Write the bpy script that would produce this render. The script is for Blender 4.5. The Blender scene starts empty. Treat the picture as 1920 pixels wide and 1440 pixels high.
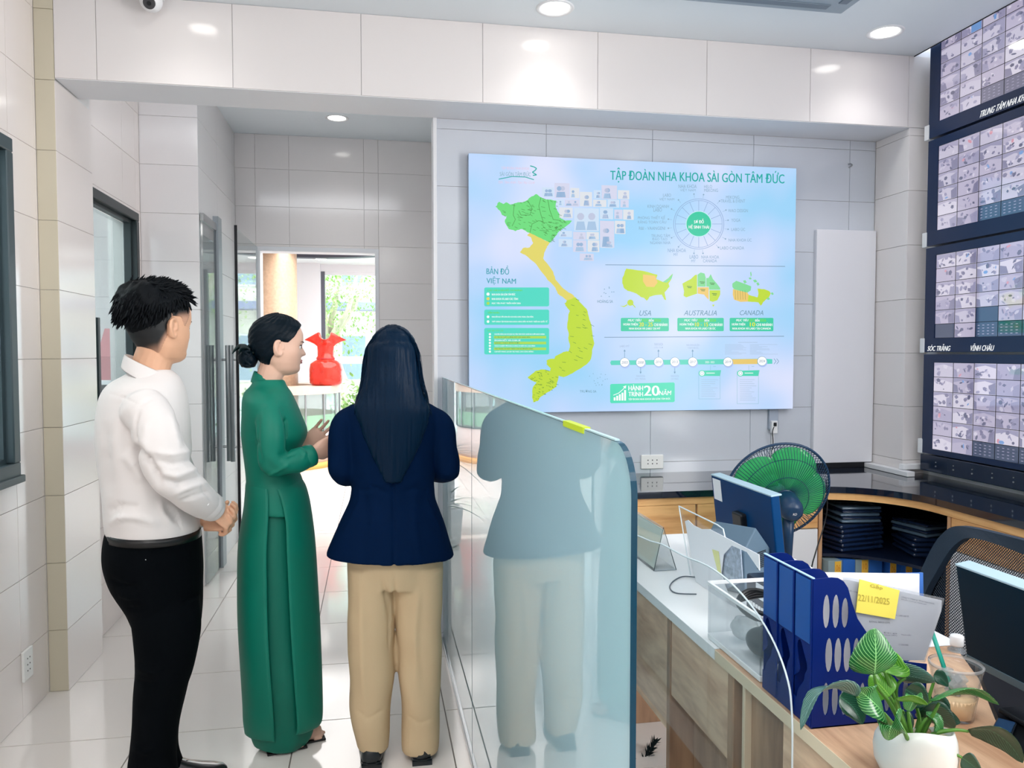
import bpy, bmesh, math, random
from math import sin, cos, pi, atan, tan, sqrt, atan2, exp, radians
from mathutils import Vector, Matrix, noise as mnoise
random.seed(7)
scene = bpy.context.scene
col = scene.collection

# ------------------------------------------------------------ camera, world, sun, exposure
F_PX = 1440.0; EYE = 1.48
YAW = atan(260/F_PX); PITCH = atan(60/F_PX*cos(YAW))
cam_d = bpy.data.cameras.new('camera'); cam = bpy.data.objects.new('camera', cam_d); col.objects.link(cam)
cam_d.sensor_fit = 'HORIZONTAL'; cam_d.sensor_width = 36.0; cam_d.lens = F_PX/1920*36.0
cam_d.clip_start = 0.05; cam_d.clip_end = 200
cam.location = (0, 0, EYE)
cam.rotation_euler = (pi/2 - PITCH, 0, -YAW)
scene.camera = cam

vs = scene.view_settings
scene.display_settings.display_device = 'sRGB'
vs.view_transform = 'Standard'; vs.look = 'None'; vs.exposure = 0.55; vs.gamma = 1.0; vs.use_curve_mapping = False

world = bpy.data.worlds.new('sky'); scene.world = world; world.use_nodes = True
_bg = world.node_tree.nodes['Background']
_bg.inputs[0].default_value = (0.90, 0.94, 1.0, 1); _bg.inputs[1].default_value = 5.0

sun_d = bpy.data.lights.new('sun', 'SUN'); sun_d.energy = 3.0; sun_d.angle = radians(1.5); sun_d.color = (1, .96, .88)
sun = bpy.data.objects.new('sun', sun_d); col.objects.link(sun); sun.rotation_euler = (radians(38), 0, radians(-25))

CEIL = 3.01; XR_IN = 2.84
def area(name, loc, size, power, color=(1,1,1), rot=(0,0,0), sy=None):
    l = bpy.data.lights.new(name, 'AREA'); l.energy = power; l.color = color; l.size = size
    if sy: l.shape = 'RECTANGLE'; l.size_y = sy
    o = bpy.data.objects.new(name, l); col.objects.link(o); o.location = loc; o.rotation_euler = rot
    return o
# unseen area lights added under the ceiling near the camera as fill
area('ceiling_fill_light', (-0.3, 0.1, CEIL-.02), 1.4, 24, (1, .975, .955), sy=.8)
area('ceiling_fill_light', (1.5, -0.6, CEIL-.02), 1.4, 8, (1, .98, .965), sy=.8)
area('ceiling_fill_light', (-0.3, -2.0, CEIL-.02), 1.4, 8, (1, .98, .965), sy=.8)
area('right_fill_light', (XR_IN, 0.55, 1.75), 1.7, 66, (1, .985, .97), rot=(0, radians(90), 0), sy=1.5)  # added fill from the right, set in a made-up window
area('lobby_light', (0.6, 8.6, 2.78), 3.6, 150, (1, .98, .97))

# ------------------------------------------------------------ camera maths (pixel -> point on a real plane)
_f = Vector((sin(YAW)*cos(PITCH), cos(YAW)*cos(PITCH), -sin(PITCH)))
_r = Vector((cos(YAW), -sin(YAW), 0)); _u = _r.cross(_f); _C = Vector((0, 0, EYE))
def ray(px, py): return _f + _r*((px-960)/F_PX) - _u*((py-720)/F_PX)
def at(px, py, Y): d = ray(px, py); return _C + d*(Y/d.y)
def atx(px, py, X): d = ray(px, py); return _C + d*(X/d.x)
def atz(px, py, Z): d = ray(px, py); return _C + d*((Z-EYE)/d.z)

# ------------------------------------------------------------ materials
_m = {}
def srgb(c): return tuple((x/12.92 if x <= .04045 else ((x+.055)/1.055)**2.4) for x in [v/255 for v in c])
def M(name, rgb, rough=.5, metal=0, spec=.5, coat=0, trans=0, ior=1.45, bump=0, bscale=60, var=0, vscale=4, emit=0, sheen=0, alpha=1, sss=0, rand=0, objco=True):
    if name in _m: return _m[name]
    m = bpy.data.materials.new(name); m.use_nodes = True; nt = m.node_tree; b = nt.nodes['Principled BSDF']
    c = srgb(rgb) + (1,)
    b.inputs['Base Color'].default_value = c; b.inputs['Roughness'].default_value = rough
    b.inputs['Metallic'].default_value = metal; b.inputs['IOR'].default_value = ior
    b.inputs['Specular IOR Level'].default_value = spec
    b.inputs['Coat Weight'].default_value = coat; b.inputs['Coat Roughness'].default_value = .05
    b.inputs['Transmission Weight'].default_value = trans
    if sheen: b.inputs['Sheen Weight'].default_value = sheen
    if alpha < 1: b.inputs['Alpha'].default_value = alpha
    if sss: b.inputs['Subsurface Weight'].default_value = sss; b.inputs['Subsurface Radius'].default_value = (.012, .004, .002); b.inputs['Subsurface Scale'].default_value = 1.0
    if emit: b.inputs['Emission Color'].default_value = c; b.inputs['Emission Strength'].default_value = emit
    tc = nt.nodes.new('ShaderNodeTexCoord')
    if bump:
        n = nt.nodes.new('ShaderNodeTexNoise'); n.inputs['Scale'].default_value = bscale; n.inputs['Detail'].default_value = 4
        bp = nt.nodes.new('ShaderNodeBump'); bp.inputs['Strength'].default_value = bump; bp.inputs['Distance'].default_value = .01
        nt.links.new(tc.outputs['Object'], n.inputs['Vector']); nt.links.new(n.outputs['Fac'], bp.inputs['Height']); nt.links.new(bp.outputs['Normal'], b.inputs['Normal'])
    if var or rand:
        hs = nt.nodes.new('ShaderNodeHueSaturation'); hs.inputs['Color'].default_value = c
        mr = nt.nodes.new('ShaderNodeMapRange'); mr.inputs['To Min'].default_value = 1-(var or rand); mr.inputs['To Max'].default_value = 1+(var or rand)
        if var:
            n = nt.nodes.new('ShaderNodeTexNoise'); n.inputs['Scale'].default_value = vscale; n.inputs['Detail'].default_value = 3
            nt.links.new(tc.outputs['Object'], n.inputs['Vector']); nt.links.new(n.outputs['Fac'], mr.inputs['Value'])
            mr.inputs['From Min'].default_value = .3; mr.inputs['From Max'].default_value = .7
        else:
            oi = nt.nodes.new('ShaderNodeObjectInfo'); nt.links.new(oi.outputs['Random'], mr.inputs['Value'])
        nt.links.new(mr.outputs['Result'], hs.inputs['Value']); nt.links.new(hs.outputs['Color'], b.inputs['Base Color'])
    _m[name] = m; return m

def wood(name, c1, c2, rough=.4, scale=(1, 1, 1), dist=3):
    if name in _m: return _m[name]
    m = bpy.data.materials.new(name); m.use_nodes = True; nt = m.node_tree; b = nt.nodes['Principled BSDF']
    tc = nt.nodes.new('ShaderNodeTexCoord'); mp = nt.nodes.new('ShaderNodeMapping'); mp.inputs['Scale'].default_value = scale
    n = nt.nodes.new('ShaderNodeTexNoise'); n.inputs['Scale'].default_value = 2.2; n.inputs['Detail'].default_value = 8; n.inputs['Distortion'].default_value = dist*.3
    n2 = nt.nodes.new('ShaderNodeTexNoise'); n2.inputs['Scale'].default_value = 9; n2.inputs['Detail'].default_value = 6
    mx = nt.nodes.new('ShaderNodeMath'); mx.operation = 'MULTIPLY_ADD'; mx.inputs[1].default_value = .45
    rp = nt.nodes.new('ShaderNodeValToRGB'); e = rp.color_ramp.elements
    e[0].position = .42; e[0].color = srgb(c2)+(1,); e[1].position = .86; e[1].color = srgb(c1)+(1,)
    nt.links.new(tc.outputs['Object'], mp.inputs['Vector']); nt.links.new(mp.outputs[0], n.inputs['Vector']); nt.links.new(mp.outputs[0], n2.inputs['Vector'])
    nt.links.new(n2.outputs['Fac'], mx.inputs[0]); nt.links.new(n.outputs['Fac'], mx.inputs[2]); nt.links.new(mx.outputs[0], rp.inputs[0])
    nt.links.new(rp.outputs[0], b.inputs['Base Color']); b.inputs['Roughness'].default_value = rough
    _m[name] = m; return m

def clear(name, tint=(235, 245, 245), refl=1.5, rough=.0, milky=0.0, milk=(255, 255, 255)):
    """thin clear sheet: straight-through plus fresnel reflection, plus a milky diffuse share"""
    if name in _m: return _m[name]
    m = bpy.data.materials.new(name); m.use_nodes = True; nt = m.node_tree; nt.nodes.clear()
    out = nt.nodes.new('ShaderNodeOutputMaterial'); tr = nt.nodes.new('ShaderNodeBsdfTransparent'); tr.inputs[0].default_value = srgb(tint)+(1,)
    gl = nt.nodes.new('ShaderNodeBsdfGlossy'); gl.inputs['Roughness'].default_value = rough
    lw_ = nt.nodes.new('ShaderNodeLayerWeight'); lw_.inputs[0].default_value = .5; f0 = ((refl-1)/(refl+1))**2
    pw = nt.nodes.new('ShaderNodeMath'); pw.operation = 'POWER'; pw.inputs[1].default_value = 5.0; nt.links.new(lw_.outputs['Facing'], pw.inputs[0])
    fr = nt.nodes.new('ShaderNodeMath'); fr.operation = 'MULTIPLY_ADD'; fr.inputs[1].default_value = 1-f0; fr.inputs[2].default_value = f0; nt.links.new(pw.outputs[0], fr.inputs[0])
    mx = nt.nodes.new('ShaderNodeMixShader'); base = tr.outputs[0]
    if milky:
        df = nt.nodes.new('ShaderNodeBsdfDiffuse'); df.inputs[0].default_value = srgb(milk)+(1,)
        tl = nt.nodes.new('ShaderNodeBsdfTranslucent'); tl.inputs[0].default_value = srgb(milk)+(1,)
        m1 = nt.nodes.new('ShaderNodeMixShader'); m1.inputs[0].default_value = .5
        nt.links.new(df.outputs[0], m1.inputs[1]); nt.links.new(tl.outputs[0], m1.inputs[2])
        m2 = nt.nodes.new('ShaderNodeMixShader'); m2.inputs[0].default_value = milky
        nt.links.new(tr.outputs[0], m2.inputs[1]); nt.links.new(m1.outputs[0], m2.inputs[2]); base = m2.outputs[0]
    nt.links.new(fr.outputs[0], mx.inputs[0]); nt.links.new(base, mx.inputs[1]); nt.links.new(gl.outputs[0], mx.inputs[2])
    nt.links.new(mx.outputs[0], out.inputs[0]); _m[name] = m; return m

# ------------------------------------------------------------ object helpers
ORG = {}
def thing(name, label, cat, loc, group=None):
    o = bpy.data.objects.new(name, None); o.empty_display_size = .05; col.objects.link(o); o.location = loc
    o['label'] = label; o['category'] = cat
    if group: o['group'] = group
    ORG[o] = Vector(loc); return o
def tag(o, label, cat, group=None):
    o['label'] = label; o['category'] = cat
    if group: o['group'] = group
    return o
def obj(name, bm, mat, parent=None, label=None, smooth=False, kind=None, mods=None, org=None):
    """bm in world coordinates; stored relative to the parent's (or its own) origin"""
    if isinstance(bm, bmesh.types.BMesh):
        me = bpy.data.meshes.new(name)
        bmesh.ops.recalc_face_normals(bm, faces=bm.faces[:]); bm.to_mesh(me); bm.free()
    else: me = bm
    if smooth:
        me.polygons.foreach_set('use_smooth', [True]*len(me.polygons))
    for mt in (mat if isinstance(mat, (list, tuple)) else [mat]): me.materials.append(mt)
    o = bpy.data.objects.new(name, me); col.objects.link(o)
    if parent is not None:
        og = ORG[parent]; o.parent = parent
    elif org is not None: og = Vector(org); o.location = og
    else: og = Vector((0, 0, 0))
    me.transform(Matrix.Translation(-og)); ORG[o] = og
    if label: o['label'] = label
    if kind: o['kind'] = kind
    if smooth == 'auto':
        pass
    return o
def struct(name, bm, mat, parent=None, **k):
    o = obj(name, bm, mat, parent, **k)
    o['kind'] = 'structure'; return o
def B(): return bmesh.new()
def box(bm, x0, x1, y0, y1, z0, z1, mi=0, M4=None):
    vs_ = [bm.verts.new((x, y, z)) for x in (x0, x1) for y in (y0, y1) for z in (z0, z1)]
    if M4:
        for v in vs_: v.co = M4 @ v.co
    for q in ((0,1,3,2),(4,6,7,5),(0,4,5,1),(2,3,7,6),(0,2,6,4),(1,5,7,3)):
        f = bm.faces.new([vs_[i] for i in q]); f.material_index = mi
    return bm
def bevel(bm, w=.003, seg=2):
    bmesh.ops.bevel(bm, geom=bm.edges[:], offset=w, segments=seg, affect='EDGES', profile=.5, clamp_overlap=True); return bm
def bbox(x0, x1, y0, y1, z0, z1, w=.003, seg=2, M4=None):
    bm = box(B(), x0, x1, y0, y1, z0, z1); bevel(bm, w, seg)
    if M4: bm.transform(M4)
    return bm
def ringsurf(bm, rings, cap0=True, cap1=True, closed=False, mi=0):
    R = [[bm.verts.new(p) for p in r] for r in rings]; n = len(R[0])
    m = len(R)
    for i in range(m if closed else m-1):
        a, b = R[i], R[(i+1) % m]
        for j in range(n):
            f = bm.faces.new((a[j], a[(j+1) % n], b[(j+1) % n], b[j])); f.material_index = mi
    if not closed:
        if cap0: f = bm.faces.new(R[0][::-1]); f.material_index = mi
        if cap1: f = bm.faces.new(R[-1]); f.material_index = mi
    return bm
def frame_of(t):
    t = t.normalized(); a = Vector((0, 0, 1)) if abs(t.z) < .9 else Vector((1, 0, 0))
    u = t.cross(a).normalized(); return u, t.cross(u).normalized()
def tube(bm, pts, r, n=10, closed=False, cap=True, flat=1.0, mi=0):
    pts = [Vector(p) for p in pts]; rings = []; m = len(pts); u = None
    for i, p in enumerate(pts):
        a = pts[i-1] if (i > 0 or closed) else p; b = pts[(i+1) % m] if (i < m-1 or closed) else p
        t = (b-a)
        if t.length < 1e-9: t = Vector((0, 0, 1))
        t.normalize()
        if u is None: u, v = frame_of(t)
        else:
            u = (u - t*u.dot(t)); u = u.normalized() if u.length > 1e-6 else frame_of(t)[0]; v = t.cross(u)
        rr = r[i] if isinstance(r, (list, tuple)) else r
        rings.append([p + (u*cos(2*pi*k/n) + v*sin(2*pi*k/n)*flat)*rr for k in range(n)])
    return ringsurf(bm, rings, cap, cap, closed, mi)
def sph(bm, c, r, n=16, sx=1, sy=1, sz=1, M4=None):
    c = Vector(c); rings = []
    m = max(6, n//2)
    for i in range(1, m):
        ph = pi*i/m; rings.append([Vector((r*sx*sin(ph)*cos(2*pi*k/n), r*sy*sin(ph)*sin(2*pi*k/n), r*sz*cos(ph))) for k in range(n)])
    if M4: rings = [[M4 @ p for p in q] for q in rings]
    rings = [[c+p for p in q] for q in rings]
    return ringsurf(bm, rings)
def lathe(bm, prof, c, n=32, mi=0, cap0=True, cap1=True):
    c = Vector(c); return ringsurf(bm, [[c+Vector((max(r, 1e-5)*cos(2*pi*k/n), max(r, 1e-5)*sin(2*pi*k/n), z)) for k in range(n)] for r, z in prof], cap0, cap1, mi=mi)
def cyl(bm, p0, p1, r, n=16, mi=0): return tube(bm, [p0, p1], r, n, mi=mi)
def prism(bm, poly, y0, y1, axis='y', mi=0):
    """poly list of 2-D points extruded along an axis"""
    def mk(a, b, c): return {'y': (a, c, b), 'x': (c, a, b), 'z': (a, b, c)}[axis]
    A = [bm.verts.new(mk(a, b, y0)) for a, b in poly]; Bv = [bm.verts.new(mk(a, b, y1)) for a, b in poly]; n = len(poly)
    fs = [bm.faces.new(A), bm.faces.new(Bv[::-1])]
    for i in range(n): fs.append(bm.faces.new((A[i], Bv[i], Bv[(i+1) % n], A[(i+1) % n])))
    for f in fs: f.material_index = mi
    return bm
def spline(pts, k=6, closed=False):
    pts = [Vector(p) for p in pts]; n = len(pts); out = []
    for i in range(n if closed else n-1):
        if closed: p = [pts[(i+j-1) % n] for j in range(4)]
        else: p = [pts[max(0, i-1)], pts[i], pts[i+1], pts[min(n-1, i+2)]]
        for s in range(k):
            t = s/k; out.append(.5*((2*p[1]) + (p[2]-p[0])*t + (2*p[0]-5*p[1]+4*p[2]-p[3])*t*t + (-p[0]+3*p[1]-3*p[2]+p[3])*t**3))
    if not closed: out.append(pts[-1])
    return out
def lerp_tab(tab, z):
    if z <= tab[0][0]: return tab[0][1:] if len(tab[0]) > 2 else tab[0][1]
    for a, b in zip(tab, tab[1:]):
        if z <= b[0]:
            t = (z-a[0])/(b[0]-a[0]); t = t*t*(3-2*t)*.35 + t*.65
            r = [x+(y-x)*t for x, y in zip(a[1:], b[1:])]; return r if len(r) > 1 else r[0]
    return tab[-1][1:] if len(tab[-1]) > 2 else tab[-1][1]
def remesh(bm, vox, smooth=2, name='tmp', disp=None):
    me = bpy.data.meshes.new(name); bmesh.ops.recalc_face_normals(bm, faces=bm.faces[:]); bm.to_mesh(me); bm.free()
    o = bpy.data.objects.new(name, me); col.objects.link(o)
    r = o.modifiers.new('r', 'REMESH'); r.mode = 'VOXEL'; r.voxel_size = vox; r.use_smooth_shade = True
    if smooth: s = o.modifiers.new('s', 'SMOOTH'); s.iterations = smooth; s.factor = .5
    dg = bpy.context.evaluated_depsgraph_get(); dg.update()
    nm = bpy.data.meshes.new_from_object(o.evaluated_get(dg)); bpy.data.objects.remove(o); bpy.data.meshes.remove(me)
    if disp:
        nm.calc_loop_triangles(); ns = [v.normal.copy() for v in nm.vertices]
        for v, n in zip(nm.vertices, ns): v.co += n*disp(v.co)
    nm.polygons.foreach_set('use_smooth', [True]*len(nm.polygons)); nm.update()
    return nm

# text as geometry
_tc = {}
def textgeo(s, bold=0):
    if (s, bold) in _tc: return _tc[(s, bold)]
    cu = bpy.data.curves.new('t', 'FONT'); cu.body = s;  cu.resolution_u = 3; cu.fill_mode = 'FRONT'
    o = bpy.data.objects.new('t', cu); col.objects.link(o); dg = bpy.context.evaluated_depsgraph_get(); dg.update()
    me = bpy.data.meshes.new_from_object(o.evaluated_get(dg)); v = [tuple(p.co[:2]) for p in me.vertices]; f = [tuple(p.vertices) for p in me.polygons]
    bpy.data.objects.remove(o); bpy.data.curves.remove(cu); bpy.data.meshes.remove(me)
    xs = [a for a, b in v] or [0, 1]; ys = [b for a, b in v] or [0, 1]
    x0, x1, y0, y1 = min(xs), max(xs), min(ys), max(ys)
    v = [((a-x0)/(x1-x0+1e-9), (b-y0)/(y1-y0+1e-9)) for a, b in v]
    _tc[(s, bold)] = (v, f, (x1-x0)/(y1-y0+1e-9)); return _tc[(s, bold)]
def put_text(bm, s, fn, mi=0, shear=0, bold=0):
    """fn(a,b) maps the unit box of the text to world; bold draws it twice, a hair apart"""
    if bold:
        L_ = len(s); put_text(bm, s, lambda a, b: fn(a+.10/L_*(1 if bold > .015 else .6), b), mi, shear, 0)
    v, f, _ = textgeo(s, bold); V = [bm.verts.new(fn(a+shear*(b-.5), b)) for a, b in v]
    for q in f:
        try: fc = bm.faces.new([V[i] for i in q]); fc.material_index = mi
        except ValueError: pass

# ------------------------------------------------------------ tiles
_tm = {}
def tile_mesh(w, h, th, mat):
    key = (round(w, 4), round(h, 4), mat.name)
    if key in _tm: return _tm[key]
    bm = B(); g = .001
    a = [bm.verts.new(p) for p in ((-w/2, -h/2, 0), (w/2, -h/2, 0), (w/2, h/2, 0), (-w/2, h/2, 0))]
    b = [bm.verts.new((x*(1-2*g/w), y*(1-2*g/h), th)) for x, y in ((-w/2, -h/2), (w/2, -h/2), (w/2, h/2), (-w/2, h/2))]
    bm.faces.new(b)
    for i in range(4): bm.faces.new((a[i], a[(i+1) % 4], b[(i+1) % 4], b[i]))
    me = bpy.data.meshes.new('tile'); bm.to_mesh(me); bm.free(); me.materials.append(mat); _tm[key] = me; return me
def tiles(parent, o, ud, vd, u0, u1, v0, v1, du, dv, uo, vo, mat, gap=.001, th=.005, stagger=0):
    """tiles over the rectangle u0..u1, v0..v1 of the plane through o; grid lines at uo+k*du, vo+k*dv"""
    o = Vector(o); ud = Vector(ud); vd = Vector(vd); n = ud.cross(vd)
    R = Matrix((ud, vd, n)).transposed().to_4x4()
    j0 = math.floor((v0-vo)/dv+1e-6)
    for j in range(j0, math.ceil((v1-vo)/dv-1e-6)):
        off = uo + (stagger*du if j % 2 else 0)
        for i in range(math.floor((u0-off)/du+1e-6), math.ceil((u1-off)/du-1e-6)):
            a0 = max(u0, off+i*du); a1 = min(u1, off+(i+1)*du); b0 = max(v0, vo+j*dv); b1 = min(v1, vo+(j+1)*dv)
            if a1-a0 < .012 or b1-b0 < .012: continue
            t = bpy.data.objects.new('tile', tile_mesh(a1-a0-gap, b1-b0-gap, th, mat)); col.objects.link(t)
            t.parent = parent; t.matrix_basis = Matrix.Translation(o+ud*(a0+a1)/2+vd*(b0+b1)/2) @ R

WT = M('wall_tile', (236, 231, 230), .12, spec=.5, rand=.012)
WTL = M('wall_tile_lit', (247, 237, 232), .12, spec=.5, rand=.012); WTS = M('wall_tile_shaded', (208, 213, 222), .12, spec=.5, rand=.012)  # one wall tile: left-wall brightness and screen-wall shade put into the colours
BT = M('beige_tile', (214, 206, 184), .2, rand=.01)
FT = M('floor_tile', (230, 224, 219), .1, spec=.5, rand=.015)
GR = M('grout', (128, 122, 118), .8)
WTM = M('wall_tile_matt', (232, 230, 230), .55, spec=.2, rand=.012)
GRW = M('wall_grout', (222, 218, 215), .8)
PAINT = M('ceiling_paint', (236, 243, 248), .7)  # blue cast of the display is put into this colour
WHITE = M('white_plastic', (240, 241, 243), .35)
WHITEP = M('white_paint', (235, 236, 240), .5)
CHROME = M('brushed_steel', (175, 178, 180), .28, metal=1)
TEALFR = M('dark_window_frame', (62, 78, 84), .4)
BLACKFR = M('black_frame', (38, 48, 50), .4)
BLACK = M('black_plastic', (14, 18, 24), .45)

# ------------------------------------------------------------ ROOM SHELL
XL, XR, TH = -1.40, 2.87, .005
DU, DV, VO = .584, .2955, -.0250
# floor
fl = struct('floor', box(B(), -3.6, 3.0, -3.2, 13.0, -.12, -.006), GR)
tiles(fl, (0, 0, -.006), (1, 0, 0), (0, 1, 0), XL-.005, XR, -.3, 6.4, .588, .567, -.895, 3.12, FT, gap=.0035, th=.006)
tiles(fl, (0, 0, -.006), (1, 0, 0), (0, 1, 0), -2.6, 2.2, 6.4, 12.6, .588, .567, -.895, 3.12, FT, gap=.0035, th=.006)
# left wall with two window openings
W1 = (2.2, 3.34, .99, 2.316); W2 = (4.03, 4.99, .98, 2.316)
bm = B(); x0, x1 = XL-.16, XL-TH
box(bm, x0, x1, -3.2, W1[0], -.006, 3.25); box(bm, x0, x1, W1[0], W1[1], -.006, W1[2]); box(bm, x0, x1, W1[0], W1[1], W1[3], 3.25)
box(bm, x0, x1, W1[1], W2[0], -.006, 3.25); box(bm, x0, x1, W2[0], W2[1], -.006, W2[2]); box(bm, x0, x1, W2[0], W2[1], W2[3], 3.25); box(bm, x0, x1, W2[1], 6.5, -.006, 3.25)
wl = struct('wall_left', bm, GRW)
o = (XL-TH, 0, 0); U = (0, 1, 0); Z = (0, 0, 1); uo = .66
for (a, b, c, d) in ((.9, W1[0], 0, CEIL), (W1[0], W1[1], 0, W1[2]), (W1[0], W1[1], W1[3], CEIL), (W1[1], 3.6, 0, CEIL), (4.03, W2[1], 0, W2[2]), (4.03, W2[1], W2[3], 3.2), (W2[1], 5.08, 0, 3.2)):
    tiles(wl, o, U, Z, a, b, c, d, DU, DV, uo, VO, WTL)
# pilaster of the portal
pl = struct('trim_1', box(B(), XL-TH, -1.327, 3.605, 4.025, -.006, CEIL), GRW)
tiles(pl, (0, 3.605, 0), (1, 0, 0), Z, XL, -1.322, 0, CEIL, DU, DV, XL, VO, BT)
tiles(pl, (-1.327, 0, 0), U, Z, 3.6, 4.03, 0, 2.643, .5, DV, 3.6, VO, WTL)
# beam
bmx = struct('trim_2', box(B(), -1.322, XR, 3.605, 3.87, 2.643, 3.06), WHITEP)
tiles(bmx, (0, 3.605, 0), (1, 0, 0), Z, -1.322, XR, 2.645, CEIL, .5555, .366, -1.155, 2.644, WT)
# projecting wall block left of the passage
fa = struct('wall_passage_left', box(B(), XL-TH, -1.065, 5.085, 6.5, -.006, 3.25), GRW)
tiles(fa, (0, 5.085, 0), (1, 0, 0), Z, XL, -1.06, 0, 3.2, DU, DV, -1.06, VO, WT)
tiles(fa, (-1.065, 0, 0), U, Z, 5.08, 6.38, 0, 3.2, DU, DV, 5.08, VO, WTM)
# passage back wall with doorway
DX0, DX1, DZ = -.907, .05, 2.32
bm = B(); y0, y1 = 6.385, 6.52
box(bm, -1.07, DX0, y0, y1, -.006, 3.25); box(bm, DX0, DX1, y0, y1, DZ, 3.25); box(bm, DX1, .8, y0, y1, -.006, 3.25)
box(bm, -3.6, -1.07, 6.5, y1, -.006, 3.25); box(bm, .8, 3.0, y0, y1, -.006, 3.25)
wb = struct('wall_passage_back', bm, GRW)
for (a, b, c, d) in ((-1.06, DX0, 0, 3.2), (DX0, DX1, DZ, 3.2), (DX1, .6, 0, 3.2)):
    tiles(wb, (0, 6.385, 0), (1, 0, 0), Z, a, b, c, d, DU, .2955, -.649, -.34+.02, WT)
bm = B(); box(bm, DX0, DX0+.03, 6.375, 6.53, 0, DZ); box(bm, DX1-.03, DX1, 6.375, 6.53, 0, DZ); box(bm, DX0+.03, DX1-.03, 6.375, 6.53, DZ-.035, DZ)
struct('door_1', bm, WHITEP)
# passage right side, screen wall, pier, right wall
struct('wall_passage_right', box(B(), .6, .7, 3.97, 6.385, -.006, 3.25), WHITEP)
ws = struct('wall_screen', box(B(), .306, 3.0, 3.875, 3.97, -.006, 3.25), GRW)
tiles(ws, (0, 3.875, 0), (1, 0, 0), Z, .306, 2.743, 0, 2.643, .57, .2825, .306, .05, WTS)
struct('trim_3', bbox(.300, .318, 3.862, 3.975, 0, 2.643, .001, 1), WHITEP)
pr_ = struct('trim_4', box(B(), 2.748, XR, 3.605, 3.87, .84, 2.643), GRW)
tiles(pr_, (0, 3.605, 0), (1, 0, 0), Z, 2.743, XR, .84, 2.643, .6, .282, 2.743, .067, WT)
tiles(pr_, (2.748, 0, 0), (0, -1, 0), Z, -3.87, -3.6, .84, 2.643, .6, .282, -3.87, .067, WT)
struct('wall_back', box(B(), XL-.16, 3.05, -3.35, -3.2, -.006, 3.25), WHITEP)
struct('wall_right', box(B(), XR, 3.05, -3.2, 3.9, -.006, 3.25), WHITEP)
# ceilings
cl = struct('ceiling', box(B(), XL-.16, 2.76, -3.2, 3.605, CEIL, CEIL+.05), PAINT)
struct('ceiling_passage', box(B(), XL-.16, .8, 3.86, 6.52, 3.2, 3.3), PAINT)
struct('ceiling_cove', box(B(), 2.70, 3.05, -3.2, 3.9, 3.2, 3.25), PAINT)
struct('trim_5', box(B(), 2.76, 2.764, -3.2, 3.6, CEIL-.004, CEIL+.05), BLACK)

# made-up unseen window frame on the right wall, around the added fill light
bm = B()
for q in ((-.35, 1.45, .84, .90), (-.35, 1.45, 2.60, 2.66), (-.35, -.29, .90, 2.60), (1.39, 1.45, .90, 2.60), (.52, .58, .90, 2.60)): box(bm, XR-.02, XR, *q)
struct('fill_light_frame', bm, WHITEP)
# windows of the left wall
def window(name, w, mat, deep, fw):
    y0, y1, z0, z1 = w; bm = B()
    def fr(a0, a1, b0, b1): box(bm, XL-deep, XL+.018, a0, a1, b0, b1)
    fr(y0, y1, z0, z0+fw); fr(y0, y1, z1-fw, z1); fr(y0, y0+fw, z0+fw, z1-fw); fr(y1-fw, y1, z0+fw, z1-fw)
    bevel(bm, .004, 1)
    # inner stepped sash
    s = .02; xa, xb = XL-deep*.8, XL-.012
    for q in ((y0+fw, y1-fw, z0+fw, z0+fw+s), (y0+fw, y1-fw, z1-fw-s, z1-fw), (y0+fw, y0+fw+s, z0+fw+s, z1-fw-s), (y1-fw-s, y1-fw, z0+fw+s, z1-fw-s)): box(bm, xa, xb, *q)
    t = struct(name, bm, mat)
    p = struct('pane', box(B(), XL-.055, XL-.050, y0+fw+s, y1-fw-s, z0+fw+s, z1-fw-s), clear('window_glass', (215, 226, 228), 1.5), t)
    return t
w1 = window('window_1', W1, TEALFR, .07, .055)
struct('window_sill', bbox(XL, XL+.03, W1[0], W1[1]+.01, W1[2]-.025, W1[2]+.004, .004, 2), TEALFR, w1)
w2 = window('window_2', W2, BLACKFR, .06, .05)
struct('mullion', box(B(), XL-.05, XL+.01, 4.27, 4.30, 1.0, 1.66), BLACKFR, w2)
# office seen through the windows: back wall of tile, floor, partition
of = struct('wall_office', box(B(), -3.6, -3.5, -1, 6.5, -.006, 3.25), GRW)
tiles(of, (-3.5, 0, 0), U, Z, 1.2, 6.5, .6, 3.0, .6, .6, 0, 0, WT)
oe = struct('wall_office_end', box(B(), -3.5, XL-.16, 6.3, 6.5, -.006, 3.25), GRW)
tiles(oe, (0, 6.3, 0), (1, 0, 0), Z, -3.5, XL-.16, .6, 3.2, .6, .45, 0, .1, WT)
struct('ceiling_office', box(B(), -3.6, XL-.1, -1, 6.5, 3.2, 3.25), PAINT)
area('office_light', (-2.5, 3.8, 3.15), 1.0, 75, (1, .97, .95))
t = thing('office_shelf', 'white shelf with dark panel below seen through the black framed window', 'shelf', (-2.05, 5.6, .0))
obj('shelf_board', bbox(-2.5, -1.62, 5.35, 5.75, 1.27, 1.30), WHITE, t)
obj('side_panel', box(B(), -1.66, -1.63, 5.38, 5.72, 0, 1.27), M('shelf_grey', (120, 128, 132), .5), t)
obj('side_panel', box(B(), -2.49, -2.46, 5.38, 5.72, 0, 1.27), M('shelf_grey', (120, 128, 132), .5), t)
obj('back_panel', box(B(), -2.46, -1.66, 5.68, 5.70, 0, 1.27), M('shelf_grey', (120, 128, 132), .5), t)
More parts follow.
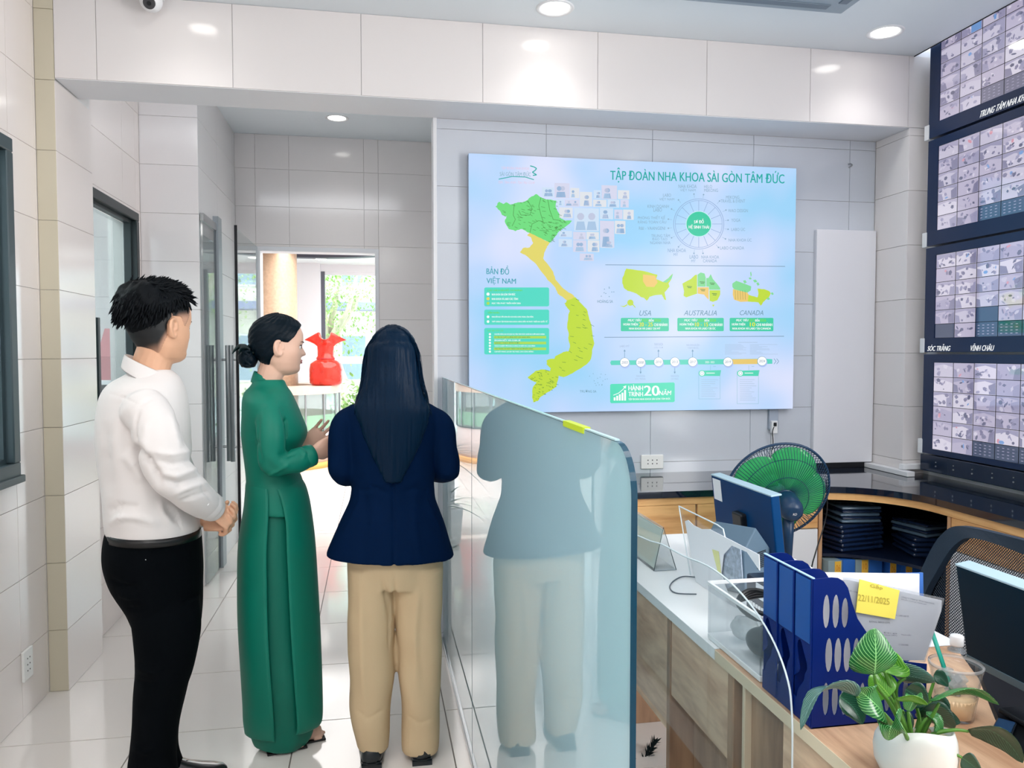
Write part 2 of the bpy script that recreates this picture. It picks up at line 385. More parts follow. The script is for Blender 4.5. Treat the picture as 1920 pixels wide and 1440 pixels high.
def folder_box(name, x0, x1, h, mat, lab):
    bm = B(); prism(bm, [(5.40, 1.301), (5.65, 1.301), (5.65, 1.301+h), (5.56, 1.301+h), (5.40, 1.301+h*.45)], x0, x1, 'x')
    o = obj(name, bm, mat, org=(x0, 5.5, 1.301)); tag(o, lab, 'file box', 'file boxes on the office shelf')
folder_box('file_box', -2.03, -1.93, .34, M('file_blue', (70, 110, 165), .5), 'tall blue file box on the white shelf behind the window')
folder_box('file_box', -2.2, -2.08, .2, M('file_blue', (70, 110, 165), .5), 'low blue file box at the left end of the shelf behind the window')
folder_box('file_box', -1.90, -1.80, .14, M('file_red', (215, 95, 115), .5), 'low red file box right of the tall blue one behind the window')
folder_box('file_box', -1.77, -1.66, .34, M('file_pink', (200, 130, 135), .5), 'tall dull pink file box behind the head of the man in white')
# office desk things behind window_1
t = thing('office_cabinet', 'dark cabinet with white top seen through the window at left edge', 'cabinet', (-2.2, 3.6, 0))
obj('body', bbox(-2.6, -1.75, 3.3, 3.9, 0, 1.2), M('cab_dark', (52, 60, 66), .5), t); obj('cabinet_top', bbox(-2.62, -1.73, 3.28, 3.92, 1.2, 1.225), WHITE, t)

# sockets
SOCK = M('socket_white', (245, 245, 242), .3); HOLE = M('socket_hole', (40, 40, 45), .6)
def socket(lab, c, u, n, w, h, cols, rows):
    t = thing('wall_socket', lab, 'socket', c); c = Vector(c); u = Vector(u); n = Vector(n); v = Vector((0, 0, 1))
    R = Matrix((u, v, n)).transposed().to_4x4(); R.translation = c
    obj('cover_plate', bbox(-w/2, w/2, -h/2, h/2, 0, .012, .004, 2, R), SOCK, t)
    for i in range(cols):
        for j in range(rows):
            bm = B(); cyl(bm, (0, 0, .010), (0, 0, .0126), .0032, 10); bm.transform(R @ Matrix.Translation(((i-(cols-1)/2)*w/(cols+2), (j-(rows-1)/2)*h/(rows+2), 0)))
            obj('pin_hole', bm, HOLE, t)
socket('white six pin wall socket low on the left wall near the floor', (XL, 3.376, .215), (0, 1, 0), (1, 0, 0), .085, .125, 2, 3)
socket('white six pin wall socket above the black counter left of the fan', (1.454, 3.87, .90), (1, 0, 0), (0, -1, 0), .125, .075, 3, 2)

# ceiling fixtures
LAMP = M('lamp_emit', (255, 252, 246), .5, emit=8)
def downlight(x, y, z, lab, power, r=.068):
    t = thing('recessed_downlight', lab, 'downlight', (x, y, z), 'recessed ceiling downlights')
    bm = B(); lathe(bm, [(r*.92, z+.004), (r*.92, z-.002), (r*1.18, z-.006), (r*1.25, z-.002), (r*1.25, z+.004)], (x, y, 0), 40, cap0=False, cap1=False); obj('trim_ring', bm, WHITE, t, smooth=True)
    bm = B(); lathe(bm, [(0, z-.001), (r*.93, z-.001), (r*.93, z+.003), (0, z+.003)], (x, y, 0), 40, cap0=False, cap1=False); obj('diffuser', bm, LAMP, t)
    l = bpy.data.lights.new('downlight_lamp', 'SPOT'); l.energy = power; l.spot_size = radians(125); l.spot_blend = 1.0; l.shadow_soft_size = .07; l.color = (1, .985, .96)
    lo = bpy.data.objects.new('downlight_lamp', l); col.objects.link(lo); lo.location = (x, y, z-.02)
downlight(.807, 3.39, CEIL, 'round white downlight in the ceiling above the large display', 5.5)
downlight(2.42, 3.36, CEIL, 'round white downlight in the ceiling beside the camera monitor wall', 7)
downlight(-.78, 3.30, CEIL, 'round white downlight in the ceiling at far left by dome camera', 6)
downlight(-.72, 1.75, CEIL, 'round white ceiling downlight added out of view to brighten the left wall', 16)  # unseen lamp added to brighten the left wall
downlight(.95, 1.55, CEIL, 'round white ceiling downlight added out of view to brighten the desks', 10)  # added lamp, never in view, lifting the desktops
downlight(2.0, 1.9, CEIL, 'round white ceiling downlight added out of view above the office chair for fill', 12)  # extra unseen lamp filling the right side
downlight(-.25, 5.85, 3.2, 'round white downlight in the ceiling of the passage', 13)
# dome camera
cx, cy = -.915, 3.535
t = thing('dome_camera', 'white dome security camera under the ceiling above the portal beam', 'camera', (cx, cy, CEIL))
bm = B(); lathe(bm, [(.0, CEIL), (.056, CEIL), (.056, CEIL-.022), (.05, CEIL-.03), (0, CEIL-.03)], (cx, cy, 0), 32); obj('base', bm, WHITE, t, smooth=True)
bm = B(); sph(bm, (cx, cy, CEIL-.042), .046, 24); obj('shell', bm, WHITE, t, smooth=True)
dv = (Vector((.05, -.9, .5+.0))-Vector((0, 0, 1.1))).normalized(); q = Vector((cx, cy, CEIL-.042))
bm = B(); cyl(bm, q+dv*.034, q+dv*.049, .024, 24); obj('lens_ring', bm, M('ir_ring', (62, 62, 66), .4), t)
bm = B(); cyl(bm, q+dv*.04, q+dv*.052, .009, 16); obj('lens', bm, BLACK, t)
# cassette air conditioner
t = thing('ceiling_air_conditioner', 'grey rectangular air conditioner panel set in the ceiling', 'air conditioner', (1.55, 2.7, CEIL))
obj('panel', bbox(1.10, 2.05, 2.2, 3.15, CEIL-.035, CEIL+.0, .008, 2), M('ac_grey', (150, 166, 180), .4), t)
for k in range(4):
    a, b = [(1.2, 1.95), (1.2, 1.95), (1.14, 1.18), (1.97, 2.01)][k], [(2.24, 2.28), (3.07, 3.11), (2.3, 3.05), (2.3, 3.05)][k]
    obj('air_slot', bbox(a[0], a[1], b[0], b[1], CEIL-.040, CEIL-.033), M('ac_slot', (110, 125, 140), .5), t)

# ------------------------------------------------------------ passage glass doors
DG = clear('door_glass', (242, 247, 247), 1.5)
def handle(bm_parent, x, y, z0, z1, wall_dx, mat=CHROME):
    bm = B(); cyl(bm, (x, y, z0), (x, y, z1), .016, 16); h = obj('handle', bm, mat, bm_parent, smooth=True)
    for z in (z0+.10, z1-.10):
        bm = B(); cyl(bm, (x, y, z), (x+wall_dx, y, z), .008, 10); obj('handle_bracket', bm, mat, h, smooth=True)
t = struct('door_2', box(B(), -.905, -.893, 5.42, 6.36, .012, 2.31), DG)
struct('edge_seal', box(B(), -.908, -.890, 5.412, 5.424, .012, 2.33), BLACK, t)
bm = B(); cyl(bm, (-.955, 5.52, .73), (-.955, 5.52, 1.53), .016, 16); h = struct('handle', bm, CHROME, t)
for z in (.83, 1.43):
    bm = B(); cyl(bm, (-.955, 5.52, z), (-.895, 5.52, z), .008, 10); struct('handle_bracket', bm, CHROME, h)
t = struct('door_3', box(B(), -1.052, -1.040, 5.085, 5.50, .012, 2.33), clear('door_glass_b', (236, 242, 243), 3.2))
struct('rail', box(B(), -1.056, -1.036, 5.09, 5.50, 2.30, 2.35), CHROME, t)
struct('stile', box(B(), -1.06, -1.025, 5.50, 5.62, 0, 2.40), M('stile_grey', (165, 172, 178), .4), t)
bm = B(); cyl(bm, (-.985, 5.56, .73), (-.985, 5.56, 1.53), .018, 16); h = struct('handle', bm, CHROME, t)
for z in (.83, 1.43):
    bm = B(); cyl(bm, (-1.03, 5.56, z), (-.985, 5.56, z), .009, 10); struct('handle_bracket', bm, CHROME, h)

# ------------------------------------------------------------ lobby beyond the doorway
lw = M('lobby_white', (238, 236, 240), .5)
LC = 2.86
struct('ceiling_lobby', box(B(), -3.6, 3.0, 6.52, 13.0, LC, LC+.1), M('lobby_ceiling', (246, 244, 246), .6))
struct('wall_lobby_left', box(B(), -3.6, -3.5, 6.5, 13.0, -.006, 3.0), lw)
struct('wall_lobby_right', box(B(), 2.9, 3.0, 6.5, 13.0, -.006, 3.0), lw)
bm = B(); box(bm, -1.15, -.80, 12.3, 12.6, 0, LC); wlb = struct('wall_lobby_front', bm, lw)
box_ = B(); box(box_, -3.5, -1.15, 12.45, 12.55, 0, .25); box(box_, -.8, 2.9, 12.45, 12.55, 0, .12); box(box_, -3.5, 2.9, 12.45, 12.55, 2.75, LC)
struct('trim_6', box_, lw)
def shopfront(name, x0, x1, z0, z1, n):
    bm = B(); w = .05
    box(bm, x0, x1, 12.46, 12.52, z1-w, z1); box(bm, x0, x1, 12.46, 12.52, z0, z0+w); box(bm, x0, x1, 12.46, 12.52, 1.30, 1.42)
    t = struct(name, bm, lw)
    for i in range(n+1):
        x = x0+(x1-x0)*i/n; struct('mullion', box(B(), x-.03, x+.03, 12.44, 12.53, z0, z1), M('mullion_dark', (92, 92, 104), .4), t)
    for i in range(n):
        a = x0+(x1-x0)*i/n+.03; b = x0+(x1-x0)*(i+1)/n-.03
        struct('pane', box(B(), a, b, 12.485, 12.49, z0, z1), clear('window_glass', (215, 226, 228), 1.5), t)
shopfront('window_3', -.77, 2.85, .12, 2.75, 3)
shopfront('window_4', -3.45, -1.18, .25, 2.75, 2)
# cove ring
bm = B(); c = Vector((-.95, 10.3, 0)); R0, R1 = [], []
n = 64
def ell(rx, ry, z): return [c+Vector((rx*cos(2*pi*k/n), ry*sin(2*pi*k/n), z)) for k in range(n)]
ringsurf(bm, [ell(1.35, 1.0, LC-.0), ell(1.35, 1.0, LC-.05), ell(1.18, .84, LC-.05), ell(1.18, .84, LC)], False, False)
cv = struct('trim_7', bm, M('cove_dark', (72, 74, 88), .5))
for q in ((-.75, 11.75, 'lobby ceiling downlight beyond the dark cove ring, toward the window'), (-.62, 10.0, 'lobby ceiling downlight inside the dark cove ring'), (-.1, 11.75, 'lobby ceiling downlight at the right end beside the doorway edge')):
    t = thing('lobby_downlight', q[2], 'downlight', (q[0], q[1], LC), 'lobby ceiling downlights')
    bm = B(); lathe(bm, [(0, LC-.004), (.07, LC-.004), (.08, LC), (0, LC)], (q[0], q[1], 0), 24); obj('diffuser', bm, LAMP, t)
# column
t = thing('round_column', 'round beige speckled column standing in the lobby behind the doorway', 'column', (-1.26, 10.6, 0))
bm = B(); lathe(bm, [(.27, 0), (.27, LC)], (-1.26, 10.6, 0), 40)
obj('shaft', bm, M('beige_granite', (188, 158, 132), .4, var=.10, vscale=30), t, smooth=True)
# round display counter around the column
cc = (-1.26, 10.6, 0); t = thing('round_display_counter', 'round beige and glass display counter in the lobby carrying the red vase', 'counter', (-1.26, 10.6, 0))
BG = M('counter_beige', (214, 190, 172), .4)
bm = B(); ringsurf(bm, [[Vector(cc)+Vector((r*cos(2*pi*k/64), r*sin(2*pi*k/64), z)) for k in range(64)] for r, z in ((.45, 1.05), (.83, 1.05), (.83, .95), (.45, .95))], closed=True); obj('counter_top', bm, BG, t)
bm = B(); lathe(bm, [(.80, .48), (.80, .95)], cc, 64, cap0=False, cap1=False); obj('curved_glass', bm, clear('display_glass', (225, 238, 236), 1.6, milky=.25), t, smooth=True)
bm = B(); lathe(bm, [(.812, .47), (.812, .485)], cc, 64, cap0=False, cap1=False); obj('glass_rail', bm, M('rail_dark', (60, 70, 60), .4), t)
bm = B(); lathe(bm, [(.78, .50), (.78, .68)], cc, 64, cap0=False, cap1=False); obj('green_panel', bm, M('pale_green', (150, 205, 160), .5), t, smooth=True)
bm = B(); lathe(bm, [(.80, .06), (.80, .48)], cc, 64); obj('plinth', bm, M('plinth_beige', (222, 202, 196), .4), t, smooth=True)
bm = B(); lathe(bm, [(.82, 0), (.82, .075)], cc, 64); obj('base_strip', bm, M('orange_strip', (245, 180, 95), .4), t, smooth=True)
for k in range(6):
    a = -pi/2+.2+k*.35; bm = B(); cyl(bm, (cc[0]+.81*cos(a), cc[1]+.81*sin(a), .48), (cc[0]+.81*cos(a), cc[1]+.81*sin(a), .95), .012, 8); obj('glass_post', bm, CHROME if k else M('post_dark', (40, 44, 52), .4), t)
# red vase with ruffled rim
vc = at(611, 700, 10.35); vx, vy = vc.x, vc.y
t = thing('red_glass_vase', 'large red glass vase with ruffled rim on the round counter', 'vase', (vx, vy, 1.05))
prof = [(.02, 1.052), (.17, 1.052), (.205, 1.08), (.212, 1.15), (.212, 1.26), (.20, 1.33), (.17, 1.365), (.125, 1.385), (.115, 1.40), (.12, 1.415), (.105, 1.43), (.104, 1.50), (.107, 1.56), (.12, 1.60), (.145, 1.635), (.175, 1.66)]
rings = []
for i, (r, z) in enumerate(prof):
    w = max(0, (z-1.56)/.10)
    rings.append([Vector((vx+(r*(1+.1*w+.42*w*cos(4*a)))*cos(a), vy+(r*(1+.1*w+.42*w*cos(4*a)))*sin(a), z-.05*w*cos(4*a)+.03*w)) for a in [2*pi*k/64 for k in range(64)]])
bm = B(); ringsurf(bm, rings, True, False)
o = obj('body', bm, M('red_glass', (246, 84, 66), .10, spec=.7, coat=.6, trans=.65, ior=1.15, var=.2, vscale=12), t, smooth=True)
o.modifiers.new('s', 'SOLIDIFY').thickness = .008
bm = B(); tube(bm, [Vector((vx+.116*cos(a), vy+.116*sin(a), 1.402)) for a in [2*pi*k/40 for k in range(40)]], .010, 8, closed=True); obj('neck_ring', bm, M('red_glass_dark', (190, 40, 45), .15, coat=.5), t, smooth=True)

# outside
GRD = M('pavement', (222, 220, 216), .8)
struct('ground', box(B(), -25, 25, 13.0, 60, -.3, -.02), GRD)
struct('ground_front', box(B(), -25, 25, -40, -3.2, -.3, -.02), GRD)
def building(x0, x1, y, z1, lab, wcol):
    t = thing('street_building', lab, 'building', ((x0+x1)/2, y+2, -.02))
    obj('facade', box(B(), x0, x1, y, y+6, -.02, z1), wcol, t)
    obj('canopy', box(B(), x0, x1, y-.9, y, 2.9, 3.15), M('canopy_grey', (140, 140, 165), .6), t)
    nx = int((x1-x0)/1.5)
    for i in range(nx):
        for j in range(2):
            X = x0+.5+i*(x1-x0-.5)/nx; Zb = .5+j*3.2
            f = obj('window_frame', box(B(), X, X+.9, y-.06, y, Zb, Zb+1.6), WHITE, t); obj('pane', box(B(), X+.06, X+.84, y-.075, y-.05, Zb+.06, Zb+1.54), M('far_pane', (150, 165, 175), .15), f)
building(-12, -1.8, 24, 7, 'white street building outside behind the lobby window left of the tree', M('facade_white', (235, 236, 240), .7))
building(-1.6, 8, 27, 6, 'cream street building outside behind the branching tree', M('facade_cream', (238, 226, 205), .7))
LEAFM = [M('outdoor_leaf', (170, 205, 110), .6, rand=.0, var=.3, vscale=2), M('outdoor_leaf_b', (190, 212, 125), .6, var=.3, vscale=2), M('outdoor_leaf_c', (228, 205, 130), .6, var=.3, vscale=2)]
def tree(x, y, h, r, nleaf, lab, lm, lean=0, seed=1, bottom=None):
    rd = random.Random(seed); t = thing('street_tree', lab, 'tree', (x, y, -.02)); BK = M('bark_pale', (236, 214, 196), .8, var=.15, vscale=8)
    bm = B(); fork = h*.42; pts = [Vector((x+lean*.2*sin(k), y, fork*k/4)) for k in range(5)]; tube(bm, pts, [.16, .14, .125, .12, .12], 10)
    tips = []
    for k in range(6):
        a = 2*pi*k/6+.3; e = Vector((x+cos(a)*r*.6, y+sin(a)*r*.4, h*(.75+.2*rd.random()))); m_ = pts[-1].lerp(e, .5)+Vector((cos(a)*.15, 0, -.1))
        tube(bm, [pts[-1]-Vector((0, 0, .1)), m_, e], [.085, .055, .02], 8); tips.append(e); tips.append(m_)
    obj('trunk', bm, BK, t, smooth=True)
    bm = B(); zb = bottom if bottom is not None else fork
    for k in range(nleaf):
        c_ = rd.choice(tips); p = c_+Vector((rd.gauss(0, r*.35), rd.gauss(0, r*.35), rd.gauss(0, h*.13)))
        if p.z < zb: continue
        s = .03+.035*rd.random(); u = Vector((rd.gauss(0, 1), rd.gauss(0, 1), rd.gauss(0, 1))).normalized(); v, w = frame_of(u)
        vv = [bm.verts.new(p+q) for q in (u*s, v*s*.45, -u*s, -v*s*.45)]; bm.faces.new(vv)
    obj('foliage', bm, lm, t, kind='stuff')
tree(-.75, 15.2, 4.0, 1.1, 4200, 'pale branching tree outside the lobby window above the red vase', LEAFM[0], 1, 3, .9)
tree(2.0, 18.5, 4.6, 1.3, 2600, 'green bushy tree outside farther along the lobby window', LEAFM[1], 0, 5, .5)
tree(-4.2, 16.6, 4.0, 1.1, 2600, 'yellow green tree outside left of the round column', LEAFM[2], 1, 9, .3)
def bush(x, y, lab, lm, seed, r=.55, h=.9):
    rd = random.Random(seed); t = thing('street_shrub', lab, 'shrub', (x, y, -.02)); bm = B()
    for k in range(8): tube(bm, [Vector((x, y, 0)), Vector((x+rd.gauss(0, .1), y+rd.gauss(0, .1), h*.4)), Vector((x+rd.gauss(0, r*.5), y+rd.gauss(0, r*.4), h*.9))], [.015, .01, .005], 5)
    obj('stems', bm, M('bark_pale', (236, 214, 196), .8), t); bm = B()
    for k in range(900):
        p = Vector((x+rd.gauss(0, r*.5), y+rd.gauss(0, r*.4), abs(rd.gauss(h*.55, h*.25)))); s = .04+.04*rd.random(); u = Vector((rd.gauss(0, 1), rd.gauss(0, 1), rd.gauss(0, 1))).normalized(); v, w = frame_of(u)
        bm.faces.new([bm.verts.new(p+q) for q in (u*s, v*s*.45, -u*s, -v*s*.45)])
    obj('foliage', bm, lm, t, kind='stuff')
bush(-.2, 13.9, 'low yellow green shrub outside the lobby window below the tree', LEAFM[1], 11)
bush(1.6, 14.1, 'low green shrub outside at the right end of the lobby window', LEAFM[0], 12)
bush(-2.0, 14.2, 'low orange tinted shrub outside left of the column', LEAFM[2], 13)

# ------------------------------------------------------------ LARGE DISPLAY
YS = 3.812
EK = .683   # display strength balanced against the view exposure
def emis(name, rgb, k=1.0):
    if name in _m: return _m[name]
    m = bpy.data.materials.new(name); m.use_nodes = True; b = m.node_tree.nodes['Principled BSDF']
    b.inputs['Base Color'].default_value = (.01, .01, .012, 1); b.inputs['Roughness'].default_value = .25; b.inputs['Specular IOR Level'].default_value = .2
    b.inputs['Emission Color'].default_value = srgb(rgb)+(1,); b.inputs['Emission Strength'].default_value = k*EK
    _m[name] = m; return m
dp = thing('wall_display', 'large bright wall display with maps and timeline above the black counter', 'display', ((.467+2.236)/2, 3.82, 1.173))
obj('housing', bbox(.470, 2.236, 3.822, 3.868, 1.173, 2.466, .003, 1), M('display_side', (150, 165, 185), .4), dp)
bgm = emis('slide_background', (186, 216, 252), 1.0); nt = bgm.node_tree; b = nt.nodes['Principled BSDF']
tc = nt.nodes.new('ShaderNodeTexCoord'); nz = nt.nodes.new('ShaderNodeTexNoise'); nz.inputs['Scale'].default_value = 1.5; nz.inputs['Detail'].default_value = 2
rp = nt.nodes.new('ShaderNodeValToRGB'); e = rp.color_ramp.elements; e[0].position = .36; e[0].color = srgb((158, 212, 248))+(1,); e[1].position = .64; e[1].color = srgb((224, 228, 252))+(1,); q = e.new(.5); q.color = srgb((190, 216, 252))+(1,)
nt.links.new(tc.outputs['Object'], nz.inputs['Vector']); nt.links.new(nz.outputs['Fac'], rp.inputs[0]); nt.links.new(rp.outputs[0], b.inputs['Emission Color'])
obj('screen', box(B(), .472, 2.233, 3.813, 3.822, 1.176, 2.463), bgm, dp)
LV = [0]
def P2(px, py, lv): p = at(px, py, YS); return Vector((p.x, YS-.0006*lv, p.z))
def spoly(bm, pts, lv=1, mi=0):
    f = bm.faces.new([bm.verts.new(P2(x, y, lv)) for x, y in pts]); f.material_index = mi
def srect(bm, x0, y0, x1, y1, lv=1, mi=0, rd=0, shx=0):
    if rd:
        pts = []
        for (cx_, cy_, a0) in ((x1-rd, y0+rd, -90), (x1-rd, y1-rd, 0), (x0+rd, y1-rd, 90), (x0+rd, y0+rd, 180)):
            for k in range(4): a = radians(a0+k*30); pts.append((cx_+rd*cos(a), cy_+rd*sin(a)))
        spoly(bm, pts, lv, mi)
    else: spoly(bm, [(x0, y0), (x1, y0+shx), (x1, y1+shx), (x0, y1)], lv, mi)
def scirc(bm, x, y, r, lv=1, mi=0, n=32, r2=None):
    if r2 is None: spoly(bm, [(x+r*cos(2*pi*k/n), y+r*sin(2*pi*k/n)) for k in range(n)], lv, mi)
    else:
        A = [bm.verts.new(P2(x+r*cos(2*pi*k/n), y+r*sin(2*pi*k/n), lv)) for k in range(n)]; C_ = [bm.verts.new(P2(x+r2*cos(2*pi*k/n), y+r2*sin(2*pi*k/n), lv)) for k in range(n)]
        for k in range(n): f = bm.faces.new((A[k], A[(k+1) % n], C_[(k+1) % n], C_[k])); f.material_index = mi
def sline(bm, x0, y0, x1, y1, w=1, lv=1, mi=0):
    dx, dy = x1-x0, y1-y0; L = sqrt(dx*dx+dy*dy) or 1; nx, ny = -dy/L*w/2, dx/L*w/2
    spoly(bm, [(x0+nx, y0+ny), (x1+nx, y1+ny), (x1-nx, y1-ny), (x0-nx, y0-ny)], lv, mi)
def stext(bm, s, x0, y0, x1, y1, lv=2, mi=0, dy=0, shear=0, bold=0):
    """text filling the pixel box; dy = drop of the right end"""
    put_text(bm, s, lambda a, b: P2(x0+(x1-x0)*a, y1+(y0-y1)*b+dy*a, lv), mi, shear, bold)
c1 = lambda pts: [(860+x/4.8, 270+y/4.8) for x, y in pts]
c3 = lambda pts: [(860+x/4.8, 500+y/4.8) for x, y in pts]
c4 = lambda pts: [(1120+x/4.8, 490+y/4.8) for x, y in pts]
GREEN = emis('slide_green', (110, 220, 125)); YEL = emis('slide_yellow', (226, 214, 105)); LIME = emis('slide_lime', (192, 220, 58)); TEAL = emis('slide_teal', (75, 215, 190))
DTEAL = emis('slide_dark_teal', (45, 172, 165)); GREY = emis('slide_grey_text', (125, 155, 178)); WH = emis('slide_white', (250, 253, 255)); GTXT = emis('slide_map_text', (70, 130, 60)); ORG_ = emis('slide_orange', (236, 200, 110)); PALE = emis('slide_pale', (205, 224, 244)); PINK = emis('slide_pink', (232, 200, 222)); NAVYE = emis('slide_navy', (138, 165, 205))
# vietnam
bm = B()
north = [(330,565),(365,520),(400,540),(430,525),(470,545),(520,530),(570,525),(620,505),(660,470),(700,450),(740,480),(800,500),(880,510),(870,560),(900,620),(920,670),(960,690),(1020,690),(980,730),(940,760),(900,790),(870,830),(840,870),(820,890),(760,860),(700,830),(640,800),(600,780),(560,765),(510,785),(450,765),(415,700),(430,650),(390,640),(370,600)]
def jag(pts, amp=4, seed=2, k=3):
    rd = random.Random(seed); out = []
    for i, p in enumerate(pts):
        q = pts[(i+1) % len(pts)]; out.append(p)
        for j in range(1, k): t_ = j/k; out.append((p[0]+(q[0]-p[0])*t_+rd.uniform(-amp, amp), p[1]+(q[1]-p[1])*t_+rd.uniform(-amp, amp)))
    return out
spoly(bm, c1(jag(north)), 1, 0)
spoly(bm, c1(jag([(640,800),(700,830),(760,860),(820,890),(795,920),(780,960),(760,1030),(800,1080),(850,1150),(870,1220),(940,1300),(1010,1345),(1060,1395),(1000,1420),(950,1390),(890,1345),(870,1295),(800,1225),(740,1145),(695,1080),(620,1015),(550,975),(580,935),(640,930),(670,890),(650,840),(615,820)])), 2, 1)
south = [(950,330),(985,300),(1050,275),(1090,320),(1150,380),(1170,450),(1195,530),(1205,620),(1220,690),(1200,750),(1190,830),(1150,880),(1070,930),(1000,970),(940,995),(900,980),(880,1080),(850,1100),(800,1130),(740,1170),(710,1210),(670,1220),(660,1180),(665,1090),(700,1040),(650,1020),(620,995),(680,950),(700,935),(760,925),(820,940),(830,915),(790,880),(790,845),(820,830),(860,830),(870,805),(920,780),(960,765),(990,760),(1000,700),(985,640),(990,600),(975,540),(985,450),(1000,400),(970,360)]
spoly(bm, c3(jag(south)), 3, 2)
rd = random.Random(4)
def inside(p, poly):
    x, y = p; c = False
    for i in range(len(poly)):
        (xa, ya), (xb, yb) = poly[i], poly[i-1]
        if (ya > y) != (yb > y) and x < (xb-xa)*(y-ya)/(yb-ya)+xa: c = not c
    return c
def scribbles(poly, cv_, n, L, seed, mi, lv=4):
    rd = random.Random(seed); xs = [p[0] for p in poly]; ys = [p[1] for p in poly]; k = 0
    while k < n:
        p = (rd.uniform(min(xs), max(xs)), rd.uniform(min(ys), max(ys)))
        if not inside(p, poly): continue
        q = (p[0]+L*rd.uniform(.6, 1.2), p[1]+L*rd.uniform(.1, .5)); a, b_ = cv_([p, q]); sline(bm, *a, *b_, .7, lv, mi); k += 1
scribbles(north, c1, 70, 30, 5, 3); scribbles([(720,700),(960,690),(900,790),(820,880),(740,780)], c1, 45, 22, 6, 3)
scribbles(south, c3, 36, 34, 7, 3); scribbles(south[16:28]+[(820,940)], c3, 50, 14, 8, 3)
# internal borders
for pts in ([(500,540),(490,640),(510,680),(480,740)], [(620,510),(660,580),(640,640),(560,640),(540,600)], [(740,480),(720,560),(740,640),(760,700)], [(640,800),(660,720),(720,690),(760,700)], [(800,500),(820,600),(850,680),(920,690)]):
    q = c1(pts)
    for a, b_ in zip(q, q[1:]): sline(bm, *a, *b_, .8, 4, 3)
obj('country_map', bm, [GREEN, YEL, LIME, GTXT], dp)
# usa, australia, canada
bm = B()
spoly(bm, c4(jag([(225,150),(260,65),(330,75),(430,90),(540,120),(530,160),(590,185),(640,150),(680,110),(670,150),(640,200),(650,225),(605,280),(620,350),(600,340),(580,300),(520,305),(470,320),(445,355),(420,330),(390,320),(350,290),(270,265),(240,240),(225,200)], 2)), 1, 2)
spoly(bm, c4([(410,118),(520,130),(542,190),(510,232),(440,228),(410,180)]), 2, 4); spoly(bm, c4([(590,188),(640,152),(680,112),(668,155),(622,192)]), 2, 5)
scirc(bm, 1120+297/4.8, 490+372/4.8, 5.8, 1, 2); spoly(bm, c4([(200,400),(240,412),(272,395),(268,385),(240,402)]), 1, 2); spoly(bm, c4([(318,380),(330,395),(346,415),(340,418),(315,392)]), 1, 2)
obj('usa_map', bm, [GREEN, YEL, LIME, GTXT, ORG_, emis('slide_mint', (130, 218, 150))], dp)
bm = B()
spoly(bm, c4([(765,200),(800,180),(840,160),(880,122),(897,120),(897,292),(870,300),(800,325),(775,310),(780,270)]), 1, 2)
spoly(bm, c4([(902,120),(930,100),(965,110),(975,145),(975,228),(902,228)]), 1, 5); spoly(bm, c4([(980,150),(1000,150),(1020,115),(1040,160),(1075,200),(1105,240),(1105,255),(1005,255),(1005,228),(980,228)]), 1, 5)
spoly(bm, c4([(902,233),(1002,233),(1002,345),(985,330),(960,300),(902,290)]), 1, 4); spoly(bm, c4([(1008,260),(1106,260),(1105,300),(1080,350),(1040,365),(1010,355)]), 1, 2)
spoly(bm, c4([(1032,390),(1055,390),(1043,410)]), 1, 2)
for a in ((805,225),(920,185),(1010,195),(925,252),(1030,290)): q = c4([a, (a[0]+45, a[1]+3)]); sline(bm, *q[0], *q[1], 1.2, 3, 3); q = c4([(a[0]+8, a[1]+12), (a[0]+40, a[1]+14)]); sline(bm, *q[0], *q[1], 1.2, 3, 3)
obj('australia_map', bm, [GREEN, YEL, LIME, GTXT, ORG_, emis('slide_mint', (130, 218, 150))], dp)
bm = B()
spoly(bm, c4([(1215,200),(1250,175),(1320,200),(1385,225),(1380,262),(1350,282),(1230,252),(1215,230)]), 1, 5)
spoly(bm, c4([(1220,250),(1350,282),(1362,300),(1355,362),(1290,365),(1230,345),(1218,300)]), 1, 4)
spoly(bm, c4(jag([(1358,300),(1440,325),(1450,290),(1440,245),(1500,250),(1550,270),(1560,290),(1540,330),(1510,350),(1490,370),(1470,400),(1450,370),(1355,362)], 2)), 1, 2)
for x in range(1240, 1350, 22): q = c4([(x, 262), (x+4, 345)]); sline(bm, *q[0], *q[1], .5, 2, 3)
for a in ((1310,175,35,25),(1360,150,30,14),(1400,170,40,22),(1430,195,30,25),(1375,100,14,40),(1560,285,28,18),(1520,330,35,18)): q = c4([(a[0], a[1]), (a[0]+a[2]*.6, a[1]-6), (a[0]+a[2], a[1]+a[3]*.6), (a[0]+a[2]*.4, a[1]+a[3])]); spoly(bm, q, 1, 5)
obj('canada_map', bm, [GREEN, YEL, LIME, GTXT, ORG_, emis('slide_mint', (130, 218, 150))], dp)
# headings
bm = B(); stext(bm, 'TẬP ĐOÀN NHA KHOA SÀI GÒN TÂM ĐỨC', 1144, 314, 1470, 342, 2, 0, 7, bold=.012); obj('title_lettering', bm, DTEAL, dp)
bm = B(); stext(bm, 'BẢN ĐỒ', 912, 497, 954, 514, 2, 0, 1, bold=.01); stext(bm, 'VIỆT NAM', 912, 518, 967, 534, 2, 0, 1, bold=.01); obj('map_lettering', bm, emis('slide_mid_teal', (75, 165, 180)), dp)
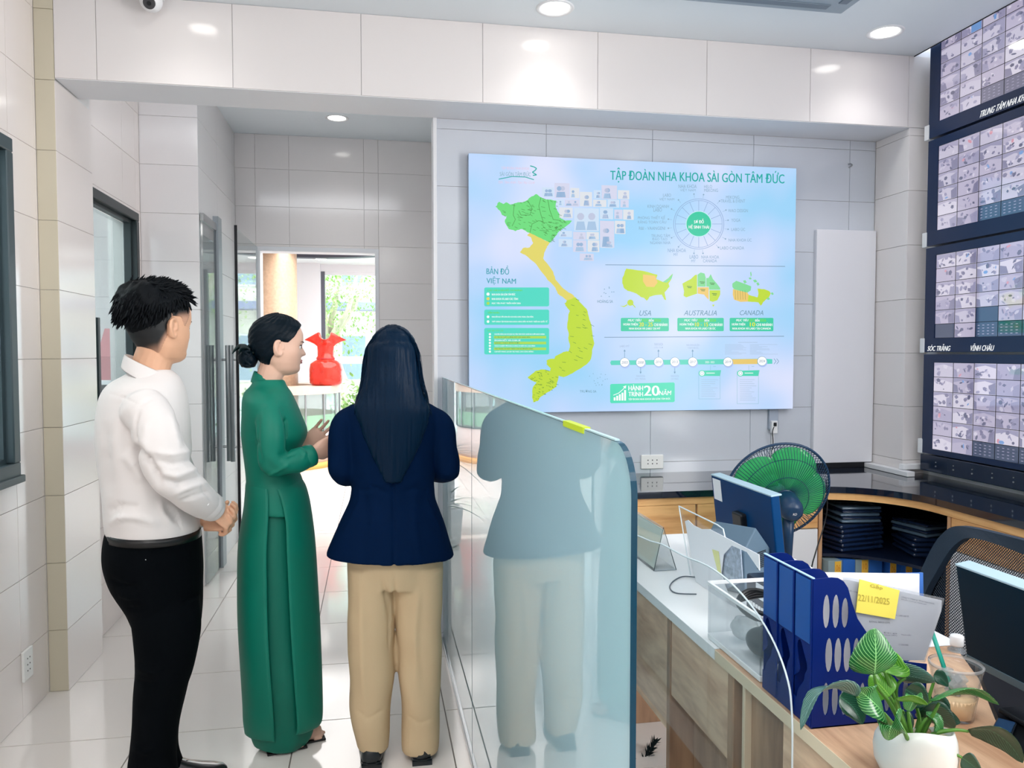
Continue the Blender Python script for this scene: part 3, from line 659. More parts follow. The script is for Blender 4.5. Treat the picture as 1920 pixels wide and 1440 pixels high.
# logo words (mascot left out)
bm = B(); stext(bm, 'TẬP ĐOÀN NHA KHOA', 940, 311, 992, 319, 2, 0, 1); stext(bm, 'SÀI GÒN TÂM ĐỨC', 937, 320, 995, 330, 2, 1, 1, bold=.01); stext(bm, 'Tận Tâm Kiến Tạo Nụ Cười', 934, 338, 1003, 345, 2, 0, 1, shear=.05)
pts = [(935, 336), (960, 331), (985, 332), (1001, 337)]
for a, b_ in zip(pts, pts[1:]): sline(bm, *a, *b_, 1.6, 2, 2)
pts = [(994, 311), (1001, 313), (1006, 316), (1003, 320), (998, 323), (1003, 326), (1006, 328), (999, 329)]
for a, b_ in zip(pts, pts[1:]): sline(bm, *a, *b_, 2, 2, 2)
obj('logo_lettering', bm, [PINK, emis('slide_logo_grey', (150, 185, 205)), DTEAL], dp)
# collage of pale photographs
bm = B(); rd = random.Random(12)
def photo(x0, y0, x1, y1, mi, seed):
    srect(bm, x0, y0, x1, y1, 1, mi, shx=(x1-x0)*.03); r = random.Random(seed)
    for k in range(r.choice((1, 2, 2, 3))):
        cx_ = x0+(x1-x0)*(.25+.5*r.random()); w = (x1-x0)*.16; h = (y1-y0)
        scirc(bm, cx_, y0+h*.38, min(w, h*.16), 3, r.choice((5, 4)), 10); spoly(bm, [(cx_-w*1.3, y1-1), (cx_-w*.9, y0+h*.6), (cx_+w*.9, y0+h*.6), (cx_+w*1.3, y1-1)], 2, r.choice((3, 4, 5)))
col5 = lambda x: 860+x/4.8
rects = [(750,390,855,475),(862,350,998,485),(1005,395,1085,485),(1215,415,1280,490),(1285,370,1425,495),(1432,415,1535,495),(885,500,945,555),(955,500,1085,560),(1210,500,1330,565),(1340,500,1445,570),(1455,500,1530,570),(905,570,1025,665),(1270,575,1390,675),(1400,590,1475,675),(1480,590,1575,680),(1040,575,1262,780),(1270,690,1400,930),(1405,690,1500,808),(905,780,1020,835),(1030,790,1145,860),(1150,790,1262,860),(900,855,1020,925),(1030,865,1150,970),(1160,865,1265,970),(1275,860,1390,935),(1090,985,1215,1050),(1090,430,1200,560)]
for i, r in enumerate(rects): photo(860+r[0]/4.8, 270+r[1]/4.8, 860+r[2]/4.8, 270+r[3]/4.8, i % 3, i)
obj('photo_collage', bm, [PALE, emis('slide_pale_b', (212, 214, 236)), emis('slide_pale_c', (222, 226, 232)), emis('slide_pale_d', (168, 196, 226)), emis('slide_pale_e', (150, 180, 214)), emis('slide_pale_f', (190, 198, 222))], dp)
# ecosystem wheel
bm = B(); wx, wy = 1310, 420
scirc(bm, wx, wy, 47.5, 1, 1, 64, 46.6); scirc(bm, wx, wy, 44.3, 1, 1, 64, 43.6)
for k in range(16): a = 2*pi*k/16; sline(bm, wx+24*cos(a), wy+24*sin(a), wx+44*cos(a), wy+44*sin(a), .8, 1, 1)
scirc(bm, wx, wy, 24.5, 2, 3, 48); scirc(bm, wx, wy, 23, 3, 0, 48)
stext(bm, 'SƠ ĐỒ', wx-9, wy-10, wx+9, wy-1, 4, 2, bold=.02); stext(bm, 'HỆ SINH THÁI', wx-19, wy+1, wx+19, wy+10, 4, 2, .5, bold=.02)
obj('ecosystem_wheel', bm, [emis('slide_wheel_green', (45, 200, 160)), NAVYE, WH, emis('slide_mintpale', (190, 236, 240))], dp)
words = [('NHA KHOA', 1272, 346, 1306, 353), ('VIỆT NAM', 1275, 353, 1304, 360), ('HELO', 1320, 347, 1335, 353), ('MEKONG', 1320, 354, 1346, 360), ('LABO', 1243, 363, 1258, 369), ('VIỆT NAM', 1236, 370, 1264, 377), ('KINH DOANH', 1214, 384, 1254, 390), ('LABO', 1225, 390, 1241, 397), ('PHÒNG THIẾT KẾ', 1196, 403, 1247, 411), ('RĂNG TOÀN CẦU', 1196, 411, 1249, 419), ('R&I - VAANGENI', 1198, 425, 1247, 431), ('TRUNG TÂM', 1221, 438, 1256, 445), ('ĐÀO TẠO', 1223, 445, 1251, 452), ('NGÀNH NHA', 1219, 451, 1257, 458), ('NHA KHOA', 1252, 466, 1286, 473), ('MỸ', 1263, 473, 1271, 480), ('LABO', 1293, 478, 1309, 485), ('MỸ', 1296, 485, 1304, 492), ('NHA KHOA', 1315, 479, 1348, 485), ('CANADA', 1318, 486, 1344, 492), ('MEKONG', 1361, 367, 1386, 373), ('TRAVEL & EVENT', 1351, 374, 1397, 380), ('WAO DESIGN', 1365, 392, 1402, 398), ('YOGA', 1371, 410, 1388, 416), ('LABO ÚC', 1371, 426, 1397, 433), ('NHA KHOA ÚC', 1366, 446, 1409, 453), ('LABO CANADA', 1350, 462, 1395, 468)]
for w in words: bm = B(); stext(bm, w[0], *w[1:], 2, 0); obj('wheel_label', bm, emis('slide_wheel_text', (140, 172, 196)), dp)
bm = B()
for a in ((1301, 364), (1319, 365), (1272, 375), (1259, 392), (1253, 411), (1253, 428), (1259, 446), (1272, 463), (1301, 475), (1318, 475), (1349, 377), (1361, 394), (1365, 413), (1365, 430), (1360, 448), (1347, 464)):
    scirc(bm, a[0], a[1], 1.5, 2, 0, 8); sline(bm, a[0], a[1], a[0]+(wx-a[0])*.12, a[1]+(wy-a[1])*.12, .5, 1, 0)
obj('wheel_pointers', bm, emis('slide_wheel_text', (140, 172, 196)), dp, kind='stuff')
bm = B(); sline(bm, 1135, 496.5, 1472, 499.5, 1.2); sline(bm, 1133, 632.5, 1470, 630.5, 1.2); obj('divider_lines', bm, GREY, dp)
bm = B(); stext(bm, 'USA', 1199, 582, 1222, 592, 2, 0, 0, .12, .0); stext(bm, 'AUSTRALIA', 1283, 582, 1345, 591.5, 2, 0, 0, .04); stext(bm, 'CANADA', 1387, 582, 1432, 591, 2, 0, 0, .05); stext(bm, 'HOÀNG SA', 1120, 561, 1149, 568, 2, 0, 0); stext(bm, 'TRƯỜNG SA', 1087, 730, 1118, 736, 2, 0, 0)
rd = random.Random(3)
for k in range(9): a = (1127+rd.random()*24, 537+rd.random()*22); scirc(bm, a[0], a[1], .9, 1, 0, 6)
for k in range(16): a = (1100+rd.random()*40, 700+rd.random()*24); scirc(bm, a[0], a[1], .7, 1, 0, 6)
obj('country_lettering', bm, emis('slide_slate', (105, 148, 165)), dp)
# goal boxes
bm = B()
for (x0, x1, l1, yr, l2a, n_, l2b, l3) in ((1164, 1254, 'MỤC TIÊU', '2023', 'HOÀN THIỆN', '20 - 25', 'CHI NHÁNH', 'NHA KHOA VÀ LABO TẠI MỸ'), (1270, 1357, 'MỤC TIÊU', '2023', 'HOÀN THIỆN', '10 - 15', 'CHI NHÁNH', 'NHA KHOA VÀ LABO TẠI ÚC'), (1368, 1450, 'MỤC TIÊU', '2023', 'HOÀN THIỆN', '10', 'CHI NHÁNH', 'NHA KHOA VÀ LABO TẠI CANADA')):
    w = x1-x0; srect(bm, x0, 596, x1, 621, 1, 0, 2)
    a = x0+w*.15; stext(bm, l1, a, 597.5, a+w*.27, 603.5, 2, 1, 0, .05, .02); stext(bm, yr, a+w*.28, 598, a+w*.42, 603, 2, 2, 0, .05, .02); stext(bm, 'ĐẾN', a+w*.43, 597, a+w*.53, 603, 2, 1, 0, .05, .02); stext(bm, '2026', a+w*.54, 598, a+w*.68, 603, 2, 2, 0, .05, .02)
    stext(bm, l2a, x0+w*.05, 604.5, x0+w*.35, 611.5, 2, 1, 0, 0, .02); stext(bm, n_, x0+w*.38, 604.5, x0+w*.66, 612, 2, 3, 0, 0, .02) if len(n_) > 2 else stext(bm, n_, x0+w*.46, 604.5, x0+w*.58, 612, 2, 3, 0, 0, .02)
    stext(bm, l2b, x0+w*(.69 if len(n_) > 2 else .61), 605, x0+w*.97, 611.5, 2, 1, 0, 0, .02); stext(bm, l3, x0+w*(.17 if len(l3) < 25 else .06), 613, x0+w*(.82 if len(l3) < 25 else .94), 619, 2, 1, 0, 0, .02)
obj('goal_boxes', bm, [emis('slide_goal_green', (62, 205, 165)), WH, emis('slide_goal_lime', (120, 225, 60)), emis('slide_goal_yellow', (240, 235, 40))], dp)
# three green legend panels
bm = B()
for (y0, y1) in ((539, 574.5), (580.5, 609), (615, 664.5)): srect(bm, 908, y0, 1029.5, y1, 1, 0, 3)
stext(bm, 'CHÚ THÍCH BẢN ĐỒ CHI NHÁNH', 914, 541, 979, 546, 2, 2, 0, 0, .02)
for k, s in enumerate(('NHA KHOA SÀI GÒN TÂM ĐỨC', 'NHA KHOA VÀ LABO CÁC TỈNH', 'MỤC TIÊU PHÁT TRIỂN NĂM 2026')):
    scirc(bm, 915, 551.5+k*8.6, 3, 2, [1, 4, 3][k], 14); stext(bm, s, 922, 549+k*8.4, 966+k*5, 554+k*8.4, 2, 1, 0, 0, .02)
stext(bm, 'TẦM NHÌN', 914, 583, 936, 588, 2, 2, 0, 0, .02)
stext(bm, 'MANG ĐẾN NỤ CƯỜI HOÀN HẢO CHO KHÁCH HÀNG TRONG CỘNG ĐỒNG', 922, 591.5, 1000, 596, 2, 1, 0, 0, .02); stext(bm, 'TRỞ THÀNH TẬP ĐOÀN NHA KHOA HÀNG ĐẦU VÀ PHÁT TRIỂN RA QUỐC TẾ', 922, 600.5, 1026, 605, 2, 1, 0, 0, .02)
scirc(bm, 915, 594, 2.5, 2, 1, 12); scirc(bm, 915, 603, 2.5, 2, 1, 12)
stext(bm, 'GIÁ TRỊ CỐT LÕI', 914, 617.5, 943, 622, 2, 2, 0, 0, .02)
rowtx = ['CHUYÊN MÔN CAO VÀ DỊCH VỤ TẬN TÂM VÌ SỨC KHỎE NỤ CƯỜI KHÁCH HÀNG', 'UY TÍN VÀ CHẤT LƯỢNG ĐẶT LÊN HÀNG ĐẦU', 'ĐOÀN KẾT VÀ CHIA SẺ', 'SÁNG TẠO ĐỔI MỚI', 'TRÁCH NHIỆM VỚI KHÁCH HÀNG VÀ ĐỐI TÁC CỦA MÌNH', 'TÔN TRỌNG VÀ PHÁT TRIỂN CON NGƯỜI BỀN VỮNG', 'CAM KẾT MANG LẠI GIÁ TRỊ THỰC CHO CỘNG ĐỒNG']
for k, s in enumerate(rowtx):
    y = 624.6+k*5.45; L = 30+len(s)*1.0
    if k % 2: srect(bm, 926, y-.3, 1024, y+4.6, 2, 3)
    stext(bm, s, 927, y, min(1024, 927+L), y+3.8, 3, 5 if k % 2 else 1, 0, 0, .02); scirc(bm, 918.5, y+2, 2.1, 2, 1, 8)
obj('legend_panels', bm, [emis('slide_panel', (82, 218, 196)), WH, emis('slide_panel_lime', (110, 215, 70)), emis('slide_panel_yellow', (172, 220, 90)), YEL, emis('slide_panel_dark', (60, 150, 110))], dp)
# timeline
bm = B(); spoly(bm, [(1146, 676), (1430, 672.5), (1448, 673.5), (1448, 682), (1430, 682.5), (1146, 684.5), (1144, 680)], 1, 0); spoly(bm, [(1372, 673.6), (1420, 673), (1420, 682.5), (1372, 683)], 2, 1)
for i, (x, y, s) in enumerate(((1171, 679.5, '2003'), (1201, 679.5, '2008'), (1234.5, 678.5, '2010'), (1265, 678.5, '2013'), (1298.5, 678.5, '2017'), (1364.5, 678.5, '2019'), (1428.5, 677, '2024'))):
    scirc(bm, x+1, y+2.5, 9, 2, 5, 28); scirc(bm, x, y, 9, 3, 3, 28); scirc(bm, x, y, 8.3, 4, 2, 28); stext(bm, s, x-5.5, y-2.3, x+5.5, y+2.3, 5, 4, 0, .06)
    if i in (0, 2, 4): sline(bm, x, y-9, x, 658, .9, 2, 3); spoly(bm, [(x-2, 659), (x, 655), (x+2, 659)], 2, 3)
    if i in (1, 3): sline(bm, x, y+9, x, 698, .9, 2, 3); spoly(bm, [(x-2, 697), (x, 701), (x+2, 697)], 2, 3)
for (s, x0, y0, x1, y1) in (('LABO MỸ', 1162, 646, 1180, 651), ('NHA KHOA', 1227, 643, 1243, 648), ('CẦN THƠ', 1226, 649, 1243, 653), ('NHA KHOA SÀI GÒN', 1287, 644, 1311, 649), ('TÂM ĐỨC', 1289, 650, 1310, 654), ('NHA KHOA', 1193, 703, 1209, 707), ('SÓC TRĂNG', 1191, 708, 1210, 712), ('NHA KHOA', 1258, 703, 1273, 707), ('CÀ MAU', 1258, 708, 1272, 712), ('2020 - 2023', 1322, 677, 1339, 681)): stext(bm, s, x0, y0, x1, y1, 3, 6 if y0 != 677 else 2)
for k in range(2): sline(bm, 1451+k*5, 672.5, 1455+k*5, 677.5, 1, 2, 3); sline(bm, 1455+k*5, 677.5, 1451+k*5, 682.5, 1, 2, 3)
rd = random.Random(5)
for k in range(10): sline(bm, 1359, 646+k*2.0, 1359+rd.uniform(12, 42), 646+k*2.0, .5, 2, 6)
for k in range(10): sline(bm, 1406, 646+k*2.0, 1406+rd.uniform(12, 56), 646+k*2.0, .5, 2, 6)
sline(bm, 1384, 642, 1420, 642, .7, 2, 6)
obj('timeline', bm, [emis('slide_line_teal', (88, 212, 190)), emis('slide_line_gold', (232, 200, 110)), WH, emis('slide_slate2', (120, 160, 185)), emis('slide_year', (110, 135, 160)), emis('slide_shadow_blue', (175, 195, 245)), emis('slide_caption', (165, 185, 205))], dp)
for (x, y1) in ((1310, 748), (1382, 757)):
    bm = B()
    x0, x1 = x, x+40; y0 = 695
    for q in ((x0, y0, x0, y1), (x1, y0, x1, y1), (x0, y1, x1, y1)): sline(bm, *q, .6, 1, 1)
    spoly(bm, [(x0+6, 695), (x1+2, 694), (x1, 705), (x0+10, 705)], 1, 0); scirc(bm, x0+6, 700, 6, 2, 0, 20); scirc(bm, x0+6, 700, 4.5, 3, 3, 20); scirc(bm, x0+6, 700, 3, 4, 1, 12, 2.2)
    sline(bm, x0+14, 699.5, x0+30, 699.5, 1.2, 2, 3); sline(bm, x0+22, 685, x0+22, 694, .6, 1, 1); sline(bm, x0+27, 687, x0+32, 687, .8, 1, 1)
    rd = random.Random(int(x))
    for k in range(int((y1-712)/3.8)): sline(bm, x0+5, 712+k*3.8, x0+rd.uniform(22, 38), 712+k*3.8, .6, 1, 2)
    obj('detail_card', bm, [emis('slide_card_teal', (80, 214, 180)), emis('slide_card_line', (140, 190, 205)), emis('slide_caption', (165, 185, 205)), WH], dp)
bm = B(); spoly(bm, [(1144, 722), (1146, 720), (1263, 717), (1265, 719), (1265, 752), (1263, 754), (1146, 756), (1144, 754)], 1, 0)
for k in range(5): srect(bm, 1150.5+k*4.9, 745-k*2.9-(2 if k > 3 else 0), 1154+k*4.9, 751, 2, 1)
pts = [(1150, 741), (1160, 737), (1168, 730), (1172, 725)]
for a, b_ in zip(pts, pts[1:]): sline(bm, *a, *b_, 1.2, 2, 1)
spoly(bm, [(1168, 725), (1174, 722.5), (1173, 729)], 2, 1)
stext(bm, 'HÀNH', 1178, 721, 1205, 732, 2, 1, 0, 0, .02); stext(bm, 'TRÌNH', 1178, 732.5, 1205, 743, 2, 1, 0, 0, .02); stext(bm, '20', 1207, 723, 1235, 742, 2, 1, 0, 0, .03); stext(bm, 'NĂM', 1236, 730, 1258, 741, 2, 1, -.5, .06, .01); stext(bm, 'TẬP ĐOÀN NHA KHOA SÀI GÒN TÂM ĐỨC', 1178, 746, 1257, 751, 2, 1, -1, 0, .02)
obj('anniversary_banner', bm, [emis('slide_banner', (78, 222, 185)), WH], dp)

# ------------------------------------------------------------ CAMERA MONITOR WALL
rows = [(2.565, 3.105), (2.02, 2.56), (1.478, 2.017), (.958, 1.475)]
NAVY = M('monitor_navy', (14, 40, 78), .3); GLOSS = M('screen_black', (10, 14, 24), .08, spec=.6)
shades = [emis('cctv_%d' % i, c, .95) for i, c in enumerate([(178, 170, 194), (162, 156, 184), (192, 186, 206), (146, 142, 172), (122, 118, 148), (92, 92, 122), (208, 202, 218), (66, 86, 134), (88, 88, 116), (20, 42, 78), (110, 150, 205), (205, 140, 155)])]
for m_ in shades: m_.node_tree.nodes['Principled BSDF'].inputs['Roughness'].default_value = .06; m_.node_tree.nodes['Principled BSDF'].inputs['Specular IOR Level'].default_value = 1.0; m_.node_tree.nodes['Principled BSDF'].inputs['IOR'].default_value = 1.9
def cctv_mat(i):
    m = shades[i]; nt = m.node_tree
    return m
XV = 2.80
bands = ['TRUNG TÂM NHA KHOA', '', 'SÓC TRĂNG', '']
for r, (z0, z1) in enumerate(rows):
    t = thing('security_monitor', ['topmost camera monitor of the stack, TRUNG TÂM NHA KHOA on its lower bezel', 'second camera monitor from the top of the wall stack', 'third camera monitor down, SÓC TRĂNG and VĨNH CHÂU on its bezel', 'lowest camera monitor of the stack, standing on the black base panel'][r], 'monitor', (XV+.03, 3.06, z0), 'camera monitors stacked on the right wall')
    ya, yb = 3.53, 2.59; ia, ib = ya-.07, yb+.07; iz0, iz1 = z0+(.075 if r != 3 else .03), z1-.045
    bm = B(); box(bm, XV+.012, XV+.065, yb, ya, z0+.004, z1-.004)
    obj('housing', bm, NAVY, t)
    bm = B()
    for q in ((yb, ya, z0+.004, iz0), (yb, ya, iz1, z1-.004), (yb, ib, iz0, iz1), (ia, ya, iz0, iz1)): box(bm, XV, XV+.012, *q)
    obj('bezel', bm, NAVY, t)
    obj('glass', box(B(), XV+.004, XV+.012, ib, ia, iz0, iz1), GLOSS, t)
    bm = B(); nc, nr = 6, 6; cw, ch = (ia-ib)/nc, (iz1-iz0)/nr; rd = random.Random(100+r)
    def q4(y0, y1, a0, a1, lv, mi):
        x = XV+.0035-.0002*lv; f = bm.faces.new([bm.verts.new(p) for p in ((x, y0, a0), (x, y1, a0), (x, y1, a1), (x, y0, a1))]); f.material_index = mi
    for i in range(nc):
        for j in range(nr):
            Y1 = ia-i*cw-.002; Y0 = ia-(i+1)*cw+.002; A0 = iz0+j*ch+.0015; A1 = iz0+(j+1)*ch-.0015
            if j == 0 and i >= 2:
                q4(Y0, Y1, A0, A1, 0, 8 if r == 0 else 9)
                for a in range(4):
                    for b_ in range(4):
                        yy = Y1-.012-a*(cw-.02)/4; zz = A1-.012-b_*(ch-.015)/4; q4(yy-.012, yy, zz-.003, zz, 1, 1)
                continue
            if r == 2 and ((j == 1 and i == 2) or (j == 0 and i == 0)): q4(Y0, Y1, A0, A1, 0, 9); continue
            bs = rd.choice((0, 0, 1, 2, 2, 6)); q4(Y0, Y1, A0, A1, 0, bs)
            # floor / wall regions of the tiny room view
            w_, h_ = Y1-Y0, A1-A0
            def pl_(pts, lv, mi):
                x = XV+.0035-.0002*lv; f = bm.faces.new([bm.verts.new((x, Y1-w_*min(.99, max(.01, a)), A0+h_*min(.98, max(.02, b_)))) for a, b_ in pts]); f.material_index = mi
            k = rd.random(); pl_([(0, .55+.3*k), (.5, .75+.2*k), (1, .5+.3*k), (1, 1), (0, 1)], 1, rd.choice((1, 3, 0)))
            if rd.random() < .5: pl_([(0, 0), (.3*k+.1, 0), (.1+.2*k, .5), (0, .6)], 2, rd.choice((3, 4)))
            if rd.random() < .5: pl_([(1, 0), (.7, 0), (.8-.2*k, .6), (1, .8)], 2, rd.choice((3, 4)))
            for n_ in range(rd.randint(4, 10)):
                cx_, cz_ = rd.uniform(.12, .88), rd.uniform(.12, .8); sx, sz = rd.uniform(.03, .14), rd.uniform(.04, .16); an = rd.uniform(0, pi); sides = rd.choice((4, 5, 6))
                pl_([(cx_+sx*cos(2*pi*q_/sides)*cos(an)-sz*.6*sin(2*pi*q_/sides)*sin(an), cz_+sx*cos(2*pi*q_/sides)*sin(an)*1.5+sz*sin(2*pi*q_/sides)*cos(an)) for q_ in range(sides)], 3+n_, rd.choice((3, 4, 4, 5, 4, 8, 6, 2, 3) if rd.random() < .95 else (10, 11)))
    if r == 0: q4(ia-1.95*cw, ia-1.5*cw, iz1-ch+.002, iz1-.003, 14, 10)
    obj('camera_image_grid', bm, shades, t)
    if r in (0, 2):
        bm = B()
        def wt(s, ystart, yend, zz, hh):
            put_text(bm, s, lambda a, b: Vector((XV-.0015, ystart+(yend-ystart)*a, zz+hh*b)), 0, .06, .03)
        if r == 0: wt('TRUNG TÂM NHA KHOA', 3.19, 2.90, z0+.012, .036)
        else: wt('SÓC TRĂNG', 3.50, 3.345, z0+.010, .034); wt('VĨNH CHÂU', 3.215, 3.075, z0+.010, .034)
        obj('lettering', bm, emis('band_white', (245, 248, 250), 1), t)
    obj('bracket', bbox(XV-.004, XV+.02, ya-.004, ya+.028, z0+.0, z0+.075, .002, 1), WHITE, t)
t = thing('base_panel', 'black base panel with reflections under the camera monitors', 'panel', (XV+.03, 2.6, .84))
obj('front', bbox(XV-.005, XV+.065, 1.2, 3.535, .8715, .955, .003, 1), M('base_black', (16, 34, 58), .15, spec=.6), t)
bm = B()
for k in range(12):
    cyl(bm, (XV-.008, 3.42-k*.12, .905), (XV-.004, 3.42-k*.12, .905), .004, 8); cyl(bm, (XV-.008, 3.42-k*.12, .925), (XV-.004, 3.42-k*.12, .925), .003, 8)
obj('screw', bm, CHROME, t, kind='stuff')

# ------------------------------------------------------------ BLACK COUNTER AND CABINETS
CZ = .84
def arc(cx_, cy_, r, a0, a1, n): return [(cx_+r*cos(radians(a0+(a1-a0)*k/n)), cy_+r*sin(radians(a0+(a1-a0)*k/n))) for k in range(n+1)]
front = [(.5, 3.33)] + arc(2.05, 2.96, .37, 90, 0, 14) + [(2.42, .6)]
bm = B(); prism(bm, front+[(XR-.002, .6), (XR-.002, 3.60), (2.741, 3.60), (2.741, 3.868), (.5, 3.868)], CZ-.03, CZ, 'z')
o = obj('counter', bm, M('black_granite', (16, 28, 46), .06, spec=.7, coat=.4), org=(1.6, 3.6, CZ)); tag(o, 'long glossy black counter curving round the corner under the display', 'counter')
def inset(pts, d):
    out = []
    for i, p in enumerate(pts):
        a = Vector(pts[max(0, i-1)]); b_ = Vector(pts[min(len(pts)-1, i+1)]); t_ = (b_-a).normalized(); out.append((p[0]-t_.y*d*-1*-1 if False else p[0]+(-t_.y)*d, p[1]+t_.x*d))
    return out
# direction along path: +x then -y ; left normal points to +y / +x (into the cabinet)
fpath = inset(front, .012)
def band(path, z0, z1, th):
    back = inset(path, th); bm = B(); rings = []
    for p, q in zip(path, back): rings.append([Vector((p[0], p[1], z0)), Vector((p[0], p[1], z1)), Vector((q[0], q[1], z1)), Vector((q[0], q[1], z0))])
    return ringsurf(bm, rings)
WOOD_O = wood('honey_wood', (240, 190, 128), (205, 145, 88), .4, (1.2, 1.2, 9), 1)
def sub(path, cond): return [p for p in path if cond(p)]
cb = thing('counter_cabinet', 'honey wood and white cabinets under the black counter', 'cabinet', (1.9, 3.5, 0))
obj('apron', band(fpath, .775, .808, .02), WOOD_O, cb)
obj('shadow_gap', band(inset(front, .03), .798, .8095, .02), M('gap_grey', (110, 100, 92), .7), cb)
left = [(x, 3.342) for x in (.5, 1.0, 1.6, 2.10)]
for (a, b_) in ((.5, .985), (.99, 1.475), (1.48, 2.10)):
    obj('drawer_front', bbox(a+.002, b_-.002, 3.342, 3.36, .637, .773, .002, 1), WOOD_O, cb)
    obj('door', bbox(a+.002, b_-.002, 3.342, 3.36, .06, .632, .002, 1), M('cabinet_white', (236, 236, 240), .35), cb)
obj('carcass', box(B(), .5, 2.12, 3.36, 3.86, .0, .77), M('carcass', (190, 180, 170), .6), cb)
obj('side_panel', bbox(2.105, 2.125, 3.345, 3.84, .0, .773, .002, 1), wood('edge_wood', (205, 160, 120), (170, 120, 85), .4), cb)
rp_ = [(2.432, y) for y in (2.90, 2.0, .6)]
obj('side_panel', bbox(2.434, 2.85, 2.885, 2.905, 0, .773, .002, 1), wood('edge_wood', (205, 160, 120), (170, 120, 85), .4), cb)
for (a, b_) in ((2.30, 2.88), (1.70, 2.295), (1.1, 1.695)):
    obj('drawer_front', bbox(2.432, 2.45, a+.002, b_-.002, .637, .773, .002, 1), WOOD_O, cb); obj('door', bbox(2.432, 2.45, a+.002, b_-.002, .06, .632, .002, 1), M('cabinet_white', (236, 236, 240), .35), cb)
obj('carcass', box(B(), 2.45, 2.86, .6, 2.884, 0, .77), M('carcass', (190, 180, 170), .6), cb)
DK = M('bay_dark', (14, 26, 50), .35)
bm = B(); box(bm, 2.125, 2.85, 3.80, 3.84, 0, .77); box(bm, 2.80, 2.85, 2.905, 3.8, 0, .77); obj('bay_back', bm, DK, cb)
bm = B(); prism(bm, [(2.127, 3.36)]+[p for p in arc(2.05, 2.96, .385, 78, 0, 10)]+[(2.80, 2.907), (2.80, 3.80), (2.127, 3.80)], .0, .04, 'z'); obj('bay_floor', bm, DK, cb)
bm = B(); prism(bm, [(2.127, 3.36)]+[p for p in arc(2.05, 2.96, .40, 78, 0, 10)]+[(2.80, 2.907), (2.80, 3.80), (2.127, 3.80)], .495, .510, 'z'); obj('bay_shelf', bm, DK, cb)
# wrapped stacks
PLW = M('wrapped_dark_plastic', (96, 120, 142), .18, spec=.8, coat=.6, bump=.5, bscale=25); PLW2 = M('wrapped_dark_plastic_b', (26, 44, 76), .2, spec=.8, coat=.6, bump=.5, bscale=22)  # first, lighter copy carries the glints of the upper wraps in its colour
def wrapped(c, w, d, n, rot, lab, th=.016, tilt=0):
    t = thing('wrapped_stack', lab, 'package', c); R = Matrix.Translation(Vector(c)) @ Matrix.Rotation(rot, 4, 'Z') @ Matrix.Rotation(tilt, 4, 'Y')
    for k in range(n):
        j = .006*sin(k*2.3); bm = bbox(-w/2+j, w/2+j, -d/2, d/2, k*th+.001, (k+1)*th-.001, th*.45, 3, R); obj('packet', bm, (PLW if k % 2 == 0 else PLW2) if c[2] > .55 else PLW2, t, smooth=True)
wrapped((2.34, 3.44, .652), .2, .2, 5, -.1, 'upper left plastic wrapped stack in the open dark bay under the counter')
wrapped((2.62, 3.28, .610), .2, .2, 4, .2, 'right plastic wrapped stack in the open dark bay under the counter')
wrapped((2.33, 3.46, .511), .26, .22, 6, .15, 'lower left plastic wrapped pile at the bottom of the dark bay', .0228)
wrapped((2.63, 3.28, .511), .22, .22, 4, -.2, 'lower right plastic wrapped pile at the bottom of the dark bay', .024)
# binders on the lower level
BBL = M('binder_blue', (45, 105, 190), .4); BGY = M('binder_grey', (140, 160, 165), .5); BYL = M('label_yellow', (240, 190, 70), .5)
for k, (px0, px1, lab, yl) in enumerate(((1553, 1580, 'grey binder with yellow 06 label, leftmost in the low bay', '06'), (1580, 1604, 'blue binder second from left in the low bay', None), (1604, 1630, 'grey binder with yellow 10 label in the low bay', '10'), (1630, 1655, 'blue leaning binder right of the yellow 10 label in the low bay', None), (1668, 1690, 'dark blue binder with yellow 06 label right of the gap', '06'), (1697, 1733, 'wide blue binder with yellow 32 label at the right end of the low bay', '32'))):
    Yb = 3.30-.03*max(0, k-3); top = .486-.012*max(0, k-3); a = at(px0, 1060, Yb).x; b_ = at(px1, 1060, Yb).x
    t = thing('ring_binder', lab, 'binder', ((a+b_)/2, Yb+.12, .041), 'binders in the low bay'); z0_ = .042
    obj('cover', bbox(a+.001, b_-.001, Yb, Yb+.25, z0_, top, .003, 2), BGY if k in (0, 2) else BBL, t)
    if yl:
        xa = a+(b_-a)*(.45 if k < 4 else .05); xb = min(b_-.002, xa+.032)
        obj('label', box(B(), xa, xb, Yb-.002, Yb+.0, top-.09, top-.004), BYL, t)
        bm = B(); put_text(bm, yl, lambda u_, v_: Vector((xa+(xb-xa)*(.15+.7*u_), Yb-.0028, top-.05+.03*v_)), 0, 0, .0); obj('label_lettering', bm, M('label_orange', (215, 130, 40), .6), t)
# conduit, socket block and trunking
t = thing('cable_conduit', 'grey cable conduit with connector box under the display', 'conduit', (2.145, 3.86, .99))
obj('channel', bbox(2.118, 2.172, 3.852, 3.872, 1.06, 1.172, .002, 1), M('conduit_grey', (170, 180, 195), .5), t); obj('connector', bbox(2.125, 2.16, 3.835, 3.856, 1.04, 1.11, .004, 2), WHITE, t)
obj('plug', bbox(2.134, 2.150, 3.828, 3.838, 1.08, 1.10, .002, 1), BLACK, t); obj('cable', cyl(B(), (2.145, 3.862, 1.05), (2.145, 3.862, .842), .008, 8), WHITE, t)
obj('wire', tube(B(), spline([(2.141, 3.84, 1.08), (2.12, 3.82, 1.05), (2.13, 3.83, 1.0), (2.142, 3.855, .95)], 5), .0025, 6), BLACK, t)
o = obj('cable_trunking', bbox(2.695, 2.74, 3.5, 3.868, CZ+.001, CZ+.026, .002, 1), WHITE, org=(2.72, 3.6, CZ)); tag(o, 'white cable trunking lying on the counter along the side of the pier', 'trunking')
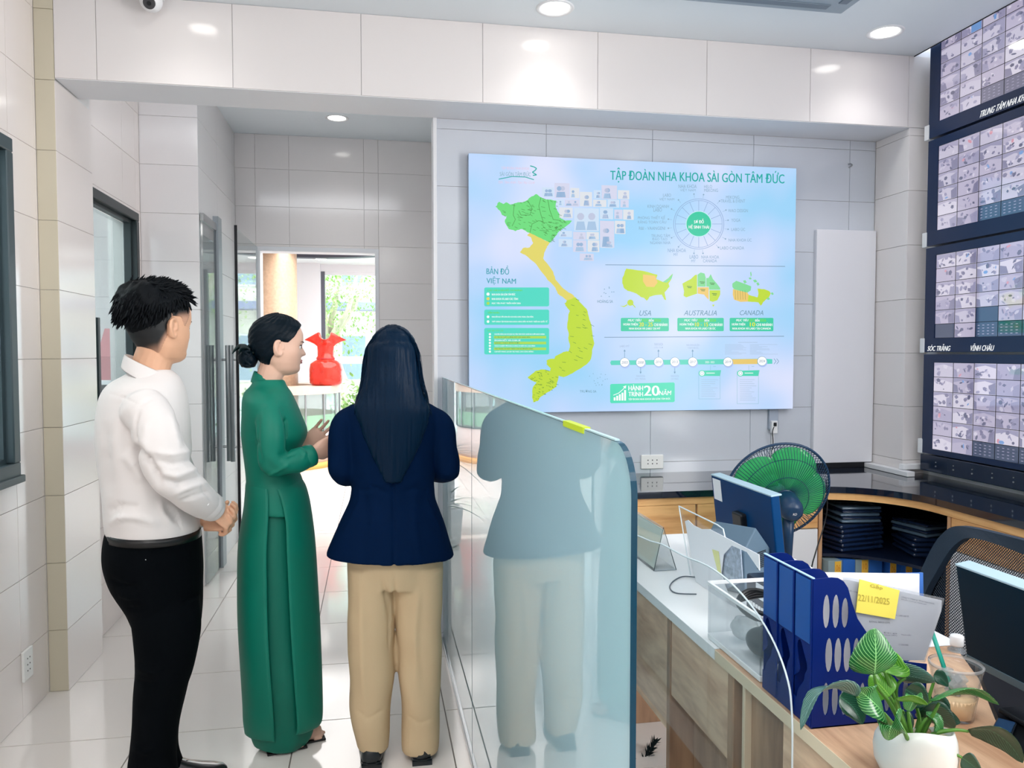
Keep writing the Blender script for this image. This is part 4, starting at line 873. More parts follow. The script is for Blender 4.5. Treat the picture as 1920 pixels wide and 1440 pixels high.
o = obj('cable_trunking', bbox(2.72, 2.865, 3.56, 3.598, CZ+.028, CZ+.056, .002, 1), WHITE, org=(2.8, 3.58, CZ)); tag(o, 'white cable trunking along the front of the pier foot', 'trunking')
# white board leaning in the recess
t = thing('white_panel', 'tall plain white panel standing on the counter right of the display', 'panel', (2.56, 3.855, CZ+.02))
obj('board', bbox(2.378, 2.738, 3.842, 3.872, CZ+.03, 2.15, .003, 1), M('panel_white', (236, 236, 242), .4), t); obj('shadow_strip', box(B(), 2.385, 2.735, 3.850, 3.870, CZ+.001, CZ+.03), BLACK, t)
t = obj('wall_hook', tube(B(), spline([(2.578, 3.874, 2.515), (2.578, 3.85, 2.51), (2.580, 3.84, 2.50), (2.56, 3.838, 2.488)], 4), .004, 8), CHROME, org=(2.578, 3.87, 2.51)); tag(t, 'small metal hook in the wall right of the display top', 'hook')

# ------------------------------------------------------------ GLASS PARTITION
FROST = clear('frosted_film_glass', (225, 240, 240), 2.3, milky=.97, milk=(196, 224, 232))
EDGE = M('glass_edge_teal', (10, 62, 84), .15, spec=.8); EDGEL = M('glass_edge_light', (190, 222, 228), .2)
gp = thing('glass_partition', 'waist to chest high frosted glass partition beside the woman in the navy jacket', 'partition', (.346, 2.6, 0))
def pane(y0, y1, zt, rn):
    bm = B(); pts = [(y1, .02), (y1, zt)]
    if rn: pts += [(y0+rn-rn*sin(radians(a)), zt-rn+rn*cos(radians(a))) for a in range(0, 91, 10)]
    else: pts += [(y0, zt)]
    pts += [(y0, .02)]
    prism(bm, pts, .3415, .3505, 'x', 1)
    for f in bm.faces:
        f.normal_update()
        if abs(f.normal.x) > .9: f.material_index = 0
    return obj('glass_pane', bm, [FROST, EDGE], gp)
ZT = 1.352
pane(2.705, 4.20, ZT, 0); pane(.985, 2.695, ZT, .07)
obj('floor_channel', bbox(.334, .358, .98, 4.21, .0, .028, .002, 1), CHROME, gp)
bm = B()
prism(bm, [(4.20, ZT+.0005), (2.0, ZT+.0005), (1.06, ZT+.0005), (1.06, ZT+.003), (4.20, ZT+.003)], .3425, .3495, 'x'); obj('edge_highlight', bm, EDGEL, gp)
a = atx(1062, 790, .346); b_ = atx(1100, 803, .346)
t = obj('adhesive_tape', box(B(), .3395, .3525, b_.y, a.y, ZT-.006, ZT+.0045), M('tape_yellow', (190, 215, 40), .4), org=(.346, a.y, ZT)); tag(t, 'yellow green tape stuck over the top edge of the glass partition', 'tape')

# ------------------------------------------------------------ DESKS
WD = wood('desk_wood', (246, 210, 176), (188, 138, 106), .4, (1.3, 1.3, 6), 4); WDT = wood('desk_top_wood', (228, 190, 156), (162, 118, 88), .35, (7, .8, 2), 2)
WDD = wood('desk_wood_dark', (186, 148, 118), (122, 90, 72), .5, (5, 5, .8), 2); WEDGE = M('desk_edge', (232, 212, 182), .4)
DZT = .75
def edgeline(y):  # right edge of the desk
    tab = [(0.5, .98), (1.208, 1.162), (1.304, 1.212), (1.636, 1.408), (1.851, 1.457), (2.9, 1.47)]; return lerp_tab(tab, y)
da = thing('office_desk', 'office desk with glossy white top and pale wood front, farther of the two', 'desk', (1.1, 2.3, 0))
bm = B(); prism(bm, [(.823, 1.747), (.823, 2.90), (1.47, 2.90), (1.457, 1.851), (1.43, 1.747)], DZT-.028, DZT, 'z'); obj('desktop', bm, M('desk_white', (253, 253, 254), .25), da)
for (y0, y1, zb) in ((2.07, 2.88, .385), (1.69, 2.045, .50)): obj('front_panel', bbox(.832, .85, y0, y1, zb, DZT-.03, .002, 1), WD, da)
for y in (2.045, 2.87): obj('leg_panel', bbox(.828, 1.40, y, y+.025, .0, DZT-.03, .002, 1), WDD, da)
obj('inner_panel', bbox(.90, .92, 1.75, 2.04, .0, DZT-.03, .002, 1), WDD, da)
db = thing('office_desk', 'office desk with pale wood top in the right foreground carrying the plant', 'desk', (1.0, 1.2, 0))
bm = B(); prism(bm, [(.823, .5), (.823, 1.743), (edgeline(1.743), 1.743), (1.408, 1.636), (1.33, 1.48), (1.212, 1.304), (1.162, 1.208), (1.0, .7), (.98, .5)], DZT-.028, DZT, 'z'); obj('desktop', bm, WDT, db)
obj('edge_band', bbox(.8215, .8235, .5, 1.743, DZT-.028, DZT-.0005, .0005, 1), WEDGE, db)
obj('leg_panel', bbox(.828, 1.2, 1.655, 1.685, .0, DZT-.03, .002, 1), WDD, db); obj('leg_panel', bbox(.828, 1.2, 1.60, 1.612, 0, DZT-.03, .002, 1), WEDGE, db)
obj('front_panel', bbox(.845, .86, 1.44, 1.60, 0, DZT-.03, .002, 1), WDD, db); obj('front_panel', bbox(.832, .85, .5, 1.44, 0, DZT-.03, .002, 1), WD, db)
t = thing('dark_filler_pedestal', 'made-up black pedestal filling the dark area beyond the curved desk edge', 'cabinet', (1.45, 1.0, 0))  # made up to fill the dark area past the desk edge
bm = B(); prism(bm, [(.99, .5), (1.01, .7), (1.172, 1.208), (1.222, 1.304), (1.34, 1.48), (1.40, 1.57), (1.44, 1.57), (1.50, .5)], 0, .735, 'z'); obj('body', bm, BLACK, t)
bm = B(); prism(bm, [(.99, .5), (1.01, .7), (1.172, 1.208), (1.222, 1.304), (1.34, 1.48), (1.40, 1.57), (1.44, 1.57), (1.50, .5)], .736, .748, 'z'); obj('top_board', bm, M('black_top', (12, 14, 18), .35), t)
# clear curved shield on the desk front
sh = thing('clear_shield', 'clear acrylic shield with curved top edge along the front of the desks', 'screen', (.80, 2.0, .5))
pp = [(1197, 1005), (1240, 1020), (1281, 1042), (1325, 1060), (1365, 1088), (1404, 1129), (1436, 1176), (1460, 1224), (1478, 1279), (1484, 1324), (1486, 1400)]
pz = [(3.0, .872)]+[(atx(x, y, .80).y, atx(x, y, .80).z) for x, y in pp]+[(atx(1486, 1400, .80).y, .45)]
pz = [(p.x, p.y) for p in spline([(a, b_, 0) for a, b_ in pz], 3)]
bm = B(); prism(bm, pz+[(3.0, .45)], .7985, .8015, 'x'); obj('sheet', bm, clear('clear_acrylic', (252, 253, 253), 1.25), sh)
bm = B(); tube(bm, [Vector((.80, a, b_)) for a, b_ in pz], .0022, 6); obj('bright_edge', bm, M('acrylic_edge', (222, 232, 236), .2, spec=.8), sh, smooth=True)
# pc tower and duster below
t = thing('computer_tower', 'dark teal computer tower standing under the white desk', 'computer', (1.05, 1.9, 0))
obj('case', bbox(.96, 1.14, 1.74, 2.02, .0, .40, .006, 2), M('tower_teal', (62, 98, 112), .35), t); obj('front_bezel', bbox(.955, 1.145, 1.705, 1.738, .0, .405, .006, 2), BLACK, t)
obj('power_button', cyl(B(), (1.05, 1.700, .36), (1.05, 1.706, .36), .012, 16), CHROME, t)
rd = random.Random(8); p0 = at(1203, 1432, 2.62); p1 = at(1228, 1392, 2.66)
t = thing('feather_duster', 'black feathery duster standing on the floor under the desk', 'duster', (p0.x, p0.y, 0))
bm = B(); tube(bm, [Vector((p0.x-.03, p0.y, 0)), p0, p1], .006, 6); obj('handle', bm, BLACK, t)
bm = B(); ax = (p1-p0).normalized()
for k in range(90):
    s = rd.random(); q = p0.lerp(p1, s); a = rd.uniform(0, 2*pi); u, v = frame_of(ax); d = (u*cos(a)+v*sin(a)+ax*.9).normalized()*rd.uniform(.02, .038); w_ = ax.cross(d).normalized()*.004
    bm.faces.new([bm.verts.new(x) for x in (q-w_, q+d*.5-w_, q+d, q+d*.5+w_, q+w_)])
obj('feathers', bm, M('feather_black', (10, 32, 36), .7), t, kind='stuff')

# ------------------------------------------------------------ THINGS ON THE DESKS
def apply_bool(bm_a, cutters):
    me = bpy.data.meshes.new('a'); bmesh.ops.recalc_face_normals(bm_a, faces=bm_a.faces[:]); bm_a.to_mesh(me); bm_a.free(); o = bpy.data.objects.new('a', me); col.objects.link(o)
    mb = bpy.data.meshes.new('b'); bmesh.ops.recalc_face_normals(cutters, faces=cutters.faces[:]); cutters.to_mesh(mb); cutters.free(); ob = bpy.data.objects.new('b', mb); col.objects.link(ob)
    m = o.modifiers.new('b', 'BOOLEAN'); m.operation = 'DIFFERENCE'; m.object = ob; m.solver = 'EXACT'
    dg = bpy.context.evaluated_depsgraph_get(); dg.update(); nm = bpy.data.meshes.new_from_object(o.evaluated_get(dg))
    bpy.data.objects.remove(o); bpy.data.objects.remove(ob); return nm
BLU = M('organizer_blue', (0, 30, 104), .35, spec=.25); 
XO, Y0o, Y1o = .832, 1.334, 1.524
org_ = thing('file_organizer', 'blue plastic three bay magazine file organizer on the desk edge', 'file organizer', (.96, 1.43, DZT))
prof_px = [(1527, 1086), (1560, 1083), (1572, 1084), (1582, 1090), (1590, 1102), (1598, 1131), (1608, 1160), (1624, 1184), (1651, 1210), (1685, 1234), (1700, 1241), (1738, 1245), (1741, 1350)]
P0 = [at(x, y, Y0o) for x, y in prof_px]; prof = [(max(XO, p.x), p.z) for p in P0]; prof[0] = (XO, prof[0][1]); prof[-1] = (prof[-2][0], DZT+.001); prof += [(XO, DZT+.001)]
ztop = prof[0][1]; xend = prof[-2][0]
ov = []
cc5 = lambda x, y: (1400+x/3.789, 1020+y/3.789)
for (x, y, w, h) in [(568, 480, 50, 240), (635, 480, 50, 240), (700, 490, 50, 215), (585, 790, 52, 245), (650, 790, 52, 245), (715, 790, 52, 245), (780, 790, 50, 245), (850, 800, 50, 235), (563, 1102, 46, 235), (628, 1102, 46, 235), (693, 1102, 46, 235), (758, 1102, 46, 235), (823, 1102, 46, 235), (890, 1090, 46, 235), (1000, 1080, 46, 230), (1130, 1070, 46, 230)]:
    px, py = cc5(x, y); c = at(px, py, Y0o); e1 = at(px+w/7.58, py, Y0o); e2 = at(px, py-h/7.58, Y0o); ov.append((c.x, c.z, e1.x-c.x, e2.z-c.z))
dys = [Y0o, Y0o+.0625, Y0o+.125, Y1o-.002]
for i, y in enumerate(dys):
    bm = B(); prism(bm, prof, y, y+.002, 'y'); cut = B()
    for (cx_, cz_, rx, rz) in ov: prism(cut, [(cx_+rx*cos(2*pi*k/18), cz_+rz*sin(2*pi*k/18)) for k in range(18)], y-.01, y+.012, 'y')
    obj('divider', apply_bool(bm, cut), BLU, org_)
bm = B(); box(bm, XO-.002, XO, Y0o, Y1o, DZT+.001, ztop); cut = B(); dy = (Y1o-Y0o)/3
for k in range(3):
    yc = Y0o+dy*(k+.5)
    pts = []
    for i in range(24):
        s = i/23; pts.append((yc+.014+.006*sin(s*9)-.004*(s-.5), DZT+.035+(ztop-DZT-.05)*.52*s))
    wd = [.012*sin(pi*min(1, max(0, i/23)))**.5*(1-.45*exp(-((i/23-.5)/.09)**2)) for i in range(24)]
    wd = [w*1.45 for w in wd]
    poly = [(p[0]-w-.010*sin(pi*p[1]*12), p[1]) for p, w in zip(pts, wd)]+[(p[0]+w-.010*sin(pi*p[1]*12), p[1]) for p, w in reversed(list(zip(pts, wd)))]
    prism(cut, poly[1:-1], XO-.01, XO+.01, 'x')
obj('spine_panel', apply_bool(bm, cut), BLU, org_)
for k in range(3):
    yc0 = Y0o+dy*k; bm = bbox(XO-.0045, XO-.002, yc0+.006, yc0+dy-.004, DZT+(ztop-DZT)*.56, ztop-.004, .0012, 2); obj('spine_plate', bm, M('organizer_blue_lit', (0, 72, 150), .3, spec=.6), org_)  # lighter blue: display light on the spine put into the colour
    obj('rib', bbox(XO-.0055, XO-.002, yc0+.0, yc0+.004, DZT+.004, ztop, .001, 1), BLU, org_)
obj('front_plate', box(B(), xend-.002, xend, Y0o, Y1o, DZT+.001, DZT+.085), BLU, org_); obj('base_plate', box(B(), XO, xend, Y0o, Y1o, DZT+.001, DZT+.003), BLU, org_)
obj('top_edge', bbox(XO-.0035, XO+.0015, Y0o, Y1o, ztop, ztop+.0025, .0005, 1), M('organizer_edge', (185, 222, 245), .3), org_)
# papers in the organizer
PAPER = M('paper', (236, 237, 242), .6); SLV = clear('plastic_sleeve', (240, 243, 247), 1.35, milky=.12); PGR = M('paper_grey', (218, 216, 217), .6); INK = M('ink', (70, 72, 84), .7); INKD = M('ink_dark', (35, 36, 44), .7)
def sheet(name, pts, Y, th, mat, lab, cat, lean=0.0, group=None):
    """flat sheet cornered at four pixels on the plane Y (leaning back by lean)"""
    P = [at(x, y, Y) for x, y in pts]; bm = B()
    A = [bm.verts.new(p) for p in P]; C_ = [bm.verts.new(p+Vector((0, th, 0))) for p in P]
    bm.faces.new(A); bm.faces.new(C_[::-1])
    for i in range(len(P)): bm.faces.new((A[i], C_[i], C_[(i+1) % len(P)], A[(i+1) % len(P)]))
    o = obj(name, bm, mat, org=P[0]); tag(o, lab, cat, group); return o
sheet('paper_sheet', [(1526, 1073), (1724, 1076), (1724, 1200), (1560, 1330)], 1.415, .002, PAPER, 'white sheet standing highest in the blue organizer behind the grey quotation', 'paper')
sheet('file_folder', [(1530, 1078), (1731, 1074), (1733, 1220), (1560, 1335)], 1.425, .003, M('folder_blue', (70, 120, 200), .4), 'thin blue folder behind the white sheet in the organizer', 'folder')
sheet('file_folder', [(1545, 1140), (1572, 1140), (1575, 1340), (1548, 1345)], 1.383, .003, M('folder_green', (120, 200, 130), .4), 'green folder inside the organizer seen through its oval slots', 'folder')
sheet('paper_sheet', [(1533, 1110), (1650, 1130), (1690, 1240), (1725, 1340), (1535, 1350)], 1.372, .006, PAPER, 'stack of white papers in the middle bay of the organizer seen through slots', 'paper')
YQ = 1.352
qd = sheet('quotation_sheet', [(1572, 1087), (1590, 1087), (1766, 1126), (1765, 1145), (1733, 1238), (1700, 1238), (1655, 1236), (1620, 1190), (1600, 1150)], YQ, .002, PGR, 'grey printed quotation in a clear sleeve leaning out of the organizer', 'paper')
bm = B()
def ptext(s, x0, y0, x1, y1, slope=.21, Y=YQ-.0012): put_text(bm, s, lambda a, b: at(x0+(x1-x0)*a, y1+(y0-y1)*b+slope*(x1-x0)*a, Y))
ptext('CÔNG TY TNHH SX TM DV NHA KHOA', 1690, 1117, 1752, 1120.5); ptext('Địa chỉ: 12 Lê Lợi, Thành phố', 1690, 1122, 1737, 1125); ptext('SỐ: 15/BG', 1592, 1105, 1611, 1108.5); ptext('BẢNG BÁO GIÁ', 1630, 1162.5, 1669, 1167, .06); ptext('+ 5.800.000 Đ', 1680, 1152, 1704, 1155, .1); ptext('Đơn giá', 1657, 1185, 1682, 1188, .06); ptext('(chưa VAT)', 1657, 1189, 1682, 1192, .06); ptext('Thành tiền', 1689, 1188, 1708, 1191, .06); ptext('11.200.000', 1685, 1207, 1703, 1210, .06)
obj('print', bm, INK, qd)
note = sheet('sticky_note', [(1612, 1086), (1687, 1107), (1678, 1161), (1605, 1148)], YQ-.006, .0012, M('note_yellow', (236, 220, 96), .6), 'yellow sticky note with handwritten date on the grey quotation', 'note')
bm = B(); ptext('22/11/2025', 1609, 1114, 1668, 1126, .14, YQ-.0068); ptext('Gấp', 1632, 1093, 1655, 1103, .2, YQ-.0068); obj('handwriting', bm, M('pencil', (172, 156, 60), .7), note)
sl = sheet('plastic_sleeve', [(1580, 1083), (1592, 1083), (1771, 1122), (1768, 1135), (1735, 1242), (1655, 1240), (1600, 1150)], YQ-.003, .0006, SLV, 'clear plastic sleeve over the grey quotation', 'sleeve')
# plastic tray with cables
zt = atx(1345, 1106, .838).z; t = thing('plastic_tray', 'white translucent plastic tray of black cables beside the organizer', 'tray', (.92, 1.68, DZT))
TRY = clear('tray_plastic', (248, 250, 251), 1.15, milky=.07, milk=(245, 247, 250)); ty0, ty1, tx0, tx1 = 1.545, 1.815, .836, 1.01; zt = min(zt, .90)
for q in ((tx0, tx0+.003, ty0, ty1), (tx1-.003, tx1, ty0, ty1), (tx0, tx1, ty0, ty0+.003), (tx0, tx1, ty1-.003, ty1)): obj('side_wall', box(B(), q[0], q[1], q[2], q[3], DZT+.016, zt), TRY, t)
obj('rim', box(box(box(box(B(), tx0-.003, tx0+.004, ty0, ty1, zt, zt+.008), tx1-.004, tx1+.003, ty0, ty1, zt, zt+.008), tx0, tx1, ty0-.003, ty0+.004, zt, zt+.008), tx0, tx1, ty1-.004, ty1+.003, zt, zt+.008), WHITE, t)
obj('base', bbox(tx0-.001, tx1, ty0, ty1, DZT+.001, DZT+.016, .002, 1), WHITE, t)
def coil(c, R, r, n, mat, lab, tilt=.3):
    bm = B(); pts = []
    for k in range(n*20): a = 2*pi*k/20; pts.append(Vector(c)+Vector((R*(1+.06*sin(k*.37))*cos(a), R*1.3*sin(a), .004*k/20+tilt*R*sin(a+1)*.5+.004*sin(k*.9))))
    tube(bm, pts, r, 7); o = obj('cable_coil', bm, mat, org=c, smooth=True); tag(o, lab, 'cable')
coil((.925, 1.70, .862), .055, .0055, 4, BLACK, 'upper black cable coil heaped in the white tray')
coil((.93, 1.64, .80), .05, .005, 3, BLACK, 'lower black cable coil inside the white tray')
bm = B(); sph(bm, (.892, 1.635, .803), .036, 20, 1, 1.5, .9); o = obj('computer_mouse', bm, M('mouse_dark', (0, 16, 22), .4), org=(.885, 1.63, .77), smooth=True); tag(o, 'dark rounded mouse lying at the front of the white tray', 'mouse')
bm = B(); sph(bm, (.90, 1.74, .80), .034, 12, 1, 1.1, .9); o = obj('crumpled_bag', remesh(bm, .004, 1, disp=lambda p: .006*mnoise.noise(p*60)), clear('crinkle', (225, 232, 235), 1.6, milky=.3), org=(.9, 1.74, .77)); tag(o, 'crumpled clear plastic bag inside the white tray', 'bag')

# tent sign
AC = clear('clear_acrylic', (252, 253, 253), 1.25); t = thing('tent_sign', 'clear triangular tent sign standing at the far end of the white desk', 'sign', (.96, 2.55, DZT))
n0, n1 = at(1226, 1070, 2.41), at(1268, 1070, 2.41); ap = at(1244, 989, 2.41); f_ = 2.69
tri = [(n0.x, DZT+.002), (n1.x, DZT+.002), (ap.x, ap.z)]
for (a, b_) in ((0, 1), (1, 2), (2, 0)):
    pa, pb = Vector((tri[a][0], 0, tri[a][1])), Vector((tri[b_][0], 0, tri[b_][1])); nn = Vector((-(pb.z-pa.z), 0, pb.x-pa.x)).normalized()*.0015
    bm = B(); prism(bm, [(p.x, p.z) for p in (pa-nn, pb-nn, pb+nn, pa+nn)], 2.41, f_, 'y'); obj('acrylic_sheet', bm, AC, t)
bm = B(); tube(bm, [Vector((p[0], 2.41, p[1])) for p in tri], .0018, 6, closed=True); obj('sheet_edge', bm, M('edge_dark', (60, 70, 78), .3), t)
pa, pb = Vector((tri[2][0], 0, tri[2][1])), Vector((tri[0][0], 0, tri[0][1])); bm = B(); prism(bm, [(pa.x+.004, pa.z-.01), (pb.x+.006, pb.z+.004), (pb.x+.0075, pb.z+.004), (pa.x+.0055, pa.z-.01)], 2.42, f_-.01, 'y'); obj('insert_card', bm, M('card_green', (226, 236, 226), .5), t)
# brochure holder
t = thing('brochure_holder', 'clear acrylic brochure holder with white papers in front of the far monitor', 'holder', (1.0, 2.1, DZT))
def slab(pts, x, th, mat, name, par, k=1):  # slab in the plane X = x + lean*(z-DZT)
    P = [atx(px, py, x) for px, py in pts]
    for p in P: p.z = max(p.z, DZT+.0015)
    bm = B(); A = [bm.verts.new(p) for p in P]; C_ = [bm.verts.new(p+Vector((th, 0, 0))) for p in P]; n = len(P); bm.faces.new(A); bm.faces.new(C_[::-1])
    for i in range(n): bm.faces.new((A[i], C_[i], C_[(i+1) % n], A[(i+1) % n]))
    return obj(name, bm, mat, par)
slab([(1273, 949), (1345, 984), (1356, 992), (1360, 1010), (1395, 1135), (1350, 1160), (1300, 1112)], 1.02, .003, AC, 'back_plate', t)
slab([(1284, 977), (1290, 975), (1300, 985), (1315, 992), (1330, 992), (1423, 1040), (1424, 1070), (1400, 1035), (1372, 1023), (1356, 1040), (1352, 1075), (1370, 1130), (1345, 1148), (1305, 1115), (1292, 1020)], 1.005, .002, PAPER, 'white_paper', t)
slab([(1354, 1040), (1362, 1028), (1380, 1022), (1388, 1030), (1392, 1090), (1360, 1105), (1352, 1075)], 1.012, .003, M('brochure_grey', (160, 172, 188), .5, var=.25, vscale=80), 'brochure', t)
slab([(1335, 1030), (1347, 1034), (1352, 1078), (1345, 1070)], 1.003, .001, M('pale_yellow', (226, 226, 160), .5), 'yellow_strip', t)
slab([(1355, 1058), (1373, 1068), (1382, 1140), (1362, 1130)], .985, .003, AC, 'front_plate', t)
bm = B(); tube(bm, [atx(x, y, 1.019) for x, y in ((1273, 949), (1345, 984), (1356, 992), (1360, 1010))], .0022, 6); tube(bm, [atx(x, y, 1.019) for x, y in ((1273, 949), (1300, 1112))], .002, 6); obj('plate_edge', bm, M('acrylic_edge', (222, 232, 236), .2, spec=.8), t)
# grey receipt printer with vents
c = at(1392, 1035, 2.18); R = Matrix.Translation((c.x, 2.22, DZT+.085)) @ Matrix.Rotation(.62, 4, 'Z')
t = thing('receipt_printer', 'small grey device with a vent grille in front of the far monitor', 'printer', (c.x, 2.22, DZT))
bm = B(); prism(bm, [(-.075, -.084), (.075, -.084), (.085, .03), (-.01, .11), (-.085, .05)], -.07, .07, 'y'); bm.transform(R); bevel(bm, .004, 2); obj('case', bm, M('device_grey', (88, 110, 128), .45, spec=.2), t)
bm = B()
for k in range(9): box(bm, -.0, .055, -.0712, -.069, -.02+k*.006, -.017+k*.006)
bm.transform(R); obj('vent', bm, BLACK, t)
t = thing('card_terminal', 'black terminal with white label beside the blue organizer', 'terminal', (1.08, 1.95, DZT))
obj('case', bbox(1.03, 1.14, 1.87, 1.99, DZT+.001, DZT+.11, .006, 2), M('terminal_dark', (20, 34, 54), .3), t); obj('label', box(B(), 1.028, 1.0305, 1.88, 1.93, DZT+.06, DZT+.10), PAPER, t)
for k in range(6): obj('key', bbox(1.027, 1.031, 1.89+k*.015, 1.90+k*.015, DZT+.03, DZT+.04, .001, 1), WHITE, t)
o = obj('desk_cable', tube(B(), spline([atz(x, y, DZT+.003) for x, y in ((1303, 1082), (1280, 1081), (1262, 1090), (1256, 1102), (1268, 1112), (1306, 1114))], 6), .002, 6), M('cable_grey', (90, 96, 108), .5), org=(1.0, 2.3, DZT)); tag(o, 'thin grey cable looping over the white desktop', 'cable')

# monitors
def monitor(lab, x, yl, yr, zb, zt, lean, sticker, base):
    """back faces -X; top leans towards -X"""
    t = thing('computer_monitor', lab, 'monitor', (x+.08, (yl+yr)/2, DZT), 'desk monitors'); h = zt-zb; yc = (yl+yr)/2
    R = Matrix.Translation((x+lean*h, yc, zb)) @ Matrix.Rotation(-lean, 4, 'Y')
    w = abs(yl-yr)/2; MB_ = M('monitor_back', (0, 56, 104), .5, spec=.12) if sticker else M('monitor_back_dark', (2, 30, 46), .5, spec=.1)
    obj('rear_shell', bbox(.0, .03, -w, w, 0, h, .004, 2, R), MB_, t); obj('screen', bbox(.031, .036, -w+.01, w-.01, .012, h-.01, .001, 1, R), BLACK, t)
    obj('bezel', bbox(.0005, .037, -w-.0015, w+.0015, h-.001, h+.004, .001, 1, R), M('monitor_bezel', (170, 196, 210), .35), t)
    obj('bottom_bezel', bbox(-.001, .037, -w, w, -.008, .012, .002, 1, R), M('bezel_teal', (70, 96, 110), .4), t)
    if sticker: obj('sticker', bbox(-.001, .0, w-.075, w-.012, h-.085, h-.008, .0003, 1, R), PAPER, t)
    nb = bbox(-.02, .012, -.035, .035, .02, h*.6, .006, 2, R); obj('neck_mount', nb, BLACK, t)
    bx_, by_ = base; obj('neck', bbox(bx_-.015, bx_+.015, by_-.03, by_+.03, DZT+.012, zb+.08, .003, 1), BLACK, t); obj('base', bbox(bx_-.09, bx_+.09, by_-.11, by_+.11, DZT+.001, DZT+.012, .004, 2), BLACK, t)
a = at(1333, 890, 2.62); b_ = at(1462, 930, 2.19)
monitor('dark blue monitor seen from behind with white sticker, in front of the green fan', a.x, a.y, b_.y, .80, (a.z+b_.z)/2, .12, True, (a.x+.09, 2.44))
a = atx(1791, 1058, 1.25); monitor('near black monitor seen from behind at the right edge beside the mesh chair', 1.25, a.y, a.y-.46, .805, a.z, .16, False, (1.33, 1.22))

# iced drink, bottle, phone, sheet
c = Vector((1.141, 1.328, 0)); zr = at(1790, 1250, 1.33).z; t = thing('iced_drink', 'clear plastic cup of iced milky coffee with teal straw behind the plant', 'drink', (c.x, c.y, DZT))
bm = B(); lathe(bm, [(.033, DZT+.001), (.034, DZT+.004), (.046, zr-.01), (.049, zr), (.0495, zr+.003), (.047, zr+.003), (.044, zr-.01), (.032, DZT+.006)], c, 36, cap1=True); obj('cup', bm, clear('cup_plastic', (251, 252, 252), 1.3, milky=.04), t, smooth=True)
bm = B(); lathe(bm, [(.0315, DZT+.007), (.0375, DZT+.045), (.001, DZT+.046)], c, 32, cap1=False); obj('coffee', bm, M('milk_coffee', (255, 216, 168), .3), t, smooth=True)
rd = random.Random(3)
for k in range(9):
    a = rd.uniform(0, 6.28); r = rd.uniform(0, .02); q = c+Vector((r*cos(a), r*sin(a), DZT+.05+.005*k)); R = Matrix.Translation(q) @ Matrix.Rotation(rd.random()*3, 4, 'X') @ Matrix.Rotation(rd.random()*3, 4, 'Z')
    obj('ice_cube', bbox(-.009, .009, -.009, .009, -.009, .009, .003, 2, R), clear('ice', (238, 242, 245), 1.5, milky=.35), t)
s0 = at(1748, 1186, 1.36); s1 = at(1784, 1292, 1.325); obj('straw', cyl(B(), s0, s1, .0042, 12), M('straw_teal', (40, 170, 150), .35), t, smooth=True)
bm = B(); lathe(bm, [(.046, zr+.003), (.05, zr+.004), (.05, zr+.008), (.047, zr+.009)], c, 36, cap0=False, cap1=False); obj('rim', bm, clear('ice', (238, 242, 245), 1.5, milky=.35), t, smooth=True)
c = Vector((1.401, 1.63, 0)); zc = at(1803, 1190, 1.63).z; t = thing('small_bottle', 'small clear bottle with a white cap at the edge of the desk', 'bottle', (c.x, c.y, DZT))
bm = B(); lathe(bm, [(.018, DZT+.001), (.02, DZT+.004), (.02, zc-.045), (.010, zc-.028), (.010, zc-.02)], c, 24); obj('body', bm, clear('bottle_clear', (225, 232, 238), 1.45, milky=.2), t, smooth=True)
bm = B(); lathe(bm, [(.0145, zc-.026), (.0155, zc-.022), (.0155, zc-.003), (.013, zc), (.001, zc)], c, 24); obj('cap', bm, WHITE, t, smooth=True)
pc = atz(1880, 1372, .752); R = Matrix.Translation((pc.x, pc.y, .7535)) @ Matrix.Rotation(-.9, 4, 'Z')
t = thing('mobile_phone', 'dark blue mobile phone lying on the black pedestal at the right', 'phone', (pc.x, pc.y, .75)); obj('body', bbox(-.017, .017, -.05, .05, -.004, .004, .003, 3, R), M('phone_dark', (12, 22, 34), .3), t); obj('screen', bbox(-.014, .014, -.046, .046, .0042, .0046, .0001, 1, R), M('phone_glass', (36, 66, 104), .08, spec=.8), t)
o = obj('paper_sheet', bbox(1.24, 1.44, 1.66, 1.86, DZT+.0005, DZT+.0025, .0004, 1, None), PAPER, org=(1.34, 1.76, DZT)); tag(o, 'white sheet lying flat on the desk behind the drink', 'paper')

# ------------------------------------------------------------ FAN
FY = 2.98; fc = at(1457, 921, FY); t = thing('stand_fan', 'stand fan with green translucent blades seen from behind at the counter', 'fan', (fc.x, FY, 0))
axis = Vector((.10, .93, .33)).normalized(); uu = axis.cross(Vector((0, 0, 1))).normalized(); vv = uu.cross(axis).normalized()
GB = M('fan_navy', (18, 52, 84), .35); RF = .224
def fp(r, a, d): return fc+(uu*cos(a)+vv*sin(a))*r+axis*d
bm = B(); tube(bm, [fp(RF, 2*pi*k/72, 0) for k in range(72)], .0055, 8, closed=True); obj('outer_ring', bm, GB, t, smooth=True)
for s, nm in ((-1, 'rear_guard'), (1, 'front_guard')):
    bm = B()
    for k in range(96):
        a = 2*pi*k/96+.02*s; tube(bm, [fp(.045, a, s*.075), fp(.10, a, s*.074), fp(.175, a, s*.055), fp(RF, a, s*.006)], .0013, 4, cap=False)
    for r, d in ((.105, .0745), (.178, .053)): tube(bm, [fp(r, 2*pi*k/60, s*d) for k in range(60)], .0015, 5, closed=True)
    tube(bm, [fp(.045, 2*pi*k/40, s*.075) for k in range(40)], .004, 6, closed=True)
    obj(nm, bm, GB, t)
GBL = clear('fan_green', (150, 245, 190), 1.35, milky=.34, milk=(120, 255, 175))
